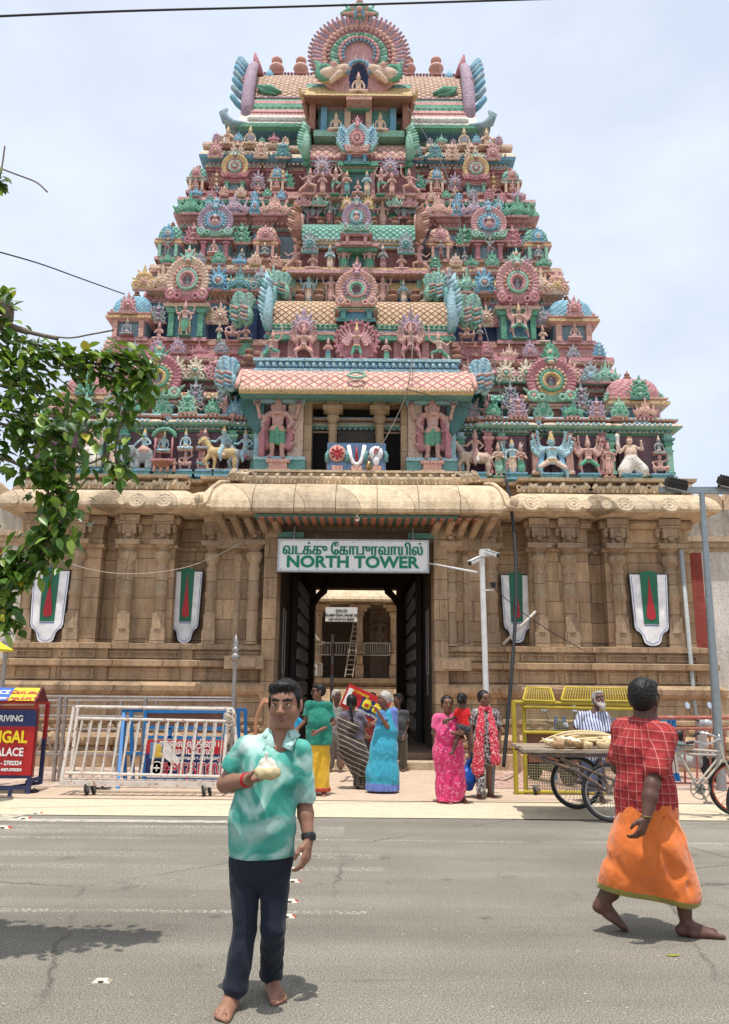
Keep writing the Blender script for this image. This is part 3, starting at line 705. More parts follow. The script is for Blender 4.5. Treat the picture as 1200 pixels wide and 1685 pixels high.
# ---- leaf crests: base at z 0, one unit high
def crest(v):
    S=SDF();S.cone((-.34,0,.05),(.34,0,.05),.06,.06,2,.02);S.ell((0,.02,.34),(.27,.09,.30),0,.04)
    if v==0:
        for s in(-1,1):
            S.tor((s*.26,-.04,.22),.12,.05,0,.01);S.ell((s*.26,-.05,.22),.06,1,.01);S.tor((s*.15,-.05,.52),.09,.04,0,.01);S.ell((s*.15,-.06,.52),.045,1,.01)
            S.cone((s*.22,0,.40),(s*.44,-.02,.50),.07,.02,0,.02);S.cone((s*.14,0,.66),(s*.26,-.02,.80),.06,.02,0,.02)
        S.tor((0,-.08,.33),.10,.035,1,.01);S.ell((0,-.08,.33),.06,1,.01);S.cone((0,0,.6),(0,-.04,.98),.11,.02,0,.03)
    elif v==1:
        for i in range(9):
            a=math.pi*(-.14+1.28*i/8);L_=.29+.17*max(0,math.sin(a))**2;S.cone((.16*math.cos(a),-.02,.36+.16*math.sin(a)),(L_*math.cos(a),-.05,.38+L_*1.05*math.sin(a)),.085,.052,0,.018)
        S.tor((0,-.10,.38),.15,.035,1,.01);S.ell((0,-.09,.38),.09,2,.01);S.cone((0,0,.78),(0,-.05,1.0),.08,.02,0,.02)
        for s in(-1,1):S.tor((s*.26,-.04,.14),.08,.045,0,.01)
    elif v==2:
        for k,(w,z)in enumerate(((.34,.18),(.27,.42),(.18,.64))):
            for s in(-1,1):
                S.tor((s*w*.7,-.04,z),.085,.042,0,.008);S.cone((s*w*.8,0,z+.05),(s*(w+.10),-.03,z+.17),.055,.02,0,.02)
            S.ell((0,-.09,z),(.08,.06,.09),1,.01)
        S.cone((0,0,.7),(0,-.03,1.0),.1,.02,0,.03)
    else:
        for x in(-.34,-.12,.12,.34):
            z=.26 if abs(x)>.2 else .34
            S.tor((x,-.05,z),.10,.045,0,.008);S.ell((x,-.07,z),.05,1,.01);S.cone((x,0,z+.1),(x*1.2,-.04,z+.42),.07,.02,0,.02)
        S.cone((0,0,.3),(0,-.05,.95),.11,.03,0,.02)
        for s in(-1,1):S.cone((s*.4,0,.12),(s*.56,-.05,.38),.08,.03,0,.02)
    return protomesh('leaf_crest',S,.028,3)
CR=[crest(i)for i in range(4)]
# ---- horseshoe gable, one unit wide, base at z 0; slots: ring, fringe, beads, inner ring, hollow, figure, scrolls
def gable(v):
    S=SDF();c=(0,0,.46);N=27
    S.ell(c,(.43,.085,.44),0,.02);S.box((0,.03,.12),(.36,.07,.09),.02,6,.02)
    for i in range(N):
        a=math.pi*(-.22+1.44*i/(N-1));x,z=math.cos(a),math.sin(a)
        S.cone((.33*x,-.04,.46+.33*z),(.45*x,-.075,.46+.475*z),.042,.046,1,.004)
    for i in range(15):
        a=math.pi*(-.18+1.36*i/14);S.ell((.285*math.cos(a),-.10,.46+.285*math.sin(a)),.036,2,.004)
    S.tor((0,-.10,.46),.215,.034,3,.006);S.tor((0,-.11,.46),.155,.03,0,.006)
    if v==0:
        S.ell((0,-.16,.45),(.115,.12,.135),4,.004,sub=True);S.ell((0,-.03,.40),(.06,.05,.09),5,.01);S.ell((0,-.05,.51),.04,5,.005)
    elif v==1:S.ell((0,-.10,.46),(.1,.06,.1),5,.01);S.tor((0,-.15,.46),.07,.02,3,.01)
    else:
        S.ell((0,-.12,.40),(.10,.06,.10),5,.01);S.ell((0,-.14,.53),.055,5,.005);S.cone((0,-.13,.56),(0,-.13,.66),.05,.01,2,.01)
    for s in(-1,1):
        S.tor((s*.36,-.08,.13),.085,.042,6,.006);S.ell((s*.36,-.09,.13),.04,2,.005);S.tor((s*.20,-.10,.09),.055,.03,6,.006)
        S.cone((s*.42,-.03,.20),(s*.54,-.05,.30),.05,.02,6,.01)
        S.ell((s*.055,-.12,.93),.035,5,.004);S.cone((s*.09,-.05,.92),(s*.19,-.08,1.04),.05,.02,3,.01);S.cone((s*.05,-.05,1.02),(s*.09,-.06,1.14),.04,.015,3,.01)
    S.ell((0,-.06,.90),(.12,.09,.10),3,.02);S.ell((0,-.13,.85),(.07,.05,.04),2,.01);S.cone((0,-.05,1.0),(0,-.05,1.25),.06,.015,3,.01);S.ell((0,-.06,1.10),.055,2,.01)
    return protomesh('horseshoe_gable',S,.017,7)
GB=[gable(i)for i in range(3)]
# ---- stucco figures, about one unit tall; slots: skin, cloth, crown and jewels, prop
def stat(kind,vox=.024):
    S=SDF();K=.02
    def arm(s,e,h,r=.030):S.chain([s,e,h],[r,r*.85,r*.7],0,.012);S.ell(h,.028,0,.01);S.tor((s[0]*.9+e[0]*.1,s[1],s[2]-.02),.03,.012,2,.004,2)
    def trunk(zh,zs,x=0,y=0,w=.085,lean=0):
        S.cone((x,y,zh),(x+lean,y,zs-.05),w*.85,w,0,.03,((0,1,0),.7));S.cone((x+lean-w,y,zs),(x+lean+w,y,zs),.038,.038,0,.02)
        S.tor((x+lean,y-.02,zs-.01),.055,.014,2,.005,2);S.ell((x,y,zh),(.088,.07,.05),1,.02);S.tor((x,y,zh+.035),.075,.016,2,.004,2)
    def head(x,z,y=0,tall=.16):
        S.ell((x,y-.01,z),(.055,.055,.066),0,.01);S.cone((x,y,z+.05),(x,y+.005,z+.05+tall),.055,.018,2,.008);S.tor((x,y-.005,z+.045),.05,.014,2,.004,2)
        S.ell((x-.058,y,z-.01),(.018,.02,.035),2,.004);S.ell((x+.058,y,z-.01),(.018,.02,.035),2,.004);S.ell((x,y-.062,z-.008),.014,0,.006);S.cone((x,y,z-.05),(x,y,z-.11),.03,.035,0,.01)
    def leg(h,k,f,r=.052,c=1):
        S.cone(h,k,r,r*.82,c,.015);S.cone(k,f,r*.75,r*.5,0,.01);S.cone(f,(f[0]+(.0),f[1]-.07,f[2]-.005),.026,.02,0,.01)
    base=True
    if kind=='seated':
        trunk(.14,.44);head(0,.55)
        for s in(-1,1):
            S.cone((s*.06,0,.11),(s*.22,-.06,.08),.06,.052,1,.02);S.cone((s*.22,-.06,.08),(s*-.02,-.12,.06),.05,.035,0,.015);arm((s*.115,0,.42),(s*.17,-.02,.27),(s*.15,-.10,.15))
        top=.26
    elif kind=='pray':
        trunk(.14,.44);head(0,.55)
        for s in(-1,1):
            S.cone((s*.06,0,.11),(s*.21,-.06,.08),.06,.052,1,.02);S.cone((s*.21,-.06,.08),(s*-.02,-.12,.06),.05,.035,0,.015);arm((s*.115,0,.42),(s*.15,-.06,.30),(s*.015,-.12,.37))
        top=.26
    elif kind=='stand4':
        trunk(.46,.70);head(0,.82)
        for s in(-1,1):
            leg((s*.05,0,.44),(s*.065,-.02,.24),(s*.07,.0,.04));arm((s*.11,0,.68),(s*.18,.0,.54),(s*.15,-.06,.44));arm((s*.11,.01,.68),(s*.22,.0,.64),(s*.25,-.02,.82))
            S.tor((s*.26,-.02,.87),.035,.013,3,.004);S.cone((s*.13,.03,.66),(s*.14,.03,.1),.02,.03,3,.01)
        S.cone((0,-.05,.42),(0,-.05,.12),.03,.045,1,.02);top=.17
    elif kind=='stand2':
        trunk(.44,.68);head(0,.80)
        leg((-.05,0,.42),(-.06,-.02,.23),(-.06,.0,.04));leg((.05,0,.42),(.08,-.03,.23),(.07,0,.04));S.cone((0,0,.40),(0,0,.16),.075,.09,1,.02)
        arm((-.11,0,.66),(-.17,-.02,.52),(-.02,-.10,.58));arm((.11,0,.66),(.17,-.02,.52),(.02,-.10,.58));top=.15
    elif kind=='lunge':
        trunk(.40,.66,lean=-.04);head(-.05,.78)
        leg((-.05,0,.38),(-.24,-.05,.30),(-.20,0,.04));leg((.05,0,.38),(.20,-.02,.22),(.33,0,.04))
        arm((-.15,0,.64),(-.27,-.02,.70),(-.32,-.04,.88));arm((.08,0,.64),(.20,-.03,.54),(.30,-.06,.64));S.cone((-.32,-.05,.74),(-.32,-.05,1.08),.018,.03,3,.01);top=.2
        S.cone((.05,.04,.4),(.25,.05,.2),.05,.07,1,.02)
    elif kind=='atlas':
        trunk(.26,.50,w=.10);head(0,.62)
        for s in(-1,1):
            S.cone((s*.06,0,.24),(s*.22,-.08,.28),.065,.055,1,.02);S.cone((s*.22,-.08,.28),(s*.16,-.02,.04),.05,.03,0,.01);arm((s*.13,0,.50),(s*.24,-.02,.44)if s<0 else(s*.26,0,.58),(s*.2,-.08,.30)if s<0 else(s*.20,-.02,.80),.034)
        top=.24
    elif kind=='dancer':
        trunk(.46,.70,lean=.02);head(.03,.82)
        leg((-.05,0,.44),(-.06,-.03,.24),(-.04,.0,.04));leg((.05,0,.44),(.19,-.10,.34),(.07,-.06,.20))
        for s,e,h in((-1,(-.20,0,.80),(-.09,-.02,.98)),(1,(.24,0,.80),(.11,-.02,.99))):arm((s*.11+.02,0,.68),e,h)
        top=.15
    elif kind=='multi':
        trunk(.42,.68);head(0,.80,tall=.2)
        leg((-.05,0,.40),(-.20,-.06,.28),(-.14,0,.04));leg((.05,0,.40),(.20,-.05,.26),(.24,0,.04))
        for s in(-1,1):
            for i in range(5):
                a=rad(-50+i*28);ex=.17*math.cos(a);ez=.17*math.sin(a);S.chain([(s*.10,.01*i,.66),(s*(.12+ex*.95),.01,.63+ez*.8),(s*(.13+ex*1.15),-.05,.74+ez*1.5)],[.033,.030,.023],0,.008);S.ell((s*(.13+ex*1.15),-.05,.76+ez*1.5),.030,0,.008)
            S.cone((s*.13,.04,.62),(s*.20,.04,.25),.04,.06,3,.03);S.tor((s*.06,0,.10),.03,.012,2,.004,2)
        top=.2
    elif kind=='wheel':
        stat_multi=True;trunk(.36,.62,w=.075);head(0,.72,tall=.16)
        for s in(-1,1):
            leg((s*.05,0,.34),(s*.10,-.04,.20),(s*.08,0,.05),.045)
            for i in range(7):
                a=rad(-60+i*22);S.chain([(s*.09,0,.60),(s*(.10+.17*math.cos(a)),-.01,.55+.17*math.sin(a)),(s*(.10+.26*math.cos(a)),-.03,.61+.25*math.sin(a))],[.030,.028,.022],0,.005);S.ell((s*(.10+.27*math.cos(a)),-.04,.62+.26*math.sin(a)),.030,0,.004)
        S.tor((0,.04,.52),.44,.035,3,.01)
        for i in range(24):
            a=i*math.pi/12;S.ell((.50*math.cos(a),.03,.52+.50*math.sin(a)),.04,3,.006)
        S.ell((0,.07,.52),(.42,.03,.42),3,.01);top=.4
    elif kind=='horse':
        S.cone((-.24,0,.40),(.20,0,.38),.12,.13,3,.05);S.cone((-.28,0,.48),(-.42,-.03,.70),.08,.055,3,.04);S.cone((-.42,-.03,.70),(-.53,-.06,.60),.055,.035,3,.02)
        for x,dx in((-.28,-.10),(-.20,.04),(.22,.08),(.28,-.04)):S.chain([(x,-.04,.34),(x+dx,-.06,.20),(x+dx*.4,-.04,.03)],[.06,.04,.03],3,.015)
        S.cone((.32,0,.42),(.42,0,.18),.03,.02,3,.02);S.cone((-.02,0,.46),(.02,-.12,.30),.08,.05,1,.02);S.tor((-.32,0,.52),.08,.02,2,.01,0)
        trunk(.52,.76,x=.0,w=.07);head(0,.86,tall=.12);arm((-.1,0,.74),(-.18,-.04,.64),(-.26,-.04,.66));arm((.1,0,.74),(.18,0,.66),(.10,-.08,.58));S.chain([(0,-.08,.5),(-.06,-.16,.34),(-.02,-.15,.18)],[.05,.04,.025],0,.01);top=.35
    elif kind=='elephant':
        S.ell((.06,0,.36),(.30,.15,.20),3,.03);S.ell((-.28,-.03,.46),(.14,.13,.15),3,.05);S.chain([(-.38,-.06,.42),(-.44,-.08,.26),(-.40,-.09,.12)],[.07,.05,.03],3,.03);S.ell((-.20,-.14,.46),(.10,.03,.12),3,.01)
        for x in(-.18,-.06,.18,.28):S.cone((x,-.05,.28),(x,-.06,.04),.065,.06,3,.02)
        S.ell((.08,-.03,.46),(.16,.16,.12),1,.01);trunk(.56,.78,x=.06,w=.07);head(.06,.88,tall=.12);arm((-.04,0,.76),(-.12,-.05,.66),(-.16,-.06,.60));arm((.16,0,.76),(.23,-.04,.66),(.14,-.10,.60));top=.35
    elif kind=='walker':
        S.ell((0,0,.56),(.15,.12,.17),0,.05);S.cone((-.10,0,.72),(.10,0,.72),.06,.06,0,.03);S.ell((-.02,-.02,.86),(.075,.075,.085),0,.01);S.ell((-.02,-.0,.94),(.08,.08,.05),2,.01)
        S.cone((-.03,0,.40),(-.16,0,.14),.14,.17,1,.04);S.cone((.03,0,.40),(.24,0,.14),.14,.16,1,.04);S.cone((-.22,0,.10),(-.30,-.05,.03),.04,.03,0,.01);S.cone((.32,0,.10),(.40,-.03,.03),.04,.03,0,.01)
        arm((-.14,0,.70),(-.26,-.02,.58),(-.28,-.04,.76),.042);arm((.14,0,.70),(.28,-.02,.66),(.24,-.06,.86),.042);S.cone((-.30,0,.60),(-.30,0,1.0),.03,.06,3,.02);top=.3
    elif kind=='guardian':
        S.cone((0,0,.47),(0,0,.58),.075,.07,0,.02,((0,1,0),.8));S.cone((0,0,.60),(0,0,.69),.07,.095,0,.03,((0,1,0),.7));S.cone((-.10,0,.715),(.10,0,.715),.042,.042,0,.02)
        S.ell((0,-.012,.80),(.052,.052,.062),0,.008);S.ell((0,-.065,.795),.012,0,.006);S.ell((0,-.05,.768),(.03,.015,.008),2,.003);S.cone((0,0,.84),(0,.01,.965),.052,.022,2,.006)
        for z in(.85,.885,.92,.95):S.tor((0,0,z),.050-(z-.85)*.28,.011,2,.003,2)
        S.ell((0,0,.975),.02,2,.005);S.cone((0,0,.745),(0,0,.72),.03,.035,0,.01)
        for z,r in((.715,.075),(.69,.06)):S.tor((0,-.035,z),r,.011,2,.003,2)
        S.ell((0,0,.46),(.092,.075,.05),1,.02);S.tor((0,0,.49),.082,.016,2,.004,2);S.cone((-.08,-.06,.46),(.08,-.06,.44),.022,.022,2,.01);S.cone((0,-.07,.45),(.01,-.06,.24),.028,.035,1,.01)
        for s in(-1,1):
            S.chain([(s*.048,0,.45),(s*.062,-.02,.26)],[.062,.045],1,.015);S.chain([(s*.062,-.02,.25),(s*.07,.0,.055)],[.04,.026],0,.008);S.cone((s*.07,-.0,.03),(s*.095,-.08,.02),.028,.022,0,.01);S.tor((s*.07,0,.07),.032,.010,2,.003,2)
            S.ell((s*.062,.01,.79),(.016,.02,.04),2,.004);S.ell((s*.075,.02,.82),(.03,.03,.06),2,.01)
            S.chain([(s*.13,0,.70),(s*.20,.0,.58),(s*(.19 if s<0 else .15),-.08,.47)],[.036,.03,.024],0,.01);S.chain([(s*.13,.02,.70),(s*.24,.02,.66),(s*.27,-.02,.80)],[.034,.028,.022],0,.01)
            S.ell((s*.275,-.03,.83),(.028,.02,.04),0,.006);S.tor((s*.28,-.02,.875),.036,.013,3,.004);S.tor((s*.16,0,.655),.036,.01,2,.003,2);S.tor((s*.24,0,.665),.032,.01,2,.003,0)
            S.chain([(s*.13,.04,.66),(s*.17,.04,.45),(s*.15,.04,.20)],[.035,.05,.06],3,.02)
            S.tor((s*.13,.0,.34),.12,.013,2,.004)
        S.box((0,.05,.012),(.16,.09,.012),.006,3);S.ell((-.17,-.09,.45),(.035,.03,.035),3,.01);S.cone((-.19,-.09,.42),(-.20,-.06,.06),.024,.045,3,.01);top=.1
    else:raise KeyError(kind)
    if kind!='guardian':S.box((0,.02,.012),(top,.08,.012),.008,1,.005)
    return protomesh('stucco_figure',S,vox,4)
FG={k:stat(k)for k in('seated','pray','stand4','stand2','lunge','atlas','dancer','multi','wheel','horse','elephant','walker')}
FG['guardian']=stat('guardian',.0115)
# ---- fan: a ribbed shell standing on the end of a barrel roof
def fanmesh():
    S=SDF()
    for i in range(11):
        a=rad(-10+i*15);x,z=math.cos(a),math.sin(a)
        S.cone((0,.0,.25),(x*.22,-.04*math.sin(a),.36+.55*z),.05,.052,1 if i%3 else 0,.004,((0,1,0),.9))
    S.ell((0,.02,.25),(.17,.13,.28),1,.03);[S.cone((.02,-.10,.08+.12*q),(.16,-.14,.12+.12*q),.05,.035,2 if q%2 else 0,.01)for q in range(4)]
    return protomesh('ribbed_fan',S,.022,3)
FAN=fanmesh()
# ---- water-pot finial, unit high
def potm():
    b=MB();b.lathe([(.16,0),(.16,.06),(.10,.10),(.12,.14),(.30,.24),(.36,.38),(.30,.52),(.13,.60),(.11,.66),(.22,.72),(.26,.80),(.24,.90),(.06,.92),(.03,1.0)],(0,0,0),14);o=b.build('p',P['brown'],smooth=True);me=o.data;bpy.data.objects.remove(o);me.name='pot_finial';return me
def tipm():
    b=MB();b.lathe([(.34,0),(.34,.10),(.16,.16),(.30,.30),(.30,.42),(.14,.48),(.20,.60),(.20,.70),(.08,.76),(.02,1.0)],(0,0,0),10);o=b.build('p',P['brown'],smooth=True);me=o.data;bpy.data.objects.remove(o);me.name='ringed_finial';return me
POT=potm();TIP=tipm()
# ---- roofs with painted scales (UV in metres)
def mat_scale(name,base,line,n=5.0,lw=.22,asp=1.0):
    m,nt,b=nmat(name);t=nt.nodes.new('ShaderNodeUVMap');sx=nt.nodes.new('ShaderNodeSeparateXYZ');nt.links.new(t.outputs[0],sx.inputs[0])
    u=mth(nt,'MULTIPLY',sx.outputs[0],n*asp);v=mth(nt,'MULTIPLY',sx.outputs[1],n)
    p=mth(nt,'ABSOLUTE',mth(nt,'SUBTRACT',mth(nt,'FRACT',mth(nt,'ADD',u,v)),.5));q=mth(nt,'ABSOLUTE',mth(nt,'SUBTRACT',mth(nt,'FRACT',mth(nt,'SUBTRACT',u,v)),.5))
    e=mth(nt,'MAXIMUM',p,q);ln=ramp(nt,e,[(.5-lw*.5-.02,0),(.5-lw*.5+.02,1)])
    g=gpos(nt);c=mixc(nt,ln,base,line);d=noise(nt,6,6,.7,g)
    c=mixc(nt,1,c,ramp(nt,d,[(.3,.62),(.6,1.05)]),'MULTIPLY');setc(nt,b,c,.85,.2);bump(nt,b,mth(nt,'ADD',mth(nt,'MULTIPLY',ln,1.2),d),.8,.05);MATS[name]=m;return m
def uvgrid(name,pts2,x0,x1,mat_,parent,bands=None,nx=2,closed_ends=True,lobes=0):
    """surface swept along x: pts2 = [(y, z)] profile front to back; bands = material index per segment; UV in metres"""
    n=len(pts2);V=[];uv=[];d=0;ds=[0]
    for i in range(1,n):d+=math.hypot(pts2[i][0]-pts2[i-1][0],pts2[i][1]-pts2[i-1][1]);ds.append(d)
    b=MB();cols=nx+1
    for j in range(cols):
        x=x0+(x1-x0)*j/nx
        for i,(y,z)in enumerate(pts2):V.append((x,y,z));uv.append((x,ds[i]))
    fs=[];ms=[]
    for j in range(nx):
        for i in range(n-1):fs.append((j*n+i,(j+1)*n+i,(j+1)*n+i+1,j*n+i+1));ms.append(bands[i]if bands else 0)
    b.add(V,fs);b.m=ms
    if closed_ends:b.f+=[tuple(range(n)),tuple((cols-1)*n+i for i in range(n))[::-1]];b.m+=[bands[0]if bands else 0]*2
    o=b.build(name,mat_,parent);me=o.data;l=me.uv_layers.new(name='UVMap')
    for lp in me.loops:l.data[lp.index].uv=uv[lp.vertex_index]
    return o
SCP=mat_scale('scale_pink',PC['peach'],PC['rose'],4.2);SCY=mat_scale('scale_ochre',(.62,.47,.31),(.27,.12,.08),5.2);SCG=mat_scale('scale_green',PC['mint'],PC['dteal'],5.5);SCB=mat_scale('scale_blue',PC['lblue'],PC['blue'],8,.3)
SCR=mat_scale('scale_rose',PC['pink'],PC['rose'],7,.2);SCT=mat_scale('scale_top',(.62,.49,.38),(.30,.15,.10),4.6,.30,.75)
CN=['scroll_crest','flame_crest','leaf_crest','shell_crest']
FN=dict(seated='seated_figure',pray='praying_figure',stand4='four_armed_figure',stand2='standing_figure',lunge='striding_figure',atlas='crouching_figure',dancer='dancing_figure',multi='many_armed_figure',wheel='wheel_figure',horse='horse_rider',elephant='elephant_rider',walker='pot_bellied_figure',guardian='guardian_figure')
# ---------------------------------------------------------------- storeys
def X2(px,Y,py):return at(px,py,Y).x
def HX(pl,pr_,Y,py):return(at(pr_,py,Y).x-at(pl,py,Y).x)/2
def ZY(py,Y):return at(588,py,Y).z
YBACK=26.0
def storey(k,Y,hw,z0,z1,bays,cols,wallm,wf=.62,drop=0):
    """tier k: wall with stepped bays and a stack of coloured mouldings; returns the tier object"""
    t=MB();pl=[(XC-hw,Y)];seq=[]
    for(a,b_)in bays:seq+=[(XC-b_,XC-a)]
    xs=sorted(seq);pts=[]
    pts.append((XC-hw,Y))
    for(a,b_)in[(-q[1],-q[0])for q in bays[::-1]]+[(q[0],q[1])for q in bays]:
        if a==b_:continue
        a+=XC;b_+=XC;y2=Y-.14
        if abs(a-(XC-hw))<1e-6:pts=[(a,y2),(b_,y2),(b_,Y)]
        elif abs(b_-(XC+hw))<1e-6:pts+=[(a,Y),(a,y2),(b_,y2)]
        else:pts+=[(a,Y),(a,y2),(b_,y2),(b_,Y)]
    pts+=[(XC+hw,YBACK),(XC-hw,YBACK)]
    h=z1-z0;zw=z0+h*wf;m=1
    c=lambda i:2+i%(len(cols))
    prof=[(z0,.10,c(0)),(z0+h*.04,.10,c(0)),(z0+h*.05,.05,c(1)),(z0+h*.08,.05,c(1)),(z0+h*.085,.08,c(0)),(z0+h*.11,.08,0),(z0+h*.115,0,0),(zw,0,0)]
    rest=h*(1-wf);seqo=[(.00,.03,1),(.08,.03,1),(.10,.07,2),(.20,.07,2),(.22,.04,0),(.28,.04,3),(.30,.14,3),(.36,.22,3),(.46,.24,4),(.58,.20,4),(.70,.12,4),(.76,.06,1),(.80,.06,2),(.82,.16,2),(.90,.17,5),(1.0,.15,5)]
    prof+=[(zw+rest*a,b_,c(ci))for a,b_,ci in seqo]
    t.stack(pts,prof)
    for off,zz_,r_,mi_,sp_ in((.27,zw+rest*.50,.040,5,.12),(.12,zw+rest*.14,.028,3,.09),(.21,zw+rest*.87,.030,4,.10)):
        for(a,b_)in[(XC-hw-.1,XC-1.9),(XC+1.9,XC+hw+.1)]:
            nn=int((b_-a)/sp_)
            for i in range(nn):x=a+(i+.5)*(b_-a)/nn;t.ball((x,Y-off-(.14 if any(q[0]<=abs(x-XC)<=q[1]for q in bays)else 0),zz_),(r_,r_*.9,r_*1.15),c(mi_),6,4)
    nd=int(2*hw/.13)
    for i in range(nd):
        x=XC-hw+(i+.5)*2*hw/nd;t.box((x,Y-.19,zw+rest*.25),(.06,.06,rest*.07),c(5))
    o=t.build('tier',[wallm,P[cols[0]]]+C(*cols),TOWER)
    rc=random.Random(k*7);x=2.15;sp_=(0,.52,.47,.42,.36,.30)[k]
    pal=[('mint','green','salmon'),('lilac','pink','pink'),('peach','salmon','ochre'),('blue','lblue','pink'),('rose','pink','salmon'),('grey','lilac','pink'),('green','mint','pink'),('salmon','peach','rose')]
    while x<hw-.1:
        v_=rc.choice((0,2,3,0,2));cc=rc.choice(pal);hh_=sp_*rc.uniform(.85,1.15)
        for s_ in(-1,1):put(CN[v_],CR[v_],C(*(cc if s_>0 or rc.random()<.6 else rc.choice(pal))),o,(XC+s_*x,Y-.20-(.14 if any(q[0]<=x<=q[1]for q in bays)else 0),z1-.03),hh_)
        x+=sp_*rc.uniform(1.0,1.35)
    return o
Y1,Y2,Y3,Y4,Y5=18.2,18.9,19.6,20.2,20.75
hw1,hw2,hw3,hw4,hw5=7.60,6.40,5.38,4.90,4.42
z1=ZY(785,Y1)-.15;z2=ZY(690,Y1);z3=ZY(592,Y2);z4=ZY(447,Y3);z5=ZY(336,Y4);z6=ZY(246,Y5)
T1=storey(1,Y1,hw1,z1,z2,[(3.15,4.15),(4.75,6.0),(6.35,hw1)],['teal','green','salmon','mint','peach','lblue'],P['plum'],.74)
T2=storey(2,Y2,hw2,z2,z3,[(3.3,3.9),(4.4,5.2),(5.6,hw2)],['pink','maroon','peach','mint','pink','rose'],P['dteal'],.45)
T3=storey(3,Y3,hw3,z3,z4,[(2.6,3.2),(3.5,4.5),(4.8,hw3)],['salmon','blue','pink','peach','ochre','peach'],P['dblue'],.58)
T4=storey(4,Y4,hw4,z4,z5,[(2.4,2.9),(3.1,4.0),(4.4,hw4)],['salmon','maroon','mint','pink','green','pink'],P['steel'],.58)
T5=storey(5,Y5,hw5,z5,z6,[(2.2,2.7),(2.9,3.7),(4.0,hw5)],['pink','rose','peach','blue','cream','peach'],P['maroon'],.60)
def ledge(k,Y,hw,z,h,cols,par):
    b=MB();b.stack([(XC-hw,Y),(XC+hw,Y),(XC+hw,Y+.9),(XC-hw,Y+.9)],[(z-.02,.02,0),(z+h*.25,.02,0),(z+h*.27,.08,1),(z+h*.45,.08,1),(z+h*.47,.03,0),(z+h*.7,.03,2),(z+h*.72,.09,2),(z+h,.09,2)])
    return b.build('ledge',C(*cols),par)
def pilcol(x,y,z0,z1_,w,cols,par,n=4):
    b=MB();h=z1_-z0;r=w/2
    b.lathe([(r*1.25,0,1),(r*1.25,h*.06,1),(r,h*.08,0),(r,h*.55,0),(r*1.2,h*.56,1),(r*1.2,h*.60,1),(r*.9,h*.62,0),(r*.9,h*.70,1),(r*1.4,h*.76,1),(r*1.0,h*.80,2),(r*1.6,h*.84,2),(r*1.7,h*.89,2),(r*1.0,h*.90,0),(r*1.1,h,0)],(x,y,z0),n)
    return b.build('painted_column',C(*cols),par)
zw1=z1+(z2-z1)*.115;zw1t=z1+(z2-z1)*.74
for px,cl in((757,'lblue green teal'),(803,'rose rose pink'),(880,'salmon peach maroon'),(935,'salmon peach pink'),(1003,'green mint teal'),(1098,'mint green teal'),(165,'mint green teal'),(262,'maroon salmon brown'),(420,'green teal mint'),(205,'green mint teal'),(335,'rose pink maroon'),(383,'green teal mint'),(825,'green teal rose'),(990,'maroon rose pink')):
    x=X2(px,Y1-.2,740);pilcol(x,Y1-.24,zw1,zw1t,.17,cl.split(),T1)
# ---- little square shrine with cushion dome
def kuta(px,pyb,pyt,Y,wpx,par,roof,cols,crestv,crestc,fig=None,figc=None,depth=.8):
    x=X2(px,Y,(pyb+pyt)/2);z0=ZY(pyb,Y);zt_=ZY(pyt,Y);w=HX(px-wpx/2,px+wpx/2,Y,(pyb+pyt)/2);h=zt_-z0;zb_=z0+h*.40;d=min(depth,w)
    b=MB();plan=[(x-w*.72,Y-.05),(x+w*.72,Y-.05),(x+w*.72,Y+2*d*.72),(x-w*.72,Y+2*d*.72)]
    b.stack(plan,[(z0-.05,.08,1),(z0+h*.04,.08,1),(z0+h*.05,.0,0),(zb_-h*.06,.0,0),(zb_-h*.05,.06,2),(zb_-h*.01,w*.22,2),(zb_,w*.28,3),(zb_+h*.05,w*.28,3),(zb_+h*.06,w*.20,1),(zb_+h*.09,w*.20,1),(zb_+h*.10,w*.25,2),(zb_+h*.12,w*.25,2)])
    for s in(-1,1):b.box((x+s*w*.58,Y-.10,(z0+zb_)/2),(w*.22,.12,zb_-z0-h*.06),4)
    o=b.build('corner_shrine',C(*cols),par)
    hb=h*.46;zd=zb_+h*.12;cy=Y-.05+d*.72;r=[]
    for i in range(9):
        t=i/8;q=w*.88*(1-.0*t)*(math.cos(t*math.pi*.5)**.55)+w*.03;r.append((q,zd+hb*(math.sin(t*math.pi*.5)**.9)))
    b=MB();V=[];n=4
    for q,z in r:
        for(sx_,sy_)in((-1,-1),(1,-1),(1,1),(-1,1)):V.append((x+sx_*q,cy+sy_*q*d/w*.95,z))
    V=[];n=16
    for q,z in r:
        for j in range(n):
            a=2*math.pi*(j+.5)/n;c_,s_=math.cos(a),math.sin(a);V.append((x+q*math.copysign(abs(c_)**.55,c_),cy+q*d/w*.95*math.copysign(abs(s_)**.55,s_),z))
    fs=[(i*n+j,i*n+(j+1)%n,(i+1)*n+(j+1)%n,(i+1)*n+j)for i in range(8)for j in range(n)]+[tuple(8*n+j for j in range(n))]
    b.add(V,fs);ro=b.build('dome_roof',roof,par,smooth=True);me=ro.data;l=me.uv_layers.new(name='UVMap')
    p0=wloc(par)
    for lp in me.loops:c_=me.vertices[lp.vertex_index].co;l.data[lp.index].uv=(c_.x+c_.y,c_.z*1.2)
    put(CN[crestv],CR[crestv],C(*crestc),par,(x,Y-w*.30-.08,zb_+h*.06),h*.44)
    for s in(-1,1):put('leaf_crest',CR[2],C(crestc[1],crestc[0],crestc[2]),par,(x+s*w*.86,Y+.10,zd-.02),h*.22)
    put('ringed_finial',TIP,C('brown'),par,(x,cy,zd+hb-.01),h*.24)
    if fig:put(FN[fig],FG[fig],C(*figc),par,(x,Y-.22,z0+.03),(zb_-z0)*1.25)
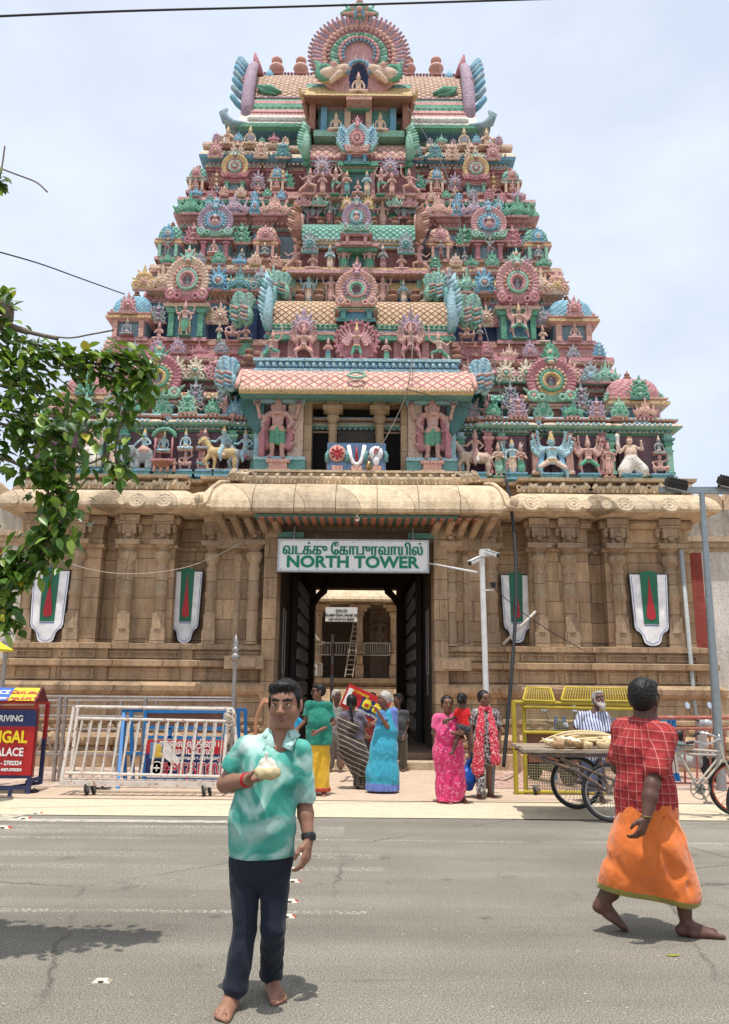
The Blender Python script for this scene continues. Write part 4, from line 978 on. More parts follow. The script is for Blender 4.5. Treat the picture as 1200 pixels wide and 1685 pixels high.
# ---- bay with a horseshoe gable
def panjara(px,pyb,pye,pyt,Y,wpx,par,gv,gc,cols,fig=None,figc=None,fs_=1.0,bodyw=.62):
    x=X2(px,Y,(pyb+pyt)/2);z0=ZY(pyb,Y);ze=ZY(pye,Y);zt_=ZY(pyt,Y);w=HX(px-wpx/2,px+wpx/2,Y,(pye+pyt)/2)*2;bw=w*bodyw
    b=MB();plan=[(x-bw/2,Y-.02),(x+bw/2,Y-.02),(x+bw/2,Y+.8),(x-bw/2,Y+.8)];h=ze-z0
    b.stack(plan,[(z0-.04,.10,1),(z0+.06,.10,1),(z0+.07,0,0),(ze-h*.22,0,0),(ze-h*.2,.06,2),(ze-h*.12,.08,2),(ze-h*.1,.14,3),(ze-h*.03,.16,3),(ze,.10,3),(ze+.02,.10,1),(ze+.06,.10,1)])
    for s in(-1,1):
        b.box((x+s*bw*.42,Y-.08,(z0+ze)/2-h*.04),(bw*.16,.14,h*.78),4);b.box((x+s*bw*.42,Y-.09,ze-h*.24),(bw*.26,.18,h*.08),4)
    b.build('gable_bay',C(*cols),par)
    S=w/1.02;zs=(zt_-ze)/1.18
    put('horseshoe_gable',GB[gv],C(*gc),par,(x,Y-.12,ze+.02),(S,S*1.1,zs))
    if fig:put(FN[fig],FG[fig],C(*figc),par,(x,Y-.22,z0+.05),h*.95*fs_)
def fig(kind,px,pyb,pyt,Y,cols,par,sx=1,rz=0):
    z0=ZY(pyb,Y);z1_=ZY(pyt,Y);me=FG[kind];zs=[v.co.z for v in me.vertices]if kind not in FH else None
    if zs:FH[kind]=max(zs)
    s=(z1_-z0)/FH[kind]
    return put(FN[kind],me,C(*cols),par,(X2(px,Y,(pyb+pyt)/2),Y,z0),(s*sx,s*1.05,s),rz)
FH={}
def cres(v,px,pyb,pyt,Y,cols,par,wx=1.0):
    z0=ZY(pyb,Y);h=ZY(pyt,Y)-z0;return put(CN[v],CR[v],C(*cols),par,(X2(px,Y,(pyb+pyt)/2),Y,z0),(h*wx,h,h))
F1=('flesh','green','pink','maroon');F2=('flesh','salmon','pink','peach');F3=('flesh','teal','ochre','rose');F4=('lblue','peach','ochre','salmon');F5=('grey','maroon','peach','brown');F6=('peach','mint','salmon','rose');F7=('steel','ochre','pink','maroon')
FR=[F1,F2,F3,F5,F6,F1,F2]
# ---------------- tier 1: figures on the wall
for k,px,pb,pt,cl,sx in(('elephant',233,776,708,('lblue','salmon','ochre','grey'),1),('seated',270,748,712,F4,1),('atlas',305,776,742,F2,1),('seated',306,744,708,F4,1),('atlas',335,776,742,F3,1),('seated',337,744,705,F5,1),('horse',368,776,702,('lblue','peach','ochre','ochre'),1),('horse',404,776,708,('lblue','rose','ochre','grey'),1),
                     ('horse',782,780,705,('flesh','white','pink','peach'),1),('stand4',843,783,718,F4,1),('stand2',857,782,725,F1,1),('multi',908,790,705,('lblue','peach','ochre','blue'),1.25),('multi',968,782,712,('flesh','green','salmon','maroon'),1.05),('walker',1038,780,710,('peach','white','brown','white'),1),('seated',1084,745,712,F5,1),('atlas',1086,780,738,F2,1),('walker',148,772,705,('peach','white','brown','white'),-1),('stand4',190,776,712,F4,1),('stand2',820,783,724,F6,1),('stand4',1001,782,722,F2,1)):
    fig(k,px,pb,pt,Y1-.34,cl,T1,sx)
xc_=X2(270,Y1-.4,740);b=MB();zq=ZY(760,Y1-.4)
for s in(-1,1):b.tube([(xc_+s*.20,Y1-.45,zq),(xc_+s*.20,Y1-.45,zq+.55)],.025,8,0)
b.tube([(xc_+.26*math.cos(math.pi*i/10),Y1-.45,zq+.55+.2*math.sin(math.pi*i/10))for i in range(11)],.05,8,1);b.box((xc_,Y1-.42,zq-.04),(.52,.22,.08),0);b.lathe([(.10,-.22),(.26,-.12),(.28,-.06)],(xc_,Y1-.42,zq),10,2)
b.build('chariot_shrine',C('rose','green','brown'),T1,smooth=True)
for i in range(4):fig('stand2',254+i*11,778,756,Y1-.5,F2,T1)
b=MB()
zp=ZY(786,Y1-.3)
for px in(148,190,233,270,305,336,368,404,782,849,908,968,1038,1086):
    x=X2(px,Y1-.3,785);b.box((x,Y1-.28,zp+.04),(.44,.34,.14),0);b.box((x,Y1-.28,zp+.10),(.50,.40,.04),1);b.box((x,Y1-.28,zp-.02),(.50,.40,.05),1)
b.build('figure_pedestals',C('teal','blue'),T1)
# ---------------- hara 1
for s,px in((1,1046),(-1,146)):
    kuta(px,703,612,Y1+.0,100,T1,SCR if s>0 else SCR,['steel','salmon','peach','ochre','pink','maroon'],2,('green','mint','teal'),'seated',F4,.8)
for px in(262,904):
    panjara(px,700,665,578,Y1-.06,84,T1,0,('ochre','rose','peach','green','plum','grey','mint'),['brown','maroon','peach','pink','lblue'])
for px in(322,370,840,956,216):
    cres(2,px,670,626,Y1-.05,('grey','lilac','salmon'),T1,.8)
for px,k,c_,sx in((322,'lunge',('flesh','rose','salmon','maroon'),1),(372,'atlas',F2,1),(800,'atlas',F2,-1),(840,'dancer',F5,1),(956,'lunge',F7,1),(216,'atlas',F5,1)):
    fig(k,px,703 if k!='dancer' else 700,652,Y1-.16,c_,T1,sx)
def bolster(px0,px1,py0,py1,Y,mat_,par,cap='rose'):
    xa,xb=X2(px0,Y,py0),X2(px1,Y,py0);z=ZY(py0,Y);h=ZY(py1,Y)-z
    pr_=[(Y+.02,z)]+[(Y+.32-.34*math.cos(math.pi*i/8),z+h*(.15+.85*math.sin(math.pi*i/8)))for i in range(9)]+[(Y+.66,z)]
    uvgrid('bolster_roof',pr_,xa,xb,[mat_],par)
    for xx in(xa,xb):
        b=MB();b.lathe([(h*.62,-.04),(h*.66,0),(h*.62,.04)],(0,0,0),14,0,Matrix.Translation((xx,Y+.32,z+h*.48))@Matrix.Rotation(math.pi/2,4,'Y'));b.build('bolster_end',P[cap],par)
for a,c_,mm in((288,312,SCY),(334,362,SCY),(862,876,SCY),(930,950,SCY),(808,832,SCG),(212,240,SCY)):bolster(a,c_,660,642,Y1+.06,mm,T1)
for a,c_,mm in((290,350,SCR),(928,990,SCR),(800,872,SCR),(210,244,SCR)):bolster(a,c_,640,622,Y1+.5,mm,T1)
# ---------------- crests on tier 2 cornice
for px,v,c_ in((242,0,('salmon','rose','pink')),(292,1,('cream','peach','mint')),(322,1,('cream','peach','mint')),(355,2,('pink','rose','salmon')),(205,0,('rose','pink','salmon')),(832,1,('cream','peach','mint')),(866,1,('cream','peach','mint')),(938,1,('salmon','pink','pink')),(972,0,('grey','lblue','pink')),(996,3,('mint','green','pink')),(180,0,('grey','lblue','pink')),(770,0,('salmon','pink','rose'))):
    cres(v,px,628,588,Y2-.42,c_,T2)
b=MB()
for(a,c_)in((290,345),(832,870),(940,1000),(180,240)):
    xa,xb=X2(a,Y2,610),X2(c_,Y2,610);z=ZY(622,Y2);b.bx(xa,xb,Y2-.02,Y2+.3,z,z+.28,0)
b.build('parapet_panels',C('mint'),T2)
# ---------------- hara 2
L2=ledge(2,Y2+.12,hw2-.12,z3,ZY(562,Y2+.1)-z3,['pink','salmon','salmon'],T2);zl2=ZY(562,Y2+.1)
for s,px in((1,941),(-1,215)):
    kuta(px,564,484,Y2+.10,84 if s>0 else 74,T2,SCB,['steel','pink','salmon','ochre','salmon','rose'],1,('pink','rose','salmon'),'seated',F5 if s<0 else('flesh','pink','salmon','brown'),.7)
for px,fg,fc in((310,'stand4',('flesh','green','pink','ochre')),(850,'multi',('flesh','green','ochre','pink'))):
    panjara(px,564,505,418,Y2+.02,74,T2,0,('pink','peach' if px<500 else 'pink','salmon','mint','plum','grey','rose'),['blue','pink','mint','peach','green'],fg,fc,1.0,.76)
for px,v,c_ in((261,2,('grey','lilac','pink')),(363,1,('peach','salmon','cream')),(800,1,('peach','salmon','cream')),(894,0,('grey','lilac','pink')),(343,0,('peach','ochre','pink')),(822,0,('pink','salmon','rose'))):
    cres(v,px,536,500,Y2+.18,c_,T2,.95)
for px,k,c_,sx in((262,'pray',F2,1),(384,'atlas',F2,1),(361,'stand2',F6,1),(768,'atlas',F2,-1),(893,'pray',F6,1),(790,'stand2',F5,1),(405,'pray',F1,1)):
    fig(k,px,564,532 if k!='atlas' else 524,Y2-.02,c_,T2,sx)
for a,c_,mm,cc in((386,430,SCG,'lblue'),(752,782,SCG,'lblue'),(272,286,SCG,'mint'),(332,350,SCG,'mint'),(806,824,SCB,'mint'),(876,898,SCG,'rose'),(236,250,SCR,'rose')):bolster(a,c_,500,478,Y2+.5,mm,T2,cc)
# ---------------- tier 3 crests
for px,v,c_,wx in((268,3,('peach','ochre','salmon'),1.1),(238,0,('ochre','salmon','salmon'),1),(360,1,('blue','lblue','salmon'),1),(395,3,('teal','blue','salmon'),.8),(430,0,('grey','teal','salmon'),.9),(740,0,('grey','teal','salmon'),.9),(768,3,('mint','teal','salmon'),.8),(797,1,('blue','lblue','salmon'),1),(890,3,('peach','ochre','salmon'),1.1),(916,0,('salmon','ochre','peach'),1),(450,1,('mint','green','salmon'),.8),(722,1,('mint','green','salmon'),.8)):
    cres(v,px,482,438,Y3-.44,c_,T3,wx)
# ---------------- hara 3
ledge(3,Y3+.10,hw3-.12,z4,ZY(430,Y3+.1)-z4,['peach','salmon','peach'],T3)
for px,w,rf,cc,fg in((279,46,SCG,('blue','lblue','peach'),'dancer'),(883,46,SCG,('blue','lblue','peach'),'seated'),(438,42,SCP,('pink','rose','salmon'),'pray'),(724,42,SCP,('pink','rose','salmon'),'stand2')):
    kuta(px,431,371,Y3+.06,w,T3,rf,['steel','salmon','pink','ochre','mint' if px in(279,883)else 'salmon','teal'],1,cc,fg,F5,.6)
for px,fg,fc in((356,'seated',F2),(803,'dancer',F5)):
    panjara(px,431,398,336,Y3+.02,62,T3,2,('lilac','lilac' if px<500 else 'pink','lblue','blue','plum','flesh','mint'),['steel','salmon','maroon','pink','rose'],fg,fc,1.1,.7)
for px,v,c_ in((319,2,('rose','pink','salmon')),(398,2,('green','mint','salmon')),(765,2,('green','mint','salmon')),(843,2,('rose','pink','salmon'))):
    cres(v,px,404,368,Y3+.12,c_,T3)
for px,c_ in((398,F5),(765,F5),(320,F6),(845,F6)):fig('pray',px,432,410,Y3-.02,c_,T3)
for a,c_ in((328,345),(372,388),(777,792),(820,836),(410,424),(738,752)):bolster(a,c_,402,390,Y3+.32,SCP,T3)
# ---------------- tier 4 crests
for px,v,c_,wx in((314,3,('green','mint','pink'),1.25),(386,3,('lilac','pink','pink'),1.25),(452,3,('salmon','peach','pink'),1.25),(852,3,('green','mint','pink'),1.25),(780,3,('lilac','pink','pink'),1.2),(722,3,('salmon','peach','pink'),1.25),(345,1,('teal','lblue','pink'),.7),(420,1,('blue','lblue','pink'),.6),(751,1,('blue','lblue','pink'),.6),(820,1,('teal','lblue','pink'),.7)):
    cres(v,px,356,320,Y4-.44,c_,T4,wx)
# ---------------- hara 4
ledge(4,Y4+.08,hw4-.12,z5,ZY(320,Y4+.1)-z5,['salmon','pink','pink'],T4)
for px,w,rf,cc in((325,34,SCG,('pink','rose','peach')),(841,34,SCG,('pink','rose','peach')),(457,32,SCY,('blue','lblue','peach')),(718,32,SCY,('blue','lblue','peach'))):
    kuta(px,321,276,Y4+.06,w,T4,rf,['brown','pink','rose','mint','peach','teal'],1,cc,'seated',F2,.5)
for px,gv,fc in((388,1,F2),(782,1,F6)):
    panjara(px,321,302,254,Y4+.02,46,T4,gv,('pink','ochre','rose','mint','plum','pink','rose'),['steel','salmon','pink','rose','mint'],None,None,1.0,.66)
for px,v,c_ in((357,2,('brown','peach','pink')),(425,1,('lilac','grey','pink')),(749,1,('lilac','grey','pink')),(812,2,('brown','ochre','pink')),(472,2,('green','teal','pink')),(688,2,('green','teal','pink'))):
    cres(v,px,312,282,Y4+.10,c_,T4)
for px in(357,425,749,812):fig('pray',px,322,303,Y4-.05,random.choice(FR),T4)
# ---------------- tier 5 crests, band of blue
for px,v,c_ in((355,1,('pink','rose','peach')),(391,2,('peach','brown','peach')),(430,2,('peach','salmon','peach')),(466,2,('teal','blue','peach')),(716,2,('teal','blue','peach')),(744,2,('peach','salmon','peach')),(776,2,('peach','brown','peach')),(811,1,('pink','rose','peach')),(684,1,('teal','grey','peach'))):
    cres(v,px,262,233,Y5-.42,c_,T5)
# ================================================================ central column of the tower
def box_px(b,xa,xb,ya,yb,Y,dep,mi=0):b.bx(X2(xa,Y,(ya+yb)/2),X2(xb,Y,(ya+yb)/2),Y,Y+dep,ZY(max(ya,yb),Y),ZY(min(ya,yb),Y),mi)
# ---- porch on the first storey
CP=MB();YP=17.35
box_px(CP,420,500,774,648,YP+.35,1.0,0);box_px(CP,671,750,774,648,YP+.35,1.0,0);box_px(CP,470,700,650,640,YP+.5,.8,0)
for xa,xb,m in((419,432,1),(474,499,2),(672,695,2),(736,750,1)):box_px(CP,xa,xb,752,652,YP+.28,.1,m)
box_px(CP,417,502,776,755,YP+.10,.5,3);box_px(CP,669,753,776,755,YP+.10,.5,3);box_px(CP,417,502,757,752,YP+.06,.5,1);box_px(CP,669,753,757,752,YP+.06,.5,1)
box_px(CP,417,502,664,650,YP+.18,.5,1);box_px(CP,669,753,664,650,YP+.18,.5,1)
T0=CP.build('porch_wall',C('plum','lblue','peach','teal'),TOWER)
b=MB();box_px(b,496,675,778,640,YP+.80,.03,0);b.build('porch_shade_sheet',plain('porch_shade',(.012,.010,.010),.95,0,.1,5,0),T0)  # near-black sheet stands in for the shade inside the porch
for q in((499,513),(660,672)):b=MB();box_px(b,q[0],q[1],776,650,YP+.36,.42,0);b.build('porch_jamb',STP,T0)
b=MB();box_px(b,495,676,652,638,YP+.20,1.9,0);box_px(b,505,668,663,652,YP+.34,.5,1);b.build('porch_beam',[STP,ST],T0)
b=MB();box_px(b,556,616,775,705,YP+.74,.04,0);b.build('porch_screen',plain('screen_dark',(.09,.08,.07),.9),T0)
for px in(547.5,625):
    x=X2(px,YP+.30,710);z0=ZY(770,YP+.3);z1_=ZY(652,YP+.3);h=z1_-z0;b=MB()
    b.box((x,YP+.42,z0+h*.07),(.27,.27,h*.14));b.lathe([(.11,h*.14),(.11,h*.30),(.12,h*.31),(.12,h*.34),(.10,h*.35),(.10,h*.58),(.13,h*.60),(.09,h*.64),(.14,h*.68),(.16,h*.72),(.12,h*.76),(.22,h*.80)],(x,YP+.42,z0),12)
    b.box((x,YP+.42,z0+h*.83),(.46,.42,h*.06));b.box((x,YP+.42,z0+h*.90),(.30,.3,h*.10));b.box((x,YP+.42,z0+h*.97),(.55,.34,h*.06));b.build('porch_column',STP,T0,autos=rad(40))
for px,mir in((457,1),(712,-1)):
    b=MB();box_px(b,px-20,px+20,778,772,YP-.02,.34,0);box_px(b,px-15,px+15,773,760,YP+.0,.30,0);box_px(b,px-19,px+19,761,756,YP-.03,.36,0);b.build('pedestal',C('salmon'),T0)
    f=fig('guardian',px,757,653,YP+.16,('flesh','green','salmon','rose'),T0,1.12*mir);f['label']='large four-armed door guardian figure on a pink pedestal, '+('left' if mir>0 else 'right')+' of the porch opening'
    for s in(-1,1):pass
EM=thing('emblem_board','blue board with white conch, discus and striped mark on the porch edge over the canopy','painted board',at(587,776,YP-.1))
b=MB()
for px,wd in((555,33),(587,30),(619,32)):box_px(b,px-wd/2,px+wd/2,775,729,YP-.05,.06,0)
b.build('panel',plain('board_blue',(.16,.28,.46),.6),EM)
def ep(px,py,y=YP-.09):return at(px,py,y)
b=MB()
for s in(-1,1):b.tube([ep(587+s*13,733),ep(587+s*10,752),ep(587+s*6,761),ep(587,764)],[.05,.05,.045,.04],8,0)
b.tube([ep(587,735),ep(587,758)],[.018,.035],8,1);b.tube([ep(587,762),ep(587,767)],.06,8,0);b.build('striped_mark',[M_wh,M_rd],EM,smooth=True)
for px in(555,619):
    p=ep(px,746);b=MB();n=12
    if px==555:
        b.lathe([(.19,-.02),(.21,0),(.19,.03)],(0,0,0),16,0,Matrix.Translation(p)@Matrix.Rotation(math.pi/2,4,'X'))
        for i in range(8):a=i*math.pi/4;b.tube([p+Vector((0,-.04,0)),p+Vector((.15*math.cos(a),-.04,.15*math.sin(a)))],[.015,.03],5,1)
    else:
        b.ball(p,(.17,.05,.18),2,12,8);b.ball(p+Vector((.0,-.02,-.18)),(.08,.05,.12),2,10,6);b.tube([p+Vector((.05*math.cos(a*.9)*(1-a/12),-.06,.02+.1*math.sin(a*.9)*(1-a/12)))for a in range(10)],.015,5,1)
    for s in(-1,1):b.tube([p+Vector((s*.2,-.01,.05)),p+Vector((s*.24,-.02,-.05)),p+Vector((s*.22,-.02,-.2))],[.03,.045,.06],6,3)
    b.build('discus' if px==555 else 'conch',[P['salmon'],M_rd,M_wh,P['teal']],EM,smooth=True)
b=MB()
for px in(555,587,619):box_px(b,px-9,px+9,777,766,YP-.16,.12,0)
b.build('peg',P['salmon'],EM)
ze,zr=ZY(640,YP-.25),ZY(608,YP+.35)
pr_=[(YP+.4,ze-.10),(YP-.28,ze-.14),(YP-.32,ze-.10),(YP-.32,ze),(YP-.20,ze+.05),(YP+.05,ze+(zr-ze)*.62),(YP+.38,zr),(YP+1.0,zr)]
xa,xb=X2(394,YP-.25,635),X2(779,YP-.25,635)
uvgrid('porch_roof',pr_,xa,xb,[SCP,P['ochre'],P['teal']],T0,[2,1,1,1,0,0,0],2)
b=MB();n=66
for i in range(n):b.ball((xa+(xb-xa)*(i+.5)/n,YP-.335,ze-.06),(.035,.03,.05),0,7,4)
for px,s in((392,-1),(781,1)):b.tube([(X2(px,YP-.25,635)+s*.02,YP+.5-.12*i,zr-(zr-ze)*min(1,i/7)**1.3)for i in range(8)],.055,8,1)
b.build('eave_trim',C('peach','salmon'),T0,smooth=True)
for s,px in((-1,410),(1,760)):
    x=X2(px,YP,670);b=MB();b.poly([(x-s*.32,ze-.1),(x+s*.28,ze-.1),(x+s*.2,ze-.35),(x,ze-.75),(x-s*.2,ze-.95),(x-s*.32,ze-.95)][::1 if s<0 else-1],YP+.2,YP+1.0);b.build('porch_bracket',C('dteal'),T0)
b=MB();zq=ZY(610,YP+.3);zt_=ZY(594,YP+.35);xa2,xb2=X2(418,YP+.3,600),X2(757,YP+.3,600)
b.bx(xa2,xb2,YP+.30,YP+1.2,zq-.02,zq+.05,1);b.bx(xa2+.04,xb2-.04,YP+.36,YP+1.2,zq+.05,zt_-.03,0);b.bx(xa2-.02,xb2+.02,YP+.28,YP+1.3,zt_-.03,zt_+.04,1)
for i in range(30):
    x=xa2+.08+(xb2-xa2-.16)*(i+.5)/30;b.ball((x,YP+.33,(zq+zt_)/2+.02),(.055,.06,.07),1,8,5);b.ball((x+.06,YP+.31,(zq+zt_)/2-.03),(.03,.05,.04),0,6,4)
b.build('wave_frieze',C('blue','lblue'),T0)
for px in(587,):
    b=MB();p=ep(px,617,YP-.16);b.tube([p+Vector((.2*math.cos(a*math.pi/8),.0+.06*math.sin(a*math.pi/8),.09*math.sin(a*math.pi/8)))for a in range(17)],.03,6,0);b.build('roof_medallion',C('mint'),T0,smooth=True)
b=MB();b.bx(X2(440,18.2,560),X2(742,18.2,560),17.75,20.5,ZY(640,17.8),ZY(593,17.8));b.build('platform',C('salmon'),T2)
def archfan(name,x,Y,z0,h,d,s,cols,par):
    b=MB();n=11
    for i in range(n):
        t=i/(n-1);y=Y+d*.5-d*.5*math.cos(math.pi*t);z=z0+h*(math.sin(math.pi*t)**.7 if 0<t<1 else 0)
        cy,cz=Y+d*.5,z0+h*.25;b.tube([(x,cy+(y-cy)*.45,cz+(z-cz)*.45),(x+s*.06,cy+(y-cy)*.8,cz+(z-cz)*.8),(x+s*.13,cy+(y-cy)*1.04,cz+(z-cz)*1.04)],[.08,.11,.05],8,i%2)
    for i in range(12):
        t=i/11;zz_=z0+h*(.08+.82*t);w_=(.08+.20*math.sin(math.pi*(.15+.75*t)))*min(1.2,h)
        b.tube([(x-s*.02,Y-.03,zz_),(x+s*w_*.55,Y-.09,zz_+.05*h),(x+s*w_,Y-.05,zz_+.15*h)],[.05*min(1.2,h),.055*min(1.2,h),.02],8,1 if i%3 else 0)
    b.lathe([(h*.62,-.05),(h*.66,0),(h*.60,.05)],(0,0,0),20,0,Matrix.Translation((x,Y+d*.5,z0+h*.42))@Matrix.Rotation(math.pi/2,4,'Y')@Matrix.Diagonal((1,d/h*.62,1,1)))
    b.tube([(x+s*.05,Y-.02,z0+h*.1),(x+s*.08,Y-.12,z0+h*.35),(x+s*.06,Y-.08,z0+h*.62),(x+s*.10,Y-.02,z0+h*.9),(x+s*.16,Y-.10,z0+h*1.08)],[.10,.13,.11,.09,.03],8,1)
    return b.build(name,C(*cols),par,smooth=True)
def barrel(pxa,pxb,pyb,pye,pyt,Y,dep,mat_,par,trim,fanc,fh=1.15,eave=.12):
    """barrel-vaulted roof: pyb foot, pye spring line, pyt ridge"""
    xa,xb=X2(pxa,Y,pye),X2(pxb,Y,pye);z0,zs_,zt_=ZY(pyb,Y),ZY(pye,Y),ZY(pyt,Y+dep*.5-eave);h=zt_-zs_
    P_=[(Y+.1,z0),(Y,z0),(Y,z0+(zs_-z0)*.3),(Y-eave*.6,z0+(zs_-z0)*.35),(Y-eave*.6,z0+(zs_-z0)*.6),(Y-eave,z0+(zs_-z0)*.65),(Y-eave,zs_)]
    P_+=[(Y-eave*.8+(dep*.5)*(1-math.cos(math.pi*.5*i/7)),zs_+h*.96*math.sin(math.pi*.5*i/7))for i in range(1,8)]+[(Y+dep*.5-eave*.5,zt_),(Y+dep*.62,zt_),(Y+dep*.62,z0)]
    nb=len(P_)-1;bands=[1,2,3,1,2,3]+[0]*7+[1]*(nb-13)
    uvgrid('barrel_roof',P_,xa,xb,[mat_]+C(*trim),par,bands,2)
    b=MB();n=int((xb-xa)/.12)
    for i in range(n):
        x=xa+(xb-xa)*(i+.5)/n;b.ball((x,Y+dep*.5-eave*.55,zt_),(.05,.05,.035),0,6,4);b.ball((x,Y-eave-.02,zs_-.03),(.045,.04,.04),1,6,4)
    b.build('ridge_trim',C(trim[0],trim[1]),par,smooth=True)
    hh=(zt_-z0)*fh
    for s,x in((-1,xa),(1,xb)):archfan('roof_fan',x,Y-.12,z0-.05,hh,dep*.8,s,fanc,par)
# ---- storey 2 centre: ochre barrel roof, figures in front
b=MB();b.bx(X2(446,18.3,560),X2(738,18.3,560),18.3,20.4,ZY(602,18.3),ZY(545,18.3),0)
for px in(452,480,520,560,614,654,700,733):x=X2(px,18.25,570);b.bx(x-.09,x+.09,18.2,18.32,ZY(602,18.25),ZY(552,18.25),1)
for xa,xb,ya,yb,m in((441,743,560,553,2),(438,746,552,547,3)):b.bx(X2(xa,18.15,ya),X2(xb,18.15,ya),18.12,18.6,ZY(ya,18.15),ZY(yb,18.15),m)
b.build('niche_wall',C('maroon','pink','green','salmon'),T2)
barrel(447,738,556,538,498,18.28,1.6,SCY,T2,['lblue','green','mint'],['teal','lblue'],1.22)
for s,px in((-1,398),(1,775)):
    xx=X2(px,18.9,500);[put('ribbed_fan',FAN,C('grey' if q else 'teal','mint','salmon'),T2,(xx-s*.25*q,18.5-.12*q,ZY(545,18.7)),(s*.95,1.2,1.0-.1*q))for q in(0,1)]
for k,px,pt,c_,sx in(('lunge',446,538,('flesh','green','salmon','peach'),-1),('multi',500,532,('flesh','salmon','pink','rose'),1),('stand2',540,556,('flesh','teal','pink','green'),1),('wheel',587,524,('pink','green','ochre','rose'),1),('stand2',636,556,('flesh','green','pink','green'),1),('multi',676,530,('flesh','maroon','salmon','rose'),1),('lunge',724,538,('peach','green','salmon','salmon'),1)):
    fig(k,px,597,pt,17.86,c_,T0,sx)
for px in(500,676):cres(1,px,562,508,18.02,('lilac','pink','pink'),T2,1.0)
panjara(587,530,512,440,18.05,72,T2,0,('mint','salmon','lilac','pink','plum','plum','salmon'),['blue','teal','salmon','mint','teal'],None,None,1,.7)
for px in(371,795):
    s=-1 if px<500 else 1;[put('ribbed_fan',FAN,C('blue' if q else 'steel','lblue','salmon'),T2,(X2(px,17.9,620)-s*.2*q,17.75-.1*q,ZY(648,17.8)),(s*.9,1.2,.95-.1*q))for q in(0,1)]
for a,c_ in((374,398),(776,800)):bolster(a,c_,645,618,17.85,SCG,T2,'mint')
for px in(409,752):put('pot_finial',POT,C('brown'),T2,at(px,600,18.0),.42)
# ---- storey 3 centre: standing row in front of dark niches
b=MB();box_px(b,478,692,505,446,19.46,.5,0)
for px in(482,512,545,566,610,632,662,690):box_px(b,px-4,px+4,503,452,19.38,.12,1)
box_px(b,470,700,452,445,19.16,.5,2);box_px(b,466,704,445,440,19.10,.5,3)
for i in range(40):x=X2(468+i*6,19.1,448);b.box((x,19.14,ZY(450,19.12)),(.04,.05,.06),3)
b.build('niche_wall',C('dblue','mint','green','ochre'),T3)
for k,px,pt,c_,sx in(('stand2',475,460,F2,1),('stand4',508,450,F4,1),('stand4',545,448,F2,1),('stand4',630,450,F2,1),('stand2',664,458,F4,1),('pray',700,462,F6,1),('atlas',456,458,F2,1),('atlas',722,458,F2,-1)):fig(k,px,501,pt,19.22,c_,T3,sx)
for px in(493,525,562,612,646,684):put('pot_finial',POT,C('brown'),T3,at(px,500,19.12),.42)
# ---- storey 3 upper: green barrel roof row
b=MB();box_px(b,484,695,446,404,19.45,.9,0);box_px(b,560,616,448,412,19.36,.4,1)
for px in(490,520,548,562,614,632,660,690):box_px(b,px-3.5,px+3.5,446,410,19.38,.1,2)
box_px(b,470,705,449,443,19.06,.9,4);box_px(b,555,621,412,404,19.05,.5,3);box_px(b,552,624,404,399,18.98,.5,4)
b.build('niche_wall',C('maroon','teal','pink','green','pink'),T3)
for k,px,pt,c_,sx in(('lunge',484,398,F2,-1),('pray',515,412,F2,1),('stand2',543,402,F4,1),('stand4',566,402,('flesh','green','pink','green'),1),('pray',588,420,F3,1),('stand4',608,402,('flesh','green','pink','green'),1),('stand2',630,402,F5,1),('pray',661,412,F2,1),('lunge',692,398,F2,1)):fig(k,px,447,pt,19.18,c_,T3,sx)
barrel(494,686,408,396,372,19.30,1.1,SCG,T3,['peach','lblue','ochre'],['salmon','brown'],1.25,.10)
for px in(510,668):cres(1,px,418,380,19.12,('grey','teal','teal'),T3,.9)
panjara(587,404,388,330,19.0,50,T3,2,('lblue','lilac','pink','teal','plum','flesh','mint'),['maroon','salmon','pink','lblue','pink'],None,None,1,.7)
for px in(456,720):
    s=-1 if px<500 else 1;[put('ribbed_fan',FAN,C('teal' if q else 'lblue','mint','salmon'),T3,(X2(px-s*4,19.4,480)-s*.2*q,19.0-.1*q,ZY(498,19.1)),(s*.85,1.2,.85-.1*q))for q in(0,1)]
# ---- storey 4 centre
b=MB();box_px(b,482,692,380,322,20.12,.9,0);box_px(b,474,700,327,321,19.80,.5,1)
for px in(500,530,560,615,645,675):box_px(b,px-3,px+3,376,326,20.04,.12,2)
b.build('niche_wall',C('dteal','salmon','pink'),T4)
for k,px,pt,c_,sx in(('dancer',492,328,('grey','steel','steel','maroon'),1),('multi',515,330,('grey','maroon','steel','rose'),1),('stand4',543,326,F5,1),('stand4',630,326,('flesh','salmon','ochre','maroon'),1),('multi',665,328,('grey','rose','steel','maroon'),1),('lunge',688,330,('steel','grey','lblue','maroon'),1)):fig(k,px,375,pt,19.86,c_,T4,sx)
for px in(528,556,617,650,675):put('pot_finial',POT,C('brown'),T4,at(px,375,19.78),.34)
for px,c_ in((500,'pink'),(526,'mint'),(650,'mint'),(674,'pink')):cres(3,px,340,318,19.68,(c_,'rose','salmon'),T4,1.1)
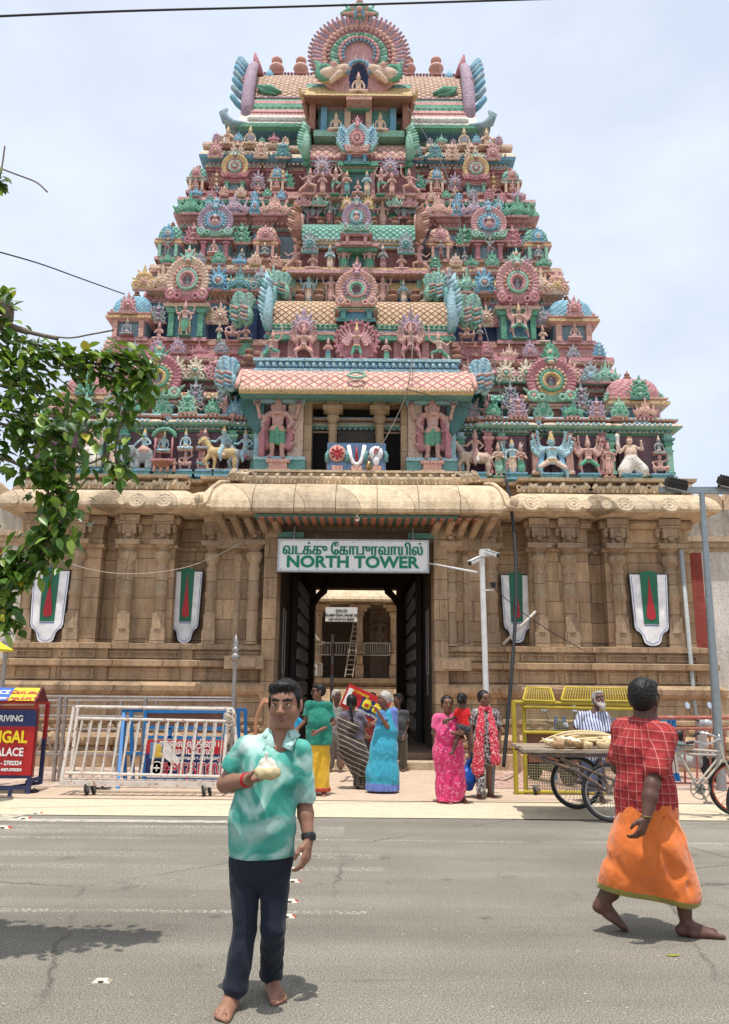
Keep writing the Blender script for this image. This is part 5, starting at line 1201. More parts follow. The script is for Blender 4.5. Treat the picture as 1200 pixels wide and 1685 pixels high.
# ---- storey 5 centre: green niche box, pink barrel roof
b=MB();box_px(b,500,684,322,268,20.25,.9,0);box_px(b,563,616,322,282,19.85,.5,1);box_px(b,560,619,282,276,19.75,.5,2);box_px(b,556,622,272,266,19.65,.6,2);box_px(b,558,620,276,272,19.72,.6,3);box_px(b,490,694,326,320,19.75,.9,3)
for px in(566,613):box_px(b,px-4,px+4,320,284,19.78,.12,4)
b.build('niche_wall',C('maroon','dteal','green','salmon','pink'),T4)
for k,px,pt,c_,sx in(('lunge',508,272,F2,-1),('stand2',531,282,F2,1),('dancer',551,274,F1,1),('stand2',571,280,F3,1),('pray',589,296,F2,1),('stand2',604,280,F4,1),('dancer',626,274,F1,1),('stand2',645,282,F2,1),('lunge',676,272,F2,1)):fig(k,px,321,pt,19.62,c_,T4,sx)
for px in(571,606):cres(1,px,345,322,19.5,('ochre','peach','pink'),T4,1)
barrel(508,670,272,262,241,20.05,1.0,SCP,T5,['lblue','pink','rose'],['green','mint'],1.3,.08)
for px in(531,642):cres(1,px,290,254,19.72,('lilac','grey','pink'),T5,.95)
panjara(588,272,258,200,19.7,42,T5,1,('salmon','lblue','pink','rose','plum','pink','salmon'),['steel','teal','rose','salmon','blue'],None,None,1,.7)
for s in(-1,1):
    for i in range(4):cres(2,588+s*(17+i*3),250-i*4,212-i*3,19.75+.02*i,('lblue','blue','mint'),T5,.55)
for px in(531,556,622,645):put('pot_finial',POT,C('brown'),T5,at(px,240,20.4),.34)
for px in(530,644):cres(1,px,229,208,20.4,('peach','ochre','pink'),T5,1)
# ================================================================ neck and crowning barrel roof
YN,YE=21.15,20.55
zn0,zn1=ZY(246,Y5),ZY(203,YN)
TR=MB();hwn=3.9
TR.stack([(XC-hwn,YN),(XC+hwn,YN),(XC+hwn,YBACK-.8),(XC-hwn,YBACK-.8)],[(zn0-.1,.0,0),(zn0+.5,.0,0),(zn0+.55,.06,1),(zn0+.62,.06,1),(zn0+.63,0,2),(zn1,0,2)])
T6=TR.build('tier',C('teal','rose','brown'),TOWER)
hwr=HX(374,795,YE,200)
zE0,zE1,zR=ZY(205,YE),ZY(188,YE),ZY(123,22.6)
zc_=ZY(205,YE)
pf=[(YN+.3,zc_-.10),(YE+.1,zc_-.16),(YE-.02,zc_-.10),(YE-.02,zc_+.02),(YE+.02,zc_+.05),(YE+.22,ZY(190,YE+.2)),(YE+.42,ZY(180,YE+.4)),(YE+.50,ZY(171,YE+.5)),(YE+.55,ZY(166,YE+.55)),(YE+.62,ZY(163,YE+.6)),(YE+.85,ZY(150,YE+.85)),(YE+1.25,ZY(137,YE+1.25)),(YE+1.75,ZY(128,YE+1.75)),(YE+2.2,ZY(124,YE+2.2)),(22.75+.4,ZY(124,YE+2.2)-.0)]
pf+=[(2*23.1-y,z)for y,z in pf[::-1]if y<22.9]
xa,xb=XC-hwr+.25,XC+hwr-.25
nb=len(pf)-1;bands=[3,2,2,3,1,4,2,4,2]+[0]*(nb-9)
uvgrid('crown_roof',pf,xa,xb,[SCT]+C('white','green','blue','pink'),T6,bands,2)
for sd_ in(-1,1):
  ow=MB();n=26
  for i in range(n):
    x=xa+.3+(xb-xa-.6)*(i+.5)/n
    if(x-XC)*sd_>1.55:ow.ball((x,YE+.06,ZY(196,YE+.06)),(.19,.06,.085),0,10,6)
  ow.build('eave_lobes',C('white'),T6,smooth=True)
ow=MB();n=34;SDB={}
for i in range(n):
    x=xa+.3+(xb-xa-.6)*(i+.5)/n;ow=SDB.setdefault(x>XC,MB())
    if abs(x-XC)>1.5:ow.tube([(x-.09,YE+.46,ZY(181,YE+.4)),(x-.08,YE+.45,ZY(176,YE+.4)),(x,YE+.47,ZY(173,YE+.4)),(x+.08,YE+.45,ZY(176,YE+.4)),(x+.09,YE+.46,ZY(181,YE+.4))],.03,6,0);ow.ball((x,YE+.44,ZY(179,YE+.42)),(.045,.04,.05),1,6,5)
for i in range(60):
    x=xa+.25+(xb-xa-.5)*(i+.5)/60;ow=SDB[x>XC]
    if abs(x-XC)>1.5:ow.ball((x,YE+.62,ZY(161.5,YE+.6)),(.06,.05,.045),2,6,4);ow.ball((x,YE+.30,ZY(186,YE+.3)),(.06,.05,.045),3,6,4);ow.ball((x,YE+2.15,ZY(123.5,YE+2.2)),(.055,.06,.04),4,6,4)
for ow in SDB.values():ow.build('leaf_bands',C('mint','green','lilac','salmon','rose'),T6,smooth=True)
for s in(-1,1):
    xe=XC+s*hwr;b=MB()
    b.tube([(xe-s*.5,YE+.1,zc_+.02),(xe-s*.1,YE+.05,zc_+.02),(xe+s*.12,YE+.0,zc_+.12),(xe+s*.22,YE-.03,zc_+.34),(xe+s*.10,YE-.02,zc_+.50)],[.10,.13,.15,.12,.04],10)
    b.bx(min(xe-s*.45,xe+s*.15),max(xe-s*.45,xe+s*.15),YE+.05,YE+4.5,zc_-.06,zc_+.08);b.build('eave_corner',C('steel'),T6,smooth=True)
    xg=XC+s*(hwr-.42);b=MB();zg0,zg1=ZY(196,YE+.3),ZY(98,YE+1.4)
    pts=[(xg,YE+.35+1.5*(t**1.6),zg0+(zg1-zg0)*(1-(1-t)**1.5))for t in[i/9 for i in range(10)]]
    b.tube(pts,[.17,.19,.20,.20,.19,.18,.17,.15,.12,.06],10,0)
    pts2=[(xg,2*23.1-y-.6,z)for x,y,z in pts];b.tube(pts2,.16,8,0)
    for i in range(9):
        t=.12+i*.095;k=pts[min(9,int(t*10))];b.tube([(xg+s*.12,YE+.6+1.5*(t**1.6),zg0+(zg1-zg0)*(1-(1-t)**1.5)),(xg+s*.32,YE+.5+1.5*(t**1.6),zg0+(zg1-zg0)*(1-(1-t)**1.5)+.16),(xg+s*.50,YE+.5+1.5*(t**1.6),zg0+(zg1-zg0)*(1-(1-t)**1.5)+.42),(xg+s*.54,YE+.55+1.5*(t**1.6),zg0+(zg1-zg0)*(1-(1-t)**1.5)+.58)],[.07,.095,.09,.015],8,1 if i%2 else 2)
    zt_=pts[-1][2];b.tube([(xg-s*.05,YE+1.9,zt_-.2),(xg+s*.0,YE+1.8,zt_+.15),(xg+s*.05,YE+1.7,zt_+.5)],[.2,.14,.03],8,3);b.tube([(xg-s*.25,YE+2.2,zt_-.3),(xg-s*.42,YE+2.2,zt_+.0),(xg-s*.38,YE+2.2,zt_+.28)],[.2,.2,.05],8,2)
    b.build('roof_end',C('lilac','steel','blue','rose'),T6,smooth=True)
    fig('dancer',588+s*183,160,124,YE+.55,('flesh','salmon','rose','maroon'),T6,1)
    b=MB();x=X2(588+s*148,YE+.8,150);z=ZY(152,YE+.7);b.tube([(x-s*.45,YE+.75,z),(x-s*.1,YE+.72,z+.12),(x+s*.3,YE+.8,z+.22),(x+s*.15,YE+.78,z+.05),(x-s*.3,YE+.66,z-.12)],[.05,.13,.10,.12,.03],8);b.build('roof_scroll',C('green'),T6,smooth=True)
    g=fig('pray',588+s*213,244,209,Y5-.3,('peach','salmon','ochre','peach'),T6,1.1)
    for q in(-1,1):cres(2,588+s*213+q*13,238,222,Y5-.22,('peach','salmon','peach'),T6,1)
    fig('seated',588+s*176,244,208,Y5-.3,('peach','peach','ochre','peach'),T6,1)
for px in(455,495,672,718):o=put('pot_finial',POT,C('salmon'),T6,at(px,125,22.9),.72)
YG=19.95
b=MB();box_px(b,524,652,220,168,YG+.35,1.5,0);box_px(b,576,604,216,178,YG+.28,.2,1)
for px,m in((533,2),(572,3),(607,3),(647,2)):box_px(b,px-5,px+5,216,172,YG+.20,.2,m)
box_px(b,572,608,180,172,YG+.12,.3,4);box_px(b,522,655,172,166,YG+.10,.6,5)
for px,m in((514,6),(668,6)):box_px(b,px-5,px+5,212,158,YG+.05,2.0,m)
box_px(b,516,666,224,214,YG+.0,1.2,7)
PV=b.build('gable_pavilion',C('teal','plum','blue','peach','green','pink','brown','mint'),TOWER)
zq=ZY(156,YG-.2);xa,xb=X2(501,YG-.2,155),X2(679,YG-.2,155)
uvgrid('pavilion_roof',[(YG+.5,zq-.06),(YG-.20,zq-.10),(YG-.24,zq-.05),(YG-.22,zq+.02),(YG+.0,zq+.16),(YG+.35,ZY(142,YG+.3)),(YG+.5,ZY(134,YG+.4)),(YG+2.5,ZY(134,YG+.4))],xa,xb,[SCG,P['ochre'],P['brown']],PV,[2,2,1,1,1,0,0])
for s,x in((-1,xa),(1,xb)):
    b=MB();b.tube([(x,YG+.0,zq),(x+s*.10,YG-.15,zq+.05),(x+s*.14,YG-.22,zq+.18)],[.1,.08,.03],8);b.bar((x-s*.03,YG+.1,zq-.02),(x-s*.28,YG+.5,ZY(215,YG+.4)),.09,.4,1);b.build('pavilion_bracket',C('ochre','brown'),PV)
for px in(553,626):fig('seated',px,219,184,YG+.05,('peach','salmon','ochre','peach'),PV)
# ---- grand crest over the pavilion
YC=YG+.15;cz0=ZY(152,YC);cx_=X2(591,YC,90);top=ZY(30,YC);Rg=HX(509,675,YC,90)
S=SDF();ccz=ZY(94,YC);c0=np.array((cx_,YC,ccz))
def ring(r,n,a0,a1,br,lab,y=0,el=1.0,k=.006):
    for i in range(n):
        a=rad(a0+(a1-a0)*i/(n-1));S.ell((cx_+r*math.cos(a),YC+y,ccz+r*math.sin(a)*el),br,lab,k)
S.ell((cx_,YC+.14,ccz),(Rg*.86,.22,Rg*.80),0,.02)
N=44
S.ell((cx_,YC+.05,ccz),(Rg*.94,.10,Rg*.90),0,.02)
for i in range(N):
    a=rad(-38+256*i/(N-1));x,z=math.cos(a),math.sin(a)
    S.cone((cx_+Rg*.76*x,YC-.04,ccz+Rg*.76*z),(cx_+Rg*.90*x,YC-.10,ccz+Rg*.87*z),.060,.062,1 if i%2 else 0,.003);S.cone((cx_+Rg*.88*x,YC-.02,ccz+Rg*.86*z),(cx_+Rg*(1.0)*x,YC-.09,ccz+Rg*.97*z),.066,.040,0 if i%2 else 1,.003)
ring(Rg*.69,30,-32,212,.085,2,-.04,1,.008);ring(Rg*.60,26,-30,210,.05,0,-.10)
for i in range(24):
    a=rad(-24+228*i/23);x,z=math.cos(a),math.sin(a);S.cone((cx_+Rg*.42*x,YC-.06,ccz-.06+Rg*.42*z),(cx_+Rg*.53*x,YC-.12,ccz-.06+Rg*.50*z),.05,.065,3 if i%2 else 4,.006)
ring(Rg*.38,18,-20,200,.065,0,-.14);ring(Rg*.31,16,-20,200,.045,5,-.16)
S.ell((cx_,YC-.10,ZY(132,YC)),(.27,.34,.52),6,.01,sub=True)
for i in range(13):
    a=rad(-5+190*i/12);S.ell((cx_+.34*math.cos(a),YC-.17,ZY(124,YC)+.36*math.sin(a)),.06,5,.01)
for s in(-1,1):
    S.cone((cx_+s*.42,YC-.12,ccz-.55),(cx_+s*.95,YC-.10,ccz-.75),.16,.22,7,.05);S.tor((cx_+s*1.0,YC-.16,ccz-.68),.20,.09,3,.02);S.cone((cx_+s*1.15,YC-.1,ccz-.5),(cx_+s*1.32,YC-.08,ccz-.22),.12,.05,3,.02);S.ell((cx_+s*.72,YC-.26,ccz-.50),(.10,.08,.12),2,.02);S.cone((cx_+s*.55,YC-.25,ccz-.80),(cx_+s*.80,YC-.2,ccz-1.0),.1,.08,7,.03)
zh=ccz+Rg*.93
S.ell((cx_,YC-.05,zh+.10),(.34,.24,.30),3,.03)
for s in(-1,1):
    S.ell((cx_+s*.15,YC-.26,zh+.16),.075,4,.01);S.tor((cx_+s*.15,YC-.24,zh+.16),.10,.03,2,.01,1);S.cone((cx_+s*.25,YC-.05,zh+.20),(cx_+s*.52,YC-.08,zh+.06),.12,.07,3,.03);S.cone((cx_+s*.30,YC,zh+.25),(cx_+s*.48,YC-.02,zh+.52),.07,.02,4,.01);S.cone((cx_+s*.10,YC-.28,zh-.05),(cx_+s*.14,YC-.26,zh-.28),.05,.02,5,.01);S.cone((cx_+s*.18,YC-.24,zh-.08),(cx_+s*.5,YC-.18,zh-.02),.06,.03,2,.01)
S.ell((cx_,YC-.30,zh+.02),(.10,.08,.08),2,.02);S.cone((cx_-.2,YC-.22,zh-.10),(cx_+.2,YC-.22,zh-.10),.05,.05,2,.01);S.cone((cx_,YC,zh+.3),(cx_,YC,zh+.75),.16,.03,4,.02);S.ell((cx_,YC-.05,zh+.5),.11,2,.02)
sdfobj('grand_gable',S,.027,C('pink','lilac','salmon','green','mint','blue','dblue','peach'),PV)
fig('seated',590,157,118,YC-.18,('peach','peach','salmon','peach'),PV)
b=MB();box_px(b,570,612,163,156,YC-.38,.5,0);b.build('shrine_ledge',C('salmon'),PV)
b=MB();b.bx(cx_-.35,cx_+.35,YC+.24,23.5,ccz-1.2,ccz+.3,0);b.build('gable_vault',C('dblue'),PV)
# ================================================================ sign, lamp, cables, poles
M_signw=plain('sign_white',(.78,.79,.78),.45,0,.05,5,0);M_signg=plain('sign_green',(.0,.20,.115),.5,0,0,5,0);M_steel=plain('painted_steel',(.42,.44,.44),.45,.5,.15)
pa,pb_=at(460,889,16.6),at(704,940.5,16.6)
SG=thing('signboard','long white signboard with green Tamil and English lettering NORTH TOWER over the gate','sign',((pa.x+pb_.x)/2,16.6,pb_.z))
sw=pb_.x-pa.x;shh=pa.z-pb_.z
b=MB();b.bx(pa.x,pb_.x,16.6,16.68,pb_.z,pa.z);b.build('board',M_signw,SG)
b=MB()
for q in((pa.x-.03,pb_.x+.03,pb_.z-.03,pb_.z),(pa.x-.03,pb_.x+.03,pa.z,pa.z+.03),(pa.x-.03,pa.x,pb_.z,pa.z),(pb_.x,pb_.x+.03,pb_.z,pa.z)):b.bx(q[0],q[1],16.58,16.7,q[2],q[3])
for i in range(9):
    for z in(pb_.z+.03,pa.z-.03):b.ball((pa.x+.05+(sw-.1)*i/8,16.595,z),.012,0,6,4)
b.build('frame',M_steel,SG)
cx=(pa.x+pb_.x)/2
for dx in(0,.010,.02):text_mesh('lettering','வடக்கு ேகாபுரவாயில்',.33,M_signg,SG,facing((cx-.02+dx,16.592-dx*.1,pa.z-.30)),.0,.004,sx=.745)
text_mesh('lettering','NORTH TOWER',.345,M_signg,SG,facing((cx-.02,16.592,pb_.z+.075)),.012,.004,sx=1.10)
b=MB()
for s in(pa.x+.3,pb_.x-.3):b.bar((s,16.66,pa.z),(s,16.85,pa.z+.35),.035)
b.build('bracket',M_steel,SG)
M_bulb=plain('bulb_glass',(.75,.8,.78),.15,0,0);M_blk=plain('black_plastic',(.02,.02,.022),.5)
p=at(588,852,16.2);LB=thing('hanging_bulb','small white bulb hanging under the stone canopy above the signboard','lamp',p)
b=MB();b.lathe([(.015,0),(.05,.03),(.065,.08),(.05,.13),(.03,.16)],tuple(p-Vector((0,0,.08))),12);b.build('bulb',M_bulb,LB,smooth=True)
b=MB();b.tube([p+Vector((0,0,.08)),p+Vector((0,0,.17))],.03,8);b.tube([p+Vector((0,0,.15)),p+Vector((0,.0,.32))],.008,5);b.build('holder',M_blk,LB)
M_brass=plain('old_brass',(.30,.20,.08),.4,.8);M_rope=plain('rope',(.50,.43,.34),.9);M_cab=plain('black_cable',(.018,.02,.024),.6)
p=at(607,771,16.9);b=MB();b.lathe([(.10,0),(.085,.03),(.06,.10),(.045,.15),(.01,.17)],tuple(p),12);b.tube([p+Vector((0,0,.17)),p+Vector((0,0,.30))],.012,6);b.ball(p-Vector((0,0,.02)),.025)
tag(b.build('brass_bell',M_brass,smooth=True),'small brass bell hanging at the front edge of the porch above the canopy','bell')
def rope(name,pts,r,m,lab,cat,n=6):b=MB();b.tube(pts,r,n);return tag(b.build(name,m,smooth=True),lab,cat)
def catm(P0,k=6):
    P0=[Vector(p)for p in P0];out=[]
    for i in range(len(P0)-1):
        a,b_,c,d=P0[max(i-1,0)],P0[i],P0[i+1],P0[min(i+2,len(P0)-1)]
        for j in range(k):
            t=j/k;out.append(.5*((2*b_)+(c-a)*t+(2*a-5*b_+4*c-d)*t*t+(3*b_-a-3*c+d)*t**3))
    return out+[P0[-1]]
rope('bell_rope',catm([at(606,766,16.8),at(622,742,16.85),at(640,712,16.9),at(655,682,16.95),at(668,650,16.9),at(676,608,16.95),at(679,560,17.6),at(676,500,18.0)]),.013,plain('dusty_rope',(.20,.17,.14),.9),'thin braided rope hanging from the tower down to the brass bell','rope')
rope('tower_cable',catm([at(672,178,19.6),at(700,222,19.2),at(732,280,18.9),at(752,340,18.4),at(768,430,17.9),at(792,520,17.4),at(812,590,17.0),at(824,650,16.9),at(829,720,16.8),at(833,790,16.4)]),.011,plain('pale_cable',(.15,.145,.14),.8),'thin grey cable running down the right face of the painted tower','cable')
rope('drop_cable',catm([at(833,788,16.4),at(842,840,16.2),at(848,900,15.9),at(850,970,15.6),at(847,1040,15.3),at(842,1110,15.0),at(836,1180,14.8),at(829,1262,14.6)]),.034,M_cab,'thick black cable hanging in front of the stone wall right of the gate','cable',8)
rope('wall_wire',catm([at(62,895,16.5),at(110,925,16.5),at(170,941,16.5),at(230,944,16.5),at(300,935,16.5),at(350,917,16.5),at(398,893,16.5)]),.007,plain('white_wire',(.50,.46,.40),.8),'thin white wire sagging across the left stone wall','wire')
rope('overhead_wire',catm([at(-60,29,9),at(200,18,9.3),at(500,10,9.6),at(860,-1,10),at(1000,-6,10.2)]),.016,M_cab,'black overhead wire crossing the sky at the top of the picture','wire')
rope('stay_wire',catm([at(-40,404,12),at(60,432,14),at(130,457,16),at(205,484,18.5)]),.014,M_cab,'thin dark wire running from the left to the tower corner','wire')
rope('cross_wire',catm([at(668,640,16.7),at(712,652,16.7),at(770,672,16.8),at(836,690,16.9)]),.010,M_cab,'thin dark wire sloping under the right end of the porch roof','wire')
px_=gr(797,1262);Yp=14.2
p0=at(797,1240,Yp);p0.z=0.02;tp=at(791,906,Yp)
M_wpaint=plain('white_paint',(.66,.66,.64),.5,0,.15)
CPT=thing('camera_post','tall white post with two white security cameras right of the signboard','post',p0)
b=MB();b.tube([(tp.x+.05,Yp,.02),(tp.x+.02,Yp,tp.z)],.05,12);b.box((tp.x,Yp,.03),(.3,.3,.03));b.build('pole',M_wpaint,CPT)
b=MB();q=at(801,910,Yp);b.bx(q.x-.12,q.x+.05,Yp-.08,Yp+.05,q.z-.07,q.z+.06);b.bar((tp.x,Yp,q.z),(q.x,Yp,q.z),.04);b.build('junction_box',M_wpaint,CPT)
for c0,c1 in(((799,908),(819,914)),((789,920),(774,927))):
    a,c=at(*c0,Yp-.05),at(*c1,Yp-.22);b=MB();b.tube([a,c],.042,10,0);d=(c-a).normalized();b.tube([c,c+d*.02],.036,10,1);b.tube([c+d*.02,c+d*.03],.03,10,1);b.bar(a+Vector((0,0,.05)),c+Vector((0,0,.05))+d*.03,.09,.012);b.build('camera',[M_wpaint,M_blk],CPT,smooth=False)
q=at(812,962,Yp);b=MB();b.bar((tp.x,Yp,q.z-.1),(q.x,Yp,q.z-.1),.025);b.lathe([(.045,-.05),(.05,0),(.05,.04)],tuple(q),10,1);b.build('dome_camera',[M_wpaint,M_blk],CPT)
a,c=at(706,927,16.5),at(786,942,Yp);rope('conduit',[a,c],.022,M_wpaint,'thin white conduit running from the signboard to the camera post','conduit')
a,c=at(828,1060,16.6),at(882,1006,16.4);rope('leaning_pipe',[a,c],.03,plain('pale_pipe',(.55,.50,.44),.6),'short pale pipe leaning across the shaded wall emblem right of the gate','pipe')
rope('loose_wire',catm([at(812,966,Yp),at(850,1000,15.5),at(900,1035,16.4),at(960,1070,16.5)]),.008,M_cab,'thin dark wire slanting from the camera post over the right wall','wire')
Ym=13.6;q0=at(1181,1190,Ym);q1=at(1155,808,Ym)
ML_=thing('floodlight_mast','grey steel mast carrying black floodlights at the right edge','street lamp',(q0.x+.10,Ym,0))
M_galv=plain('galvanised',(.27,.31,.33),.45,.6)
xb_=q0.x+(q0.x-q1.x)*q0.z/(q1.z-q0.z);b=MB();b.tube([(xb_,Ym,0),q0,q1],[.080,.076,.046],14);b.build('mast',M_galv,ML_,smooth=False)
a,c=at(1085,806,Ym),at(1215,809,Ym);b=MB();b.bar(a,c,.06,.10);b.bar(a+Vector((0,0,.03)),c+Vector((0,0,.06)),.03,.05);b.build('crossbar',M_galv,ML_)
for px,py in((1113,797),(1200,794)):
    p=at(px,py,Ym-.1);R=Matrix.Translation(p)@Matrix.Rotation(rad(12),4,'Y')@Matrix.Rotation(rad(28),4,'X');b=MB();b.box((0,0,0),(.36,.20,.12),0,R);b.box((0,-.02,-.07),(.32,.16,.02),1,R)
    for i in range(7):b.box((-.15+.05*i,0,.08),(.012,.18,.05),0,R)
    b.box((0,.05,-.12),(.30,.02,.12),0,R);b.build('floodlight',[M_blk,M_steel],ML_)
M_ss=plain('dull_steel',(.34,.31,.29),.4,.7)
def spear(px,pyt,Y,lab,zb0=.02,r=.035):
    t=at(px,pyt,Y);th=thing('ornamental_post',lab,'post',(t.x,Y,zb0));b=MB();h=t.z-.45
    b.tube([(t.x,Y,zb0),(t.x,Y,h)],r,10);b.build('shaft',M_ss,th)
    b=MB();b.lathe([(r*1.2,0),(r*2.2,.04),(r*2.3,.10),(r*1.5,.13),(r*1.2,.15),(r*1.9,.19),(r*1.2,.23),(r*.9,.24),(r*1.5,.30),(r*.1,.45)],(t.x,Y,h),12);b.build('spearhead',M_ss,th,smooth=True)
spear(389,1044,13.5,'steel post with a spear finial behind the white barricade');spear(14,1030,13.2,'steel post with a spear finial at the far left edge')
u=at(-28,1055,11.5);UM=thing('umbrella','yellow umbrella whose edge shows at the far left','umbrella',(u.x,11.5,0));b=MB();n=8;V=[(u.x,11.5,u.z+.12)]+[(u.x+.45*math.cos(2*math.pi*i/n),11.5+.45*math.sin(2*math.pi*i/n),u.z-.12)for i in range(n)];V+=[(v[0],v[1],v[2]-.012)for v in V]
b.add(V,[(0,1+i,1+(i+1)%n)for i in range(n)]+[(n+1,n+2+(i+1)%n,n+2+i)for i in range(n)]);b.build('canopy',plain('yellow_cloth',(.75,.62,.03),.7),UM);b=MB();b.tube([(u.x,11.5,.0),(u.x,11.5,u.z+.1)],.012,6);b.build('shaft',M_ss,UM)
# ================================================================ flanking compound walls
M_lw=mat_stone('limewash_wall',(.70,.66,.60),(.82,.78,.72),None,.35);M_rw=mat_stone('red_ochre_wall',(.30,.06,.05),(.38,.09,.07),None,.3);M_pk=mat_stone('pinkish_plaster',(.56,.38,.24),(.66,.48,.33),None,.35)
def side_wall(x0,x1,Y,s,lab):
    th=thing('compound_wall',lab,'wall',((x0+x1)/2,Y,0));zt0=at(1160,908,Y).z;zt1=at(1160,838,Y).z
    b=MB();b.bx(x0,x1,Y,Y+.8,0,zt0,0);b.build('wall',M_lw,th)
    b=MB();b.bx(x0,x1,Y-.02,Y+.8,zt0,zt0+.10,0);b.bx(x0,x1,Y-.10,Y+.8,zt0+.10,zt0+.22,0);b.bx(x0,x1,Y-.18,Y+.8,zt0+.22,zt0+.34,0);b.build('cornice',STL,th)
    b=MB();b.bx(x0,x1,Y+.02,Y+.7,zt0+.34,zt1,0);b.build('parapet_wall',mat_stone('weathered_plaster',(.34,.30,.26),(.60,.54,.46),None,.9)if 'weathered_plaster' not in MATS else MATS['weathered_plaster'],th)
    w=.62;x=x0;k=0
    while x<x1:
        b=MB();z0=zt1;pts=[(x+.02,z0),(x+w-.02,z0),(x+w-.02,z0+.28),(x+w*.85,z0+.42),(x+w*.62,z0+.52),(x+w*.5,z0+.60),(x+w*.38,z0+.52),(x+w*.15,z0+.42),(x+.02,z0+.28)];b.poly(pts,Y+.15,Y+.55);b.build('merlon',M_pk,th);x+=w;k+=1
    w=.62;x=x0+(.12 if s>0 else 0)
    while x<x1:
        b=MB();b.bx(x,min(x+.42,x1),Y-.006,Y+.3,.55,zt0-.02);b.build('red_stripe',M_rw,th);x+=1.12
    b=MB();b.bx(x0,x1,Y-.5,Y,0,.55);b.bx(x0,x1,Y-.4,Y,.55,1.05);b.bx(x0,x1,Y-.25,Y,1.05,1.55);b.bx(x0,x1,Y-.32,Y,1.45,1.62);b.build('footing',STL,th)
Yw=18.6
side_wall(7.5,17,Yw,1,'whitewashed compound wall with red vertical stripes, merlons and grimy parapet right of the tower')
side_wall(-18,-7.7,Yw,-1,'whitewashed compound wall with red stripes behind the tree left of the tower')
a=at(1121,905,16.8);c=at(1140,1160,16.8);rope('downpipe',[(c.x+.08,16.7,.1),(c.x+.02,16.75,c.z),a],.045,plain('grey_pipe',(.36,.38,.37),.6),'grey drain pipe down the right corner of the stone base','pipe')
# ================================================================ courtyard seen through the gate
sheet('courtyard_floor',-14,14,26.4,60,.30,mat_pave('courtyard_stone',(.50,.42,.33),(.60,.52,.42),(1.2,.6)))
Yh=34.0;HALL=thing('pillared_hall','pale pillared stone hall seen through the gate passage','building',(-.3,Yh,.3))
def hz(py,Y=Yh):return at(585,py,Y).z
def hx(px,py=1050,Y=Yh):return at(px,py,Y).x
b=MB();b.bx(-9,9,Yh+.1,Yh+9,.3,hz(1120));b.bx(-9,9,Yh-.1,Yh+9,hz(1124),hz(1116));b.bx(-9,9,Yh-.02,Yh+9,hz(1140),hz(1130));b.build('platform',mat_stone('hall_base',(.34,.26,.18),(.42,.33,.24),(1.5,.4),.4),HALL)
b=MB();b.bx(-9,9,Yh-1.6,Yh,.3,hz(1150));b.bx(-9,9,Yh-.9,Yh,hz(1150),hz(1134));b.build('steps',STL,HALL)
for px in(432,524,592,648,716):
    x=hx(px);z0,z1_=hz(1116),hz(994);h=z1_-z0;b=MB();b.box((x,Yh+.25,z0+h*.09),(.36,.36,h*.18));b.lathe([(.15,h*.18),(.14,h*.5),(.16,h*.52),(.16,h*.58),(.14,h*.6),(.14,h*.82),(.2,h*.86),(.2,h*.9)],(x,Yh+.25,z0),8);b.box((x,Yh+.25,z0+h*.94),(.62,.36,h*.06));b.box((x,Yh+.25,z0+h*.98),(.9,.4,h*.04));b.build('pillar',STP,HALL)
b=MB();b.bx(-9,9,Yh+.1,Yh+.5,hz(994),hz(984));b.bx(-9,9,Yh,Yh+9,hz(984),hz(982));b.build('beam',STP,HALL)
pf=[(Yh-.0,hz(990)),(Yh-.75,hz(992)),(Yh-.78,hz(989)),(Yh-.7,hz(984)),(Yh-.5,hz(978)),(Yh-.2,hz(971)),(Yh+.1,hz(967)),(Yh+1,hz(967))]
uvgrid('curved_eave',pf,-9,9,[STL],HALL);b=MB();b.bx(-9,9,Yh+.2,Yh+9,hz(967),hz(950));b.build('roof',STL,HALL)
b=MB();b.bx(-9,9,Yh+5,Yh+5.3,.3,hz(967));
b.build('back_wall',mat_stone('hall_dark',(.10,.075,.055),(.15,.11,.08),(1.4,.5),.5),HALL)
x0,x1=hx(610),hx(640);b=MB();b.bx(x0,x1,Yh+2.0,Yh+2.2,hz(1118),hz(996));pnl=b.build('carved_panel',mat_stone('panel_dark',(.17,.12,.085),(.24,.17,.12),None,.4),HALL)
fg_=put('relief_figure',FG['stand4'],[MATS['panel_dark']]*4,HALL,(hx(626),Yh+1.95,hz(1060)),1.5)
M_rail=plain('rail_grey',(.42,.41,.38),.5,.3)
def railing(px0,px1,py0,py1,Y,lab,n):
    a,c=hx(px0,py0,Y),hx(px1,py0,Y);z0,z1_=hz(py1,Y),hz(py0,Y);b=MB();b.bar((a,Y,z1_),(c,Y,z1_),.04);b.bar((a,Y,z0),(c,Y,z0),.035)
    for i in range(n+1):x=a+(c-a)*i/n;b.bar((x,Y,z0),(x,Y,z1_),.022 if i%n else .05)
    return tag(b.build('railing',M_rail),lab,'railing')
railing(512,586,1058,1078,Yh-.02,'grey railing between the left pillars of the hall in the courtyard',16);railing(599,641,1058,1078,Yh-.02,'grey railing between the right pillars of the hall in the courtyard',12)
q=railing(507,530,1092,1112,Yh-3,'small pale railing panel at the left of the courtyard',6)
a,c=at(574,1114,Yh-.6),at(588,1020,Yh-.1);LD=MB()
for s in(-1,1):LD.bar(a+Vector((s*.16,0,0)),c+Vector((s*.13,0,0)),.05)
for i in range(12):t=(i+.5)/12;p=a.lerp(c,t);LD.bar(p+Vector((-.15,0,0)),p+Vector((.15,0,0)),.035)
tag(LD.build('ladder',plain('ladder_wood',(.32,.26,.20),.7)),'wooden ladder leaning against the hall in the courtyard','ladder')
pa,pb_=at(536,999,Yh-.9),at(588,1023,Yh-.9);NB=thing('notice_board','small white notice board with black Tamil writing hung on the courtyard hall','sign',((pa.x+pb_.x)/2,Yh-.9,pb_.z))
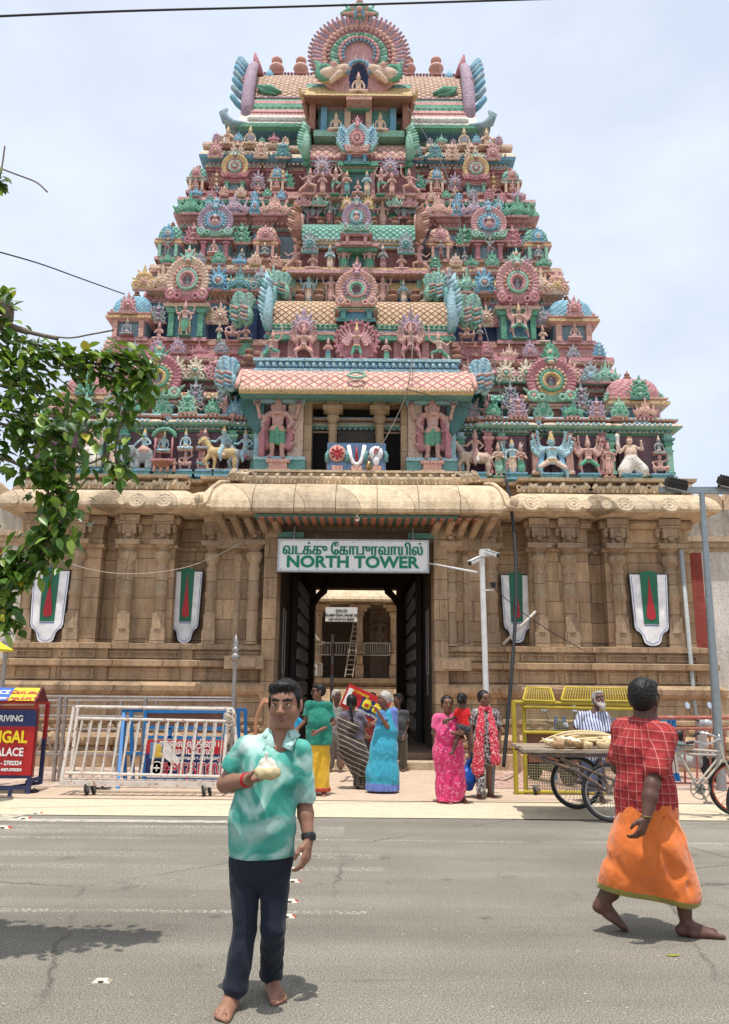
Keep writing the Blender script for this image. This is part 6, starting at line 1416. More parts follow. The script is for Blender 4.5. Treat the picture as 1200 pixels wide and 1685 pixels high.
b=MB();b.bx(pa.x,pb_.x,Yh-.9,Yh-.84,pb_.z,pa.z);b.build('board',M_signw,NB);M_ink=plain('black_ink',(.02,.02,.02),.6,0,0)
for z,t,s in((.68,'௧௦௨௦௧',.17),(.36,'ஸ்ரீ ேவணுேகாபாலன் சந்நிதி',.17),(.10,'வழி ஸ்ரீ தாயார் சந்நிதி',.12)):text_mesh('lettering',t,s,M_ink,NB,facing(((pa.x+pb_.x)/2,Yh-.91,pb_.z+(pa.z-pb_.z)*z)),.003,.003,sx=.72)
pa,pb_=at(507,1093,30.0),at(522,1112,30.0);NB2=thing('notice_board','tiny white notice board low at the left of the courtyard','sign',((pa.x+pb_.x)/2,30,pb_.z));b=MB();b.bx(pa.x,pb_.x,30,30.05,pb_.z,pa.z);b.build('board',M_signw,NB2);text_mesh('lettering','வழி',.12,M_ink,NB2,facing(((pa.x+pb_.x)/2,29.99,(pa.z+pb_.z)/2)),.003,.003)
b=MB();b.bar((pa.x+.1,30.02,.3),(pa.x+.1,30.02,pb_.z),.04);b.build('leg',M_rail,NB2)
a,c=at(546,1140,22.0),at(546,1044,22.0);PP=thing('striped_pole','thin pink and white pole standing in the gate passage','pole',(a.x,22,ZG));b=MB();n=10
for i in range(n):b.tube([(a.x,22,ZG+(c.z-ZG)*i/n),(a.x,22,ZG+(c.z-ZG)*(i+1)/n)],.045,8,i%2)
b.build('pole',[plain('faded_pink',(.62,.34,.32),.6),M_wpaint],PP)
a,c=at(507,1075,21.9),at(655,1077,21.9);b=MB();q1_,q2_=at(549,1076,21.9),at(650,1074,21.9);b.tube([q1_,q1_.lerp(q2_,.5)+Vector((0,0,-.04)),q2_],.018,6);tag(b.build('guide_rope',M_rope),'thin rope strung across the gate passage from the striped pole','rope')
a=at(490,1050,29);SH=thing('small_pavilion','small domed sandstone pavilion partly seen left in the courtyard','pavilion',(a.x,29,.3));b=MB()
zt_=at(507,1028,29).z;ze_=at(507,1056,29).z;b.lathe([(.95,ze_-.08),(1.0,ze_),(.80,ze_+.05),(.66,ze_+.25),(.42,ze_+.5),(.15,zt_),(.05,zt_+.2)],(a.x,29,0),16);b.build('roof',STL,SH,smooth=True);b=MB()
b.bx(a.x-.5,a.x+.35,28.6,29.4,.3,ze_);b.build('body',STL,SH)
# ================================================================ overhanging tree on the left
def mat_leaf(name,c1,c2):
    m,nt,b=nmat(name);g=gpos(nt);oi=noise(nt,3.5,3,.7,g);col=mixc(nt,ramp(nt,oi,[(.35,0),(.65,1)]),c1,c2)
    setc(nt,b,col,.38,.5);tr=nt.nodes.new('ShaderNodeBsdfTranslucent');nt.links.new(mixc(nt,.5,col,(.22,.34,.02)),tr.inputs[0]);ms=nt.nodes.new('ShaderNodeMixShader');ms.inputs[0].default_value=.30
    nt.links.new(b.outputs[0],ms.inputs[1]);nt.links.new(tr.outputs[0],ms.inputs[2]);nt.links.new(ms.outputs[0],nt.nodes['Material Output'].inputs[0]);return m
ML1=[mat_leaf('leaf_green',(.06,.14,.018),(.10,.22,.03)),mat_leaf('leaf_dark',(.028,.085,.016),(.045,.12,.02)),mat_leaf('leaf_light',(.20,.32,.045),(.28,.38,.06)),mat_leaf('leaf_yellow',(.55,.42,.02),(.40,.40,.03))]
TREE=thing('tree','leafy green tree branch with a few yellow leaves reaching in from the left','tree',(-5.2,5.6,0));M_bark=plain('grey_bark',(.20,.16,.125),.9,0,.4,20,.6)
rt=random.Random(11)
b=MB();b.tube([(-5.2,5.6,0),(-5.15,5.6,1.5),(-4.9,5.6,3.0),(-4.2,5.6,4.6),(-4.3,5.7,6.2)],[.26,.22,.18,.12,.07],12)
b.tube(catm([(-4.95,5.6,2.8),(-4.0,5.6,3.5),at(-20,510,5.0),at(15,535,5.0),at(50,547,5.0),at(95,557,4.95)]),[.09]*6+[.07]*6+[.04]*6+[.022]*6+[.014]*7,8)
b.build('trunk',M_bark,TREE,smooth=True)
LV=MB();TW=MB()
def leaf(p,d,L,mi):
    d=d.normalized();up=Vector((rt.uniform(-.6,.6),rt.uniform(-.9,.2),1)).normalized();s=d.cross(up)
    if s.length<.1:s=Vector((1,0,0))
    s.normalize();nrm=s.cross(d);w=L*rt.uniform(.27,.36);dr=-Vector((0,0,1))*L*rt.uniform(.05,.25);fold=nrm*w*.35
    pr_=[(0,0),(.22,.75),(.48,1.0),(.75,.68),(1.0,0)];base=len(LV.v);mid=[];L_=[];R_=[]
    vs=[]
    for t,k in pr_:
        c=p+d*L*t+dr*t*t;vs+=[c,c+s*w*k+fold*k,c-s*w*k+fold*k]
    fs=[]
    for i in range(4):a=i*3;fs+=[(a,a+3,a+4,a+1),(a,a+2,a+5,a+3)]
    LV.add(vs,fs,mi)
def sprig(pts,n,L,spread,light=.27):
    pts=catm(pts,5);TW.tube(pts,[.011*(1-.7*i/len(pts))+.002 for i in range(len(pts))],5)
    for k in range(n):
        t=rt.random()**.8*(len(pts)-1.01);i=int(t);p=pts[i].lerp(pts[i+1],t-i)+Vector((rt.gauss(0,spread),rt.gauss(0,spread*1.2),rt.gauss(0,spread)))
        d=(pts[i+1]-pts[i]).normalized()*.6+Vector((rt.uniform(-1,1),rt.uniform(-1,1),rt.uniform(-.9,.5)))
        r_=rt.random();mi=3 if r_<.02 else 2 if r_<light else 1 if r_<.62 else 0
        if p.x<-4.2 or True:leaf(p,d,L*rt.uniform(.65,1.2),mi)
A=lambda px,py,Y=5.0:at(px,py,Y)
br=[([A(-70,480),A(-20,500),A(10,560),A(25,620)],60,.055),([A(-60,560),A(-10,560),A(40,600),A(80,610)],60,.07),([A(10,600),A(60,590),A(120,590),A(160,600)],46,.05),([A(120,590),A(160,585),A(215,590),A(240,605),A(236,650)],66,.045),([A(100,600),A(140,610),A(180,620),A(215,640),A(200,690),A(190,750),A(200,780)],90,.05),
      ([A(-40,620),A(20,640),A(80,650),A(130,680),A(150,720)],90,.09),([A(-40,680),A(10,700),A(70,710),A(110,740)],80,.09),([A(-30,740),A(20,760),A(60,780),A(100,800)],60,.06),([A(70,700),A(100,760),A(105,820),A(95,880),A(60,920),A(20,950)],150,.07),([A(60,760),A(90,850),A(70,900)],50,.06),([A(40,900),A(10,940),A(0,990),A(18,1030)],60,.045),([A(-30,880),A(0,920),A(20,960)],40,.06),([A(30,560),A(70,570),A(100,585)],26,.03),([A(-40,1000),A(-10,1010),A(20,1020)],20,.04),([A(-30,520),A(0,510),A(10,480)],30,.04),([A(160,600),A(190,590),A(230,620)],30,.03),
      ([A(-40,300),A(-15,290),A(2,300)],14,.03),([A(-60,640),A(-20,660),A(30,680),A(60,700)],90,.11)]
for pts,n,sp_ in br:sprig(pts,int(n*2.1),.088,sp_*.95)
for k in range(26):
    a=Vector((rt.uniform(-5.0,-3.3),rt.uniform(4.2,5.4),rt.uniform(3.2,4.6)));sprig([a,a+Vector((rt.uniform(-.3,.3),rt.uniform(-.3,.3),rt.uniform(-.1,.2))),a+Vector((rt.uniform(-.5,.5),rt.uniform(-.5,.5),rt.uniform(-.3,.2)))],34,.11,.12)
TW.tube(catm([A(8,240),A(4,270),A(-2,300)]),.006,5);TW.tube(catm([A(-5,275),A(30,288),A(60,300),A(78,316)]),.006,5)
TW.tube(catm([A(60,548),A(110,556),A(150,550),A(188,543)]),.006,5)
TW.tube(catm([A(10,690),A(60,730),A(110,755),A(150,762),A(190,735),A(205,715)]),.007,5)
CR_=LV.build('crown',ML1,TREE,smooth=True);TW.build('branch',M_bark,TREE,smooth=True)
# ================================================================ barricades, boards, cart
M_wrust=None
def mat_chipped(name,c,rust=(.20,.09,.05),amt=.55,rough=.55,sc=16):
    if name in MATS:return MATS[name]
    m,nt,b=nmat(name);g=gpos(nt);n=noise(nt,sc,6,.75,g);f=ramp(nt,n,[(amt,0),(amt+.05,1)]);col=mixc(nt,f,c,rust);col=mixc(nt,1,col,ramp(nt,noise(nt,5,4,.6,g),[(.3,.8),(.7,1.05)]),'MULTIPLY')
    setc(nt,b,col,rough,.35);bump(nt,b,f,-.3,.003);MATS[name]=m;return m
M_wr=mat_chipped('chipped_white',(.62,.56,.50),(.36,.16,.11),.56);M_blu=mat_chipped('chipped_blue',(.015,.16,.42),(.20,.22,.25),.66);M_navy=mat_chipped('chipped_navy',(.035,.045,.12),(.15,.15,.2),.66);M_red=mat_chipped('chipped_red',(.42,.035,.03),(.20,.10,.07),.62)
M_yel=mat_chipped('chipped_yellow',(.46,.35,.03),(.25,.14,.05),.62);M_rr=mat_chipped('rusty_red_rail',(.36,.11,.08),(.42,.30,.26),.55);M_rub=plain('rubber',(.025,.025,.027),.8,0,.3,30,.3);M_alu=plain('bare_metal',(.38,.36,.33),.4,.7,.25)
def caster(x,y,par,r=.085):
    b=MB();
    for s in(-1,1):b.lathe([(r*.85,-.016),(r,-.010),(r,.010),(r*.85,.016)],(0,0,0),16,0,Matrix.Translation((x+s*.035,y+s*.05,r+.016))@Matrix.Rotation(rad(78),4,'Y'));b.lathe([(r*.5,-.019),(r*.5,.019)],(0,0,0),12,1,Matrix.Translation((x+s*.035,y+s*.05,r+.016))@Matrix.Rotation(rad(78),4,'Y'))
    b.box((x,y,r*1.4+.03),(.05,.10,r*1.3),1);b.box((x,y,r*2.1+.02),(.12,.12,.012),1);return b.build('caster',[M_rub,M_alu],par)
# ---- white wheeled barricade
YB_=12.75
f0=gr(240,1311);YB_=f0.y;T=lambda px,py,dy=0:at(px,py,YB_+dy)
BR=thing('barricade','chipped white steel crowd barricade on wheels standing on the kerb left of the gate','barricade',(T(245,1290).x,YB_,0))
b=MB();R_=.024
b.tube([T(124,1163,.25),T(384,1167,.25)],R_,8);b.tube([T(128,1182,.1),T(372,1187,.1)],R_*.9,8);b.tube([T(108,1272,-.02),T(362,1278,-.02)],R_*.9,8);b.bar(T(100,1288,-.05),T(392,1292,-.05),.05,.07);b.bar(T(112,1284,.35),T(392,1287,.35),.05,.05)
for a,c in(((122,1163,.25),(100,1290,-.05)),((128,1165,.22),(115,1284,.0)),((384,1167,.25),(394,1290,.0)),((376,1168,.22),(366,1284,.0))):b.tube([T(*a),T(*c)],R_*1.15,8)
b.build('frame',M_wr,BR)
b=MB()
for i in range(30):
    t=(i+.5)/30;a=T(132+236*t,1184+3*t,.1);c=T(114+244*t,1274+4*t,-.02)
    if i%2==0:b.tube([a,c],.016,6)
    else:a=T(136+236*t,1190,.22);c=T(124+240*t,1280,.2);b.tube([a,c],.014,6)
b.build('grille',M_wr,BR)
for px in(148,340):p=T(px,1300);caster(p.x,YB_,BR)
b=MB();p=T(378,1186,.15)
for k in range(4):b.tube([p+Vector((.09*math.cos(t+k),-.05+.03*k,.07*math.sin(t*1.0)+.02*k))for t in[2*math.pi*i/12 for i in range(13)]],.010,5)
b.build('rope_tie',M_rope,BR,smooth=True)
# ---- steel queue railing behind it
Yr=gr(260,1290).y;T2_=lambda px,py,dy=0:at(px,py,Yr+dy)
QR=thing('queue_railing','bare steel pipe queue railing behind the white barricade','railing',(T2_(240,1250).x,Yr,0));b=MB()
for y in(1146,1161,1178,1241):b.tube([T2_(62 if y<1170 else 60,y),T2_(386,y+3)],.026 if y!=1161 else .018,8)
b.tube([T2_(70,1153,1.6),T2_(386,1153,1.6)],.026,8);b.tube([T2_(70,1200,1.6),T2_(386,1200,1.6)],.02,8)
for px in(100,109,240,386):q=T2_(px,1147);b.tube([q,(q.x,Yr,.0)],.036,8)
for px in(258,200,130):q=T2_(px,1153,1.6);b.tube([q,(q.x,Yr+1.6,.0)],.032,8)
for px in(75,):
    q=T2_(px,1200,.8);b.tube([q,q+Vector((-.22,0,-.75))],.014,6);b.tube([q,q+Vector((.28,0,-.75))],.014,6)
b.build('rails',plain('steel_pipe',(.40,.35,.32),.35,.75,.3),QR)
# ---- blue frame with the banner
Yb2=Yr-.45;T3_=lambda px,py,dy=0:at(px,py,Yb2+dy)
SB=thing('banner_stand','blue steel frame holding a torn red and navy Tamil banner behind the white barricade','sign',(T3_(300,1250).x,Yb2,0));b=MB()
for a,c in(((204,1170,.5),(206,1288,.5)),((216,1170,.4),(219,1290,.4)),((240,1170),(237,1302)),((370,1170),(372,1302)),((392,1168,.4),(394,1286,.4)),((404,1168,.5),(405,1286,.5))):q=T3_(*a);r_=T3_(*c);b.bar(q,r_,.055)
for a,c in(((202,1170,.5),(406,1168,.5)),((240,1171),(372,1171)),((238,1197),(372,1199)),((238,1213),(372,1215)),((236,1282),(372,1284)),((204,1240,.5),(240,1240,.1))):b.bar(T3_(*a),T3_(*c),.05)
for px in(280,322):b.bar(T3_(px,1198),T3_(px,1214),.05)
q=T3_(204,1290,.5);b.bar(T3_(204,1170,.5),T3_(193,1302,-.4),.05)
b.build('frame',M_blu,SB)
b=MB();a,c=T3_(243,1173),T3_(369,1197);b.bx(a.x,c.x,Yb2,Yb2+.02,c.z,a.z);b.build('top_panel',mat_chipped('brown_panel',(.16,.07,.05),(.24,.16,.12),.6),SB)
a,c=T3_(243,1217),T3_(370,1277);md_=T3_(300,1240).z
b=MB();b.bx(a.x,c.x,Yb2-.04,Yb2-.03,md_,a.z,0);b.bx(a.x,c.x,Yb2-.04,Yb2-.03,c.z,md_,1)
b.bx(T3_(249,1219).x,T3_(271,1219).x,Yb2-.045,Yb2-.04,T3_(1,1246).z,T3_(1,1219).z,2)
p=T3_(260,1234,-.06);b.ball(p,(.06,.01,.10),3,8,6);b.ball(p+Vector((0,0,-.08)),(.09,.01,.05),3,8,6)
q=T3_(258,1264,-.05);n=20;b.add([q+Vector((.12*math.cos(2*math.pi*i/n),0,.12*math.sin(2*math.pi*i/n)))for i in range(n)],[tuple(range(n-1,-1,-1)),tuple(range(n))],0);b.tube([q+Vector((.10*math.cos(2*math.pi*i/16),-.01,.10*math.sin(2*math.pi*i/16)))for i in range(17)],.008,5,4);b.tube([q+Vector((-.05,-.01,0)),q+Vector((.05,-.01,0))],.012,5,4);b.tube([q+Vector((0,-.01,-.05)),q+Vector((0,-.01,.05))],.012,5,4)
b.poly([(T3_(343,1).x,T3_(1,1240).z),(T3_(356,1).x,T3_(1,1252).z),(T3_(352,1).x,T3_(1,1222).z)],Yb2-.07,Yb2-.045,4);b.poly([(T3_(345,1).x,T3_(1,1236).z),(T3_(363,1).x,T3_(1,1262).z),(T3_(368,1).x,T3_(1,1250).z),(T3_(351,1).x,T3_(1,1220).z)],Yb2-.06,Yb2-.05,4)
b.build('banner',[plain('banner_red',(.48,.02,.025),.5,0,.1),plain('banner_navy',(.02,.025,.12),.5,0,.1),plain('banner_sky',(.12,.25,.42),.5),plain('banner_gold',(.62,.42,.06),.5),M_lime],SB)
M_pw=plain('print_white',(.78,.77,.75),.5,0,.05,5,0);M_py=plain('print_yellow',(.75,.58,.02),.5,0,.05,5,0);M_pr=plain('print_red',(.45,.02,.05),.5,0,.05,5,0)
def tx(par,body,px,py,s,m,Tf,dy=-.05,sx=1,al='CENTER',bold=.003,rz=0):return text_mesh('lettering',body,s,m,par,facing(Tf(px,py,dy),rz),bold,.002,al,0,sx)
tx(SB,'சாைல விதிைய',311,1229,.15,M_pw,T3_,sx=.8);tx(SB,'மதிப்ேபாம்',318,1241,.13,M_pw,T3_,sx=.8);tx(SB,'தைலக்கவசம் உயிர்க்கவசம்',322,1250,.07,M_pw,T3_,sx=.75)
for d,m in((-.05,M_pw),(-.06,M_pr)):tx(SB,'சுரதாஸ்',315,1274,.30,m,T3_,d,.72,bold=.014 if m is M_pw else .004)
# ---- advertisement boards at the far left
Ys=gr(30,1308).y;T4_=lambda px,py,dy=0:at(px,py,Ys+dy)
AB=thing('advert_board','navy and red advertisement board with a blue and yellow top at the left edge','sign',(T4_(20,1290).x,Ys,0));b=MB()
def two(a,c,w=.055,sp=.45):
    A_,C_=T4_(*a),T4_(*c);m_=A_.lerp(C_,sp);b.bar(A_,m_,w,w,0);b.bar(m_,C_,w,w,1)
two((61,1154),(46,1309));two((79,1156,.45),(66,1290,.45));two((-20,1154),(-20,1309));b.bar(T4_(-30,1156),T4_(62,1155),.06,.05,0);b.bar(T4_(-30,1163),T4_(62,1163),.03,.03,0);b.bar(T4_(60,1157,.45),T4_(80,1157,.45),.05,.05,0);b.bar(T4_(61,1156),T4_(79,1157,.45),.05,.05,0)
for y in(1278,1296):b.bar(T4_(-30,y),T4_(50,y),.05,.05,1)
b.bar(T4_(44,1287),T4_(66,1280,.45),.05,.05,1);b.bar(T4_(18,1300,-.25),T4_(12,1322,-.35),.04,.06,1);b.bar(T4_(-10,1300,.4),T4_(66,1288,.45),.05,.05,1);b.build('frame',[M_red,M_navy],AB)
a,c=T4_(-40,1168,-.03),T4_(51,1276,-.03);z1_=T4_(1,1195).z;b=MB();b.bx(a.x,c.x,Ys-.05,Ys-.02,z1_,a.z,1);b.bx(a.x,c.x,Ys-.05,Ys-.02,c.z,z1_,0);b.bx(a.x,c.x+.03,Ys-.02,Ys-.0,c.z-.03,a.z+.03,2);b.build('panel',[plain('ad_red',(.42,.015,.015),.45,0,.06),plain('ad_navy',(.02,.035,.13),.45,0,.06),plain('ad_backing',(.20,.04,.03),.6)],AB)
tx(AB,'SAFE DRIVING',38,1187,.125,M_pw,T4_,-.07,.92,'RIGHT');tx(AB,'MANGAL',44,1222,.24,M_py,T4_,-.07,.84,'RIGHT',.008);tx(AB,'PALACE',38,1244,.165,M_pw,T4_,-.07,.84,'RIGHT',.004);tx(AB,'0427 - 2702324',35,1259,.085,M_pw,T4_,-.07,.9,'RIGHT');tx(AB,'PH: 0427-2702324',35,1269,.055,M_pw,T4_,-.07,.95,'RIGHT')
a,c=T4_(-60,1131,.12),T4_(66,1153,-.06);m_x=T4_(19,1150).x;b=MB();zt_,zb_=a.z,c.z;xr_=T4_(62,1150).x
for x0,x1,mi in((a.x,m_x,0),(m_x,xr_,1)):b.add([(x0,Ys-.14,zb_),(x1,Ys-.14,zb_),(x1,Ys+.10,zt_),(x0,Ys+.10,zt_),(x0,Ys+.34,zb_),(x1,Ys+.34,zb_)],[(0,1,2,3),(3,2,5,4),(0,4,5,1)],mi)
b.add([(xr_,Ys-.16,zb_-.02),(xr_,Ys+.10,zt_+.03),(xr_,Ys+.36,zb_-.02),(xr_+.03,Ys-.16,zb_-.02),(xr_+.03,Ys+.10,zt_+.03),(xr_+.03,Ys+.36,zb_-.02)],[(0,2,1),(3,4,5),(0,1,4,3),(1,2,5,4)],2);b.build('top_wedge',[plain('ad_blue',(.03,.12,.42),.4,0,.05),plain('ad_yellow',(.72,.60,.02),.4,0,.05),plain('ad_maroon',(.14,.02,.02),.6)],AB)
tl=math.degrees(math.atan2(zt_-zb_,.24));
def ttx(body,px,py,s,m,al='RIGHT',sx=1,sh=0):p=T4_(px,py,0);t_=(p.z-zb_)/(zt_-zb_);return text_mesh('lettering',body,s,m,AB,Matrix.Translation((p.x,Ys-.14+.24*t_-.008,p.z))@Matrix.Rotation(rad(tl),4,'X'),.002,.002,al,sh,sx)
ttx('POLICE',16,1142,.13,M_pw);ttx('WALLAJA STATION' if False else 'POLICE STATION',16,1150.5,.07,M_pw,'RIGHT',.9);ttx('ேகாட்ைட',40,1142,.11,M_pr,'CENTER',.85,.4);ttx('புறப்பாடு!',40,1151,.095,M_pr,'CENTER',.85,.4)
for px,lab in((47,'left'),(58,'right')):
    p=gr(px,1306);b=MB();b.ball((p.x,p.y,.035),(.045,.11,.012),0,10,6);b.tube([(p.x-.045,p.y-.03,.04),(p.x,p.y-.06,.085),(p.x+.045,p.y-.03,.04)],.010,6);tag(b.build('sandal',M_blk,smooth=True),'black sandal on the kerb under the left advertisement board','sandal','pair of black sandals by the board')
for px in(160,172):p=gr(px,1301);b=MB();b.ball((p.x,p.y,.035),(.12,.045,.012),0,10,6);b.tube([(p.x-.03,p.y-.045,.04),(p.x-.05,p.y,.085),(p.x-.03,p.y+.045,.04)],.010,6);tag(b.build('sandal',M_blk,smooth=True),'black sandal lying behind the left wheel of the white barricade','sandal','pair of sandals by the barricade wheel')
# ---- yellow mesh barricade on the right
Yy=gr(960,1310).y;T5_=lambda px,py,dy=0:at(px,py,Yy+dy)
def mesh_panel(b,p00,p10,p01,p11,nx,nz,r=.004,mi=0):
    for i in range(nx+1):t=i/nx;b.bar(p00.lerp(p10,t),p01.lerp(p11,t),r*2,r*2,mi)
    for i in range(nz+1):t=i/nz;b.bar(p00.lerp(p01,t),p10.lerp(p11,t),r*2,r*2,mi)
YB2=thing('barricade','yellow wheeled barricade with wire mesh behind the loaded cart','barricade',(T5_(950,1290).x,Yy,0));b=MB()
for a,c in(((845,1153),(850,1306)),((862,1155,.05),(866,1308,.05)),((1046,1158),(1048,1306))):b.tube([T5_(*a),T5_(*c)],.036,8)
for a,c in(((845,1155),(1050,1160)),((862,1163),(1050,1167)),((862,1205),(1050,1207)),((862,1303),(1050,1305)),((845,1228),(864,1230,.05)),((848,1303),(866,1306,.05))):b.tube([T5_(*a),T5_(*c)],.026,8)
b.build('frame',M_yel,YB2)
b=MB();mesh_panel(b,T5_(866,1166),T5_(1046,1170),T5_(866,1204),T5_(1046,1206),44,9);mesh_panel(b,T5_(868,1258),T5_(1048,1260),T5_(868,1302),T5_(1048,1304),44,10);b.build('wire_mesh',plain('mesh_wire',(.34,.30,.16),.5,.4),YB2)
b=MB();a,c=T5_(869,1208,.02),T5_(1044,1256,.02);b.bx(a.x,c.x,Yy+.02,Yy+.05,c.z,a.z);b.build('solid_panel',plain('rust_panel',(.20,.085,.045),.6,0,.3,5),YB2)
for x0,x1,dx in((865,908,4),(928,1040,4)):
    b=MB();p00,p10,p01,p11=T5_(x0-4,1152,-.02),T5_(x1+5,1154,-.02),T5_(x0+2,1131,.35),T5_(x1-2,1133,.35);mesh_panel(b,p00,p10,p01,p11,12 if x1-x0<60 else 28,6,.004,0)
    for u,v in((p00,p10),(p01,p11),(p00,p01),(p10,p11)):b.tube([u,v],.018,6)
    b.build('tilted_mesh',M_yel,YB2)
for px in(883,1030):p=T5_(px,1300);caster(p.x,Yy,YB2,.06)
# ---- red railing and blue trestle at the right edge
Yq=gr(1140,1296).y+.35;T6_=lambda px,py,dy=0:at(px,py,Yq+dy)
RRA=thing('barricade','rusty red pipe barricade behind the tricycle at the right edge','barricade',(T6_(1150,1290).x,Yq,0));b=MB()
for y,r_ in((1181,.034),(1199,.024),(1290,.024),(1308,.034)):b.tube([T6_(1060,y),T6_(1262,y)],r_,8)
for px in(1072,1104,1126,1146,1168,1192,1216):b.tube([T6_(px,1200),T6_(px+2,1290)],.018,6)
b.tube([T6_(1078,1181),T6_(1080,1312)],.03,8);b.build('frame',M_rr,RRA)
TRS=thing('trestle','blue and white painted trestle leg stand behind the right barricade','trestle',(T6_(1110,1290).x,Yq+.5,0));b=MB()
for a,m_,c in(((1101,1183),(1106,1240),(1118,1305)),((1109,1183),(1110,1240),(1124,1305))):b.bar(T6_(*a,.4),T6_(*m_,.4),.06,.05,0);b.bar(T6_(*m_,.4),T6_(m_[0]+4,1272,.4),.06,.05,1);b.bar(T6_(m_[0]+4,1272,.4),T6_(*c,.4),.06,.05,0)
b.bar(T6_(950,1186,.4),T6_(1112,1184,.4),.06,.05,0);b.bar(T6_(915,1180,.4),T6_(916,1296,.4),.05,.05,0);b.bar(T6_(928,1180,.4),T6_(929,1296,.4),.05,.05,0);b.build('frame',[M_blu,M_wr],TRS)
# ---- parked scooters behind
def scooter(px,pyb,Y,lab,body,s=1,rz=0,scale=1.0):
    g_=at(px,pyb,Y);th=thing('scooter',lab,'scooter',(g_.x,Y,.02));R=Matrix.Translation((g_.x,Y,.02))@Matrix.Rotation(rad(rz),4,'Z')@Matrix.Scale(scale,4)
    mp_=lambda p:tuple(R@Vector(p));S=SDF()
    S.cone(mp_((.34,0,.38)),mp_((.44,0,.92)),.15*scale,.11*scale,0,.05,(tuple(R.to_3x3()@Vector((1,0,0))),.55));S.cone(mp_((.40,0,.98)),mp_((.52,0,.95)),.09,.10,0,.05);S.cone(mp_((-.55,0,.62)),mp_((-.10,0,.52)),.14*scale,.15*scale,0,.06);S.cone(mp_((-.1,0,.30)),mp_((.34,0,.28)),.12,.10,0,.05);S.cone(mp_((.55,0,.42)),mp_((.70,0,.46)),.08,.05,0,.04);S.cone(mp_((-.60,0,.76)),mp_((-.05,0,.74)),.11,.12,1,.02)
    sdfobj('body',S,.02,[body,M_blk],th)
    for x,r in((-.50,.23),(.58,.23)):
        b=MB();Rt=R@Matrix.Translation((x,0,r))@Matrix.Rotation(math.pi/2,4,'X');b.lathe([(r*.72,-.05),(r*.95,-.045),(r,0),(r*.95,.045),(r*.72,.05)],(0,0,0),20,0,Rt);b.lathe([(r*.6,-.03),(r*.6,.03)],(0,0,0),12,1,Rt);b.build('wheel',[M_rub,M_alu],th)
    b=MB();b.tube([mp_((.44,-.32,1.05)),mp_((.44,-.1,1.0)),mp_((.44,.1,1.0)),mp_((.44,.32,1.05))],.018,6)
    for q in(-1,1):b.tube([mp_((.44,q*.25,1.03)),mp_((.40,q*.30,1.22))],.008,5);b.lathe([(.055,-.008),(.06,.008)],(0,0,0),12,1,R@Matrix.Translation((.39,q*.31,1.26))@Matrix.Rotation(rad(80),4,'Y'))
    b.ball(mp_((.55,0,.97)),.07,1,10,6);b.build('handlebar',[M_blk,plain('mirror_glass',(.55,.62,.68),.1,.6,0)],th)
    return th
scooter(1128,1288,Yq+.9,'silver scooter parked behind the red barricade at the right',plain('silver_paint',(.42,.42,.42),.35,.3,.1),1,-58,1.05)
scooter(905,1288,Yy+1.6,'dark scooter with a white front parked behind the yellow barricade',plain('dark_paint',(.07,.08,.08),.35,.2,.3),1,-70,1.0)
# ---- cargo tricycle with the load of coconut shells and fronds
w1c=at(1004,1312,10.42);rw=.355;w1c.z=rw+.006;w2c=at(949,1298,11.45);w2c.z=rw+.010
CT=thing('cargo_tricycle','old cargo tricycle with plank platform and spoked wheels parked at the right kerb','tricycle',(w1c.x,10.9,0));M_frm=mat_chipped('cream_frame',(.50,.44,.36),(.22,.14,.10),.60);M_wood=None
def mat_wood(name,a,bb):
    m,nt,b=nmat(name);g=gpos(nt);mp_=nt.nodes.new('ShaderNodeMapping');mp_.inputs['Scale'].default_value=(2,14,14);nt.links.new(g,mp_.inputs[0]);n=noise(nt,4,6,.65,mp_.outputs[0]);setc(nt,b,mixc(nt,ramp(nt,n,[(.3,0),(.7,1)]),a,bb),.85,.2);bump(nt,b,n,.4,.006);return m
M_wood=mat_wood('weathered_wood',(.20,.15,.11),(.42,.34,.26))
def wheel(c,r,par,ax=(0,1,0),rim=M_alu,spokes=20,tr=.024):
    th_=MB();n=40;ax=Vector(ax).normalized();u=Vector((0,0,1));v=ax.cross(u).normalized()
    P_=lambda a,rr,o=0:Vector(c)+(v*math.cos(a)+u*math.sin(a))*rr+ax*o
    b=MB();b.tube([P_(2*math.pi*i/n,r-tr)for i in range(n+1)],tr,10,0,False);w=b.build('wheel',M_rub,par,smooth=True)
    b=MB();b.tube([P_(2*math.pi*i/n,r-2*tr-.008)for i in range(n+1)],.013,6,0,False);b.tube([P_(0,0,-.06),P_(0,0,.06)],.028,10,0)
    for i in range(spokes):a=2*math.pi*i/spokes;b.bar(P_(a+.35*(1 if i%2 else-1),.025,.03*(1 if i%2 else-1)),P_(a,r-2*tr),.0045)
    b.build('rim',rim,w,smooth=False);return w
wheel(w1c,rw,CT,(.03,1,0),M_alu,28);wheel(w2c,rw,CT,(.03,1,0),M_alu,28)
zt_=.86;xL,xR=at(868,1240,10.4).x,at(1062,1240,10.4).x;b=MB()
for i in range(7):y0=10.38+i*.17;b.bx(xL+random.uniform(-.06,.04),xR+random.uniform(-.03,.05),y0,y0+.16,zt_-.03,zt_+random.uniform(0,.012))
b.build('platform',M_wood,CT)
b=MB();M_ir=mat_chipped('rusty_iron',(.10,.08,.07),(.22,.12,.08),.5)
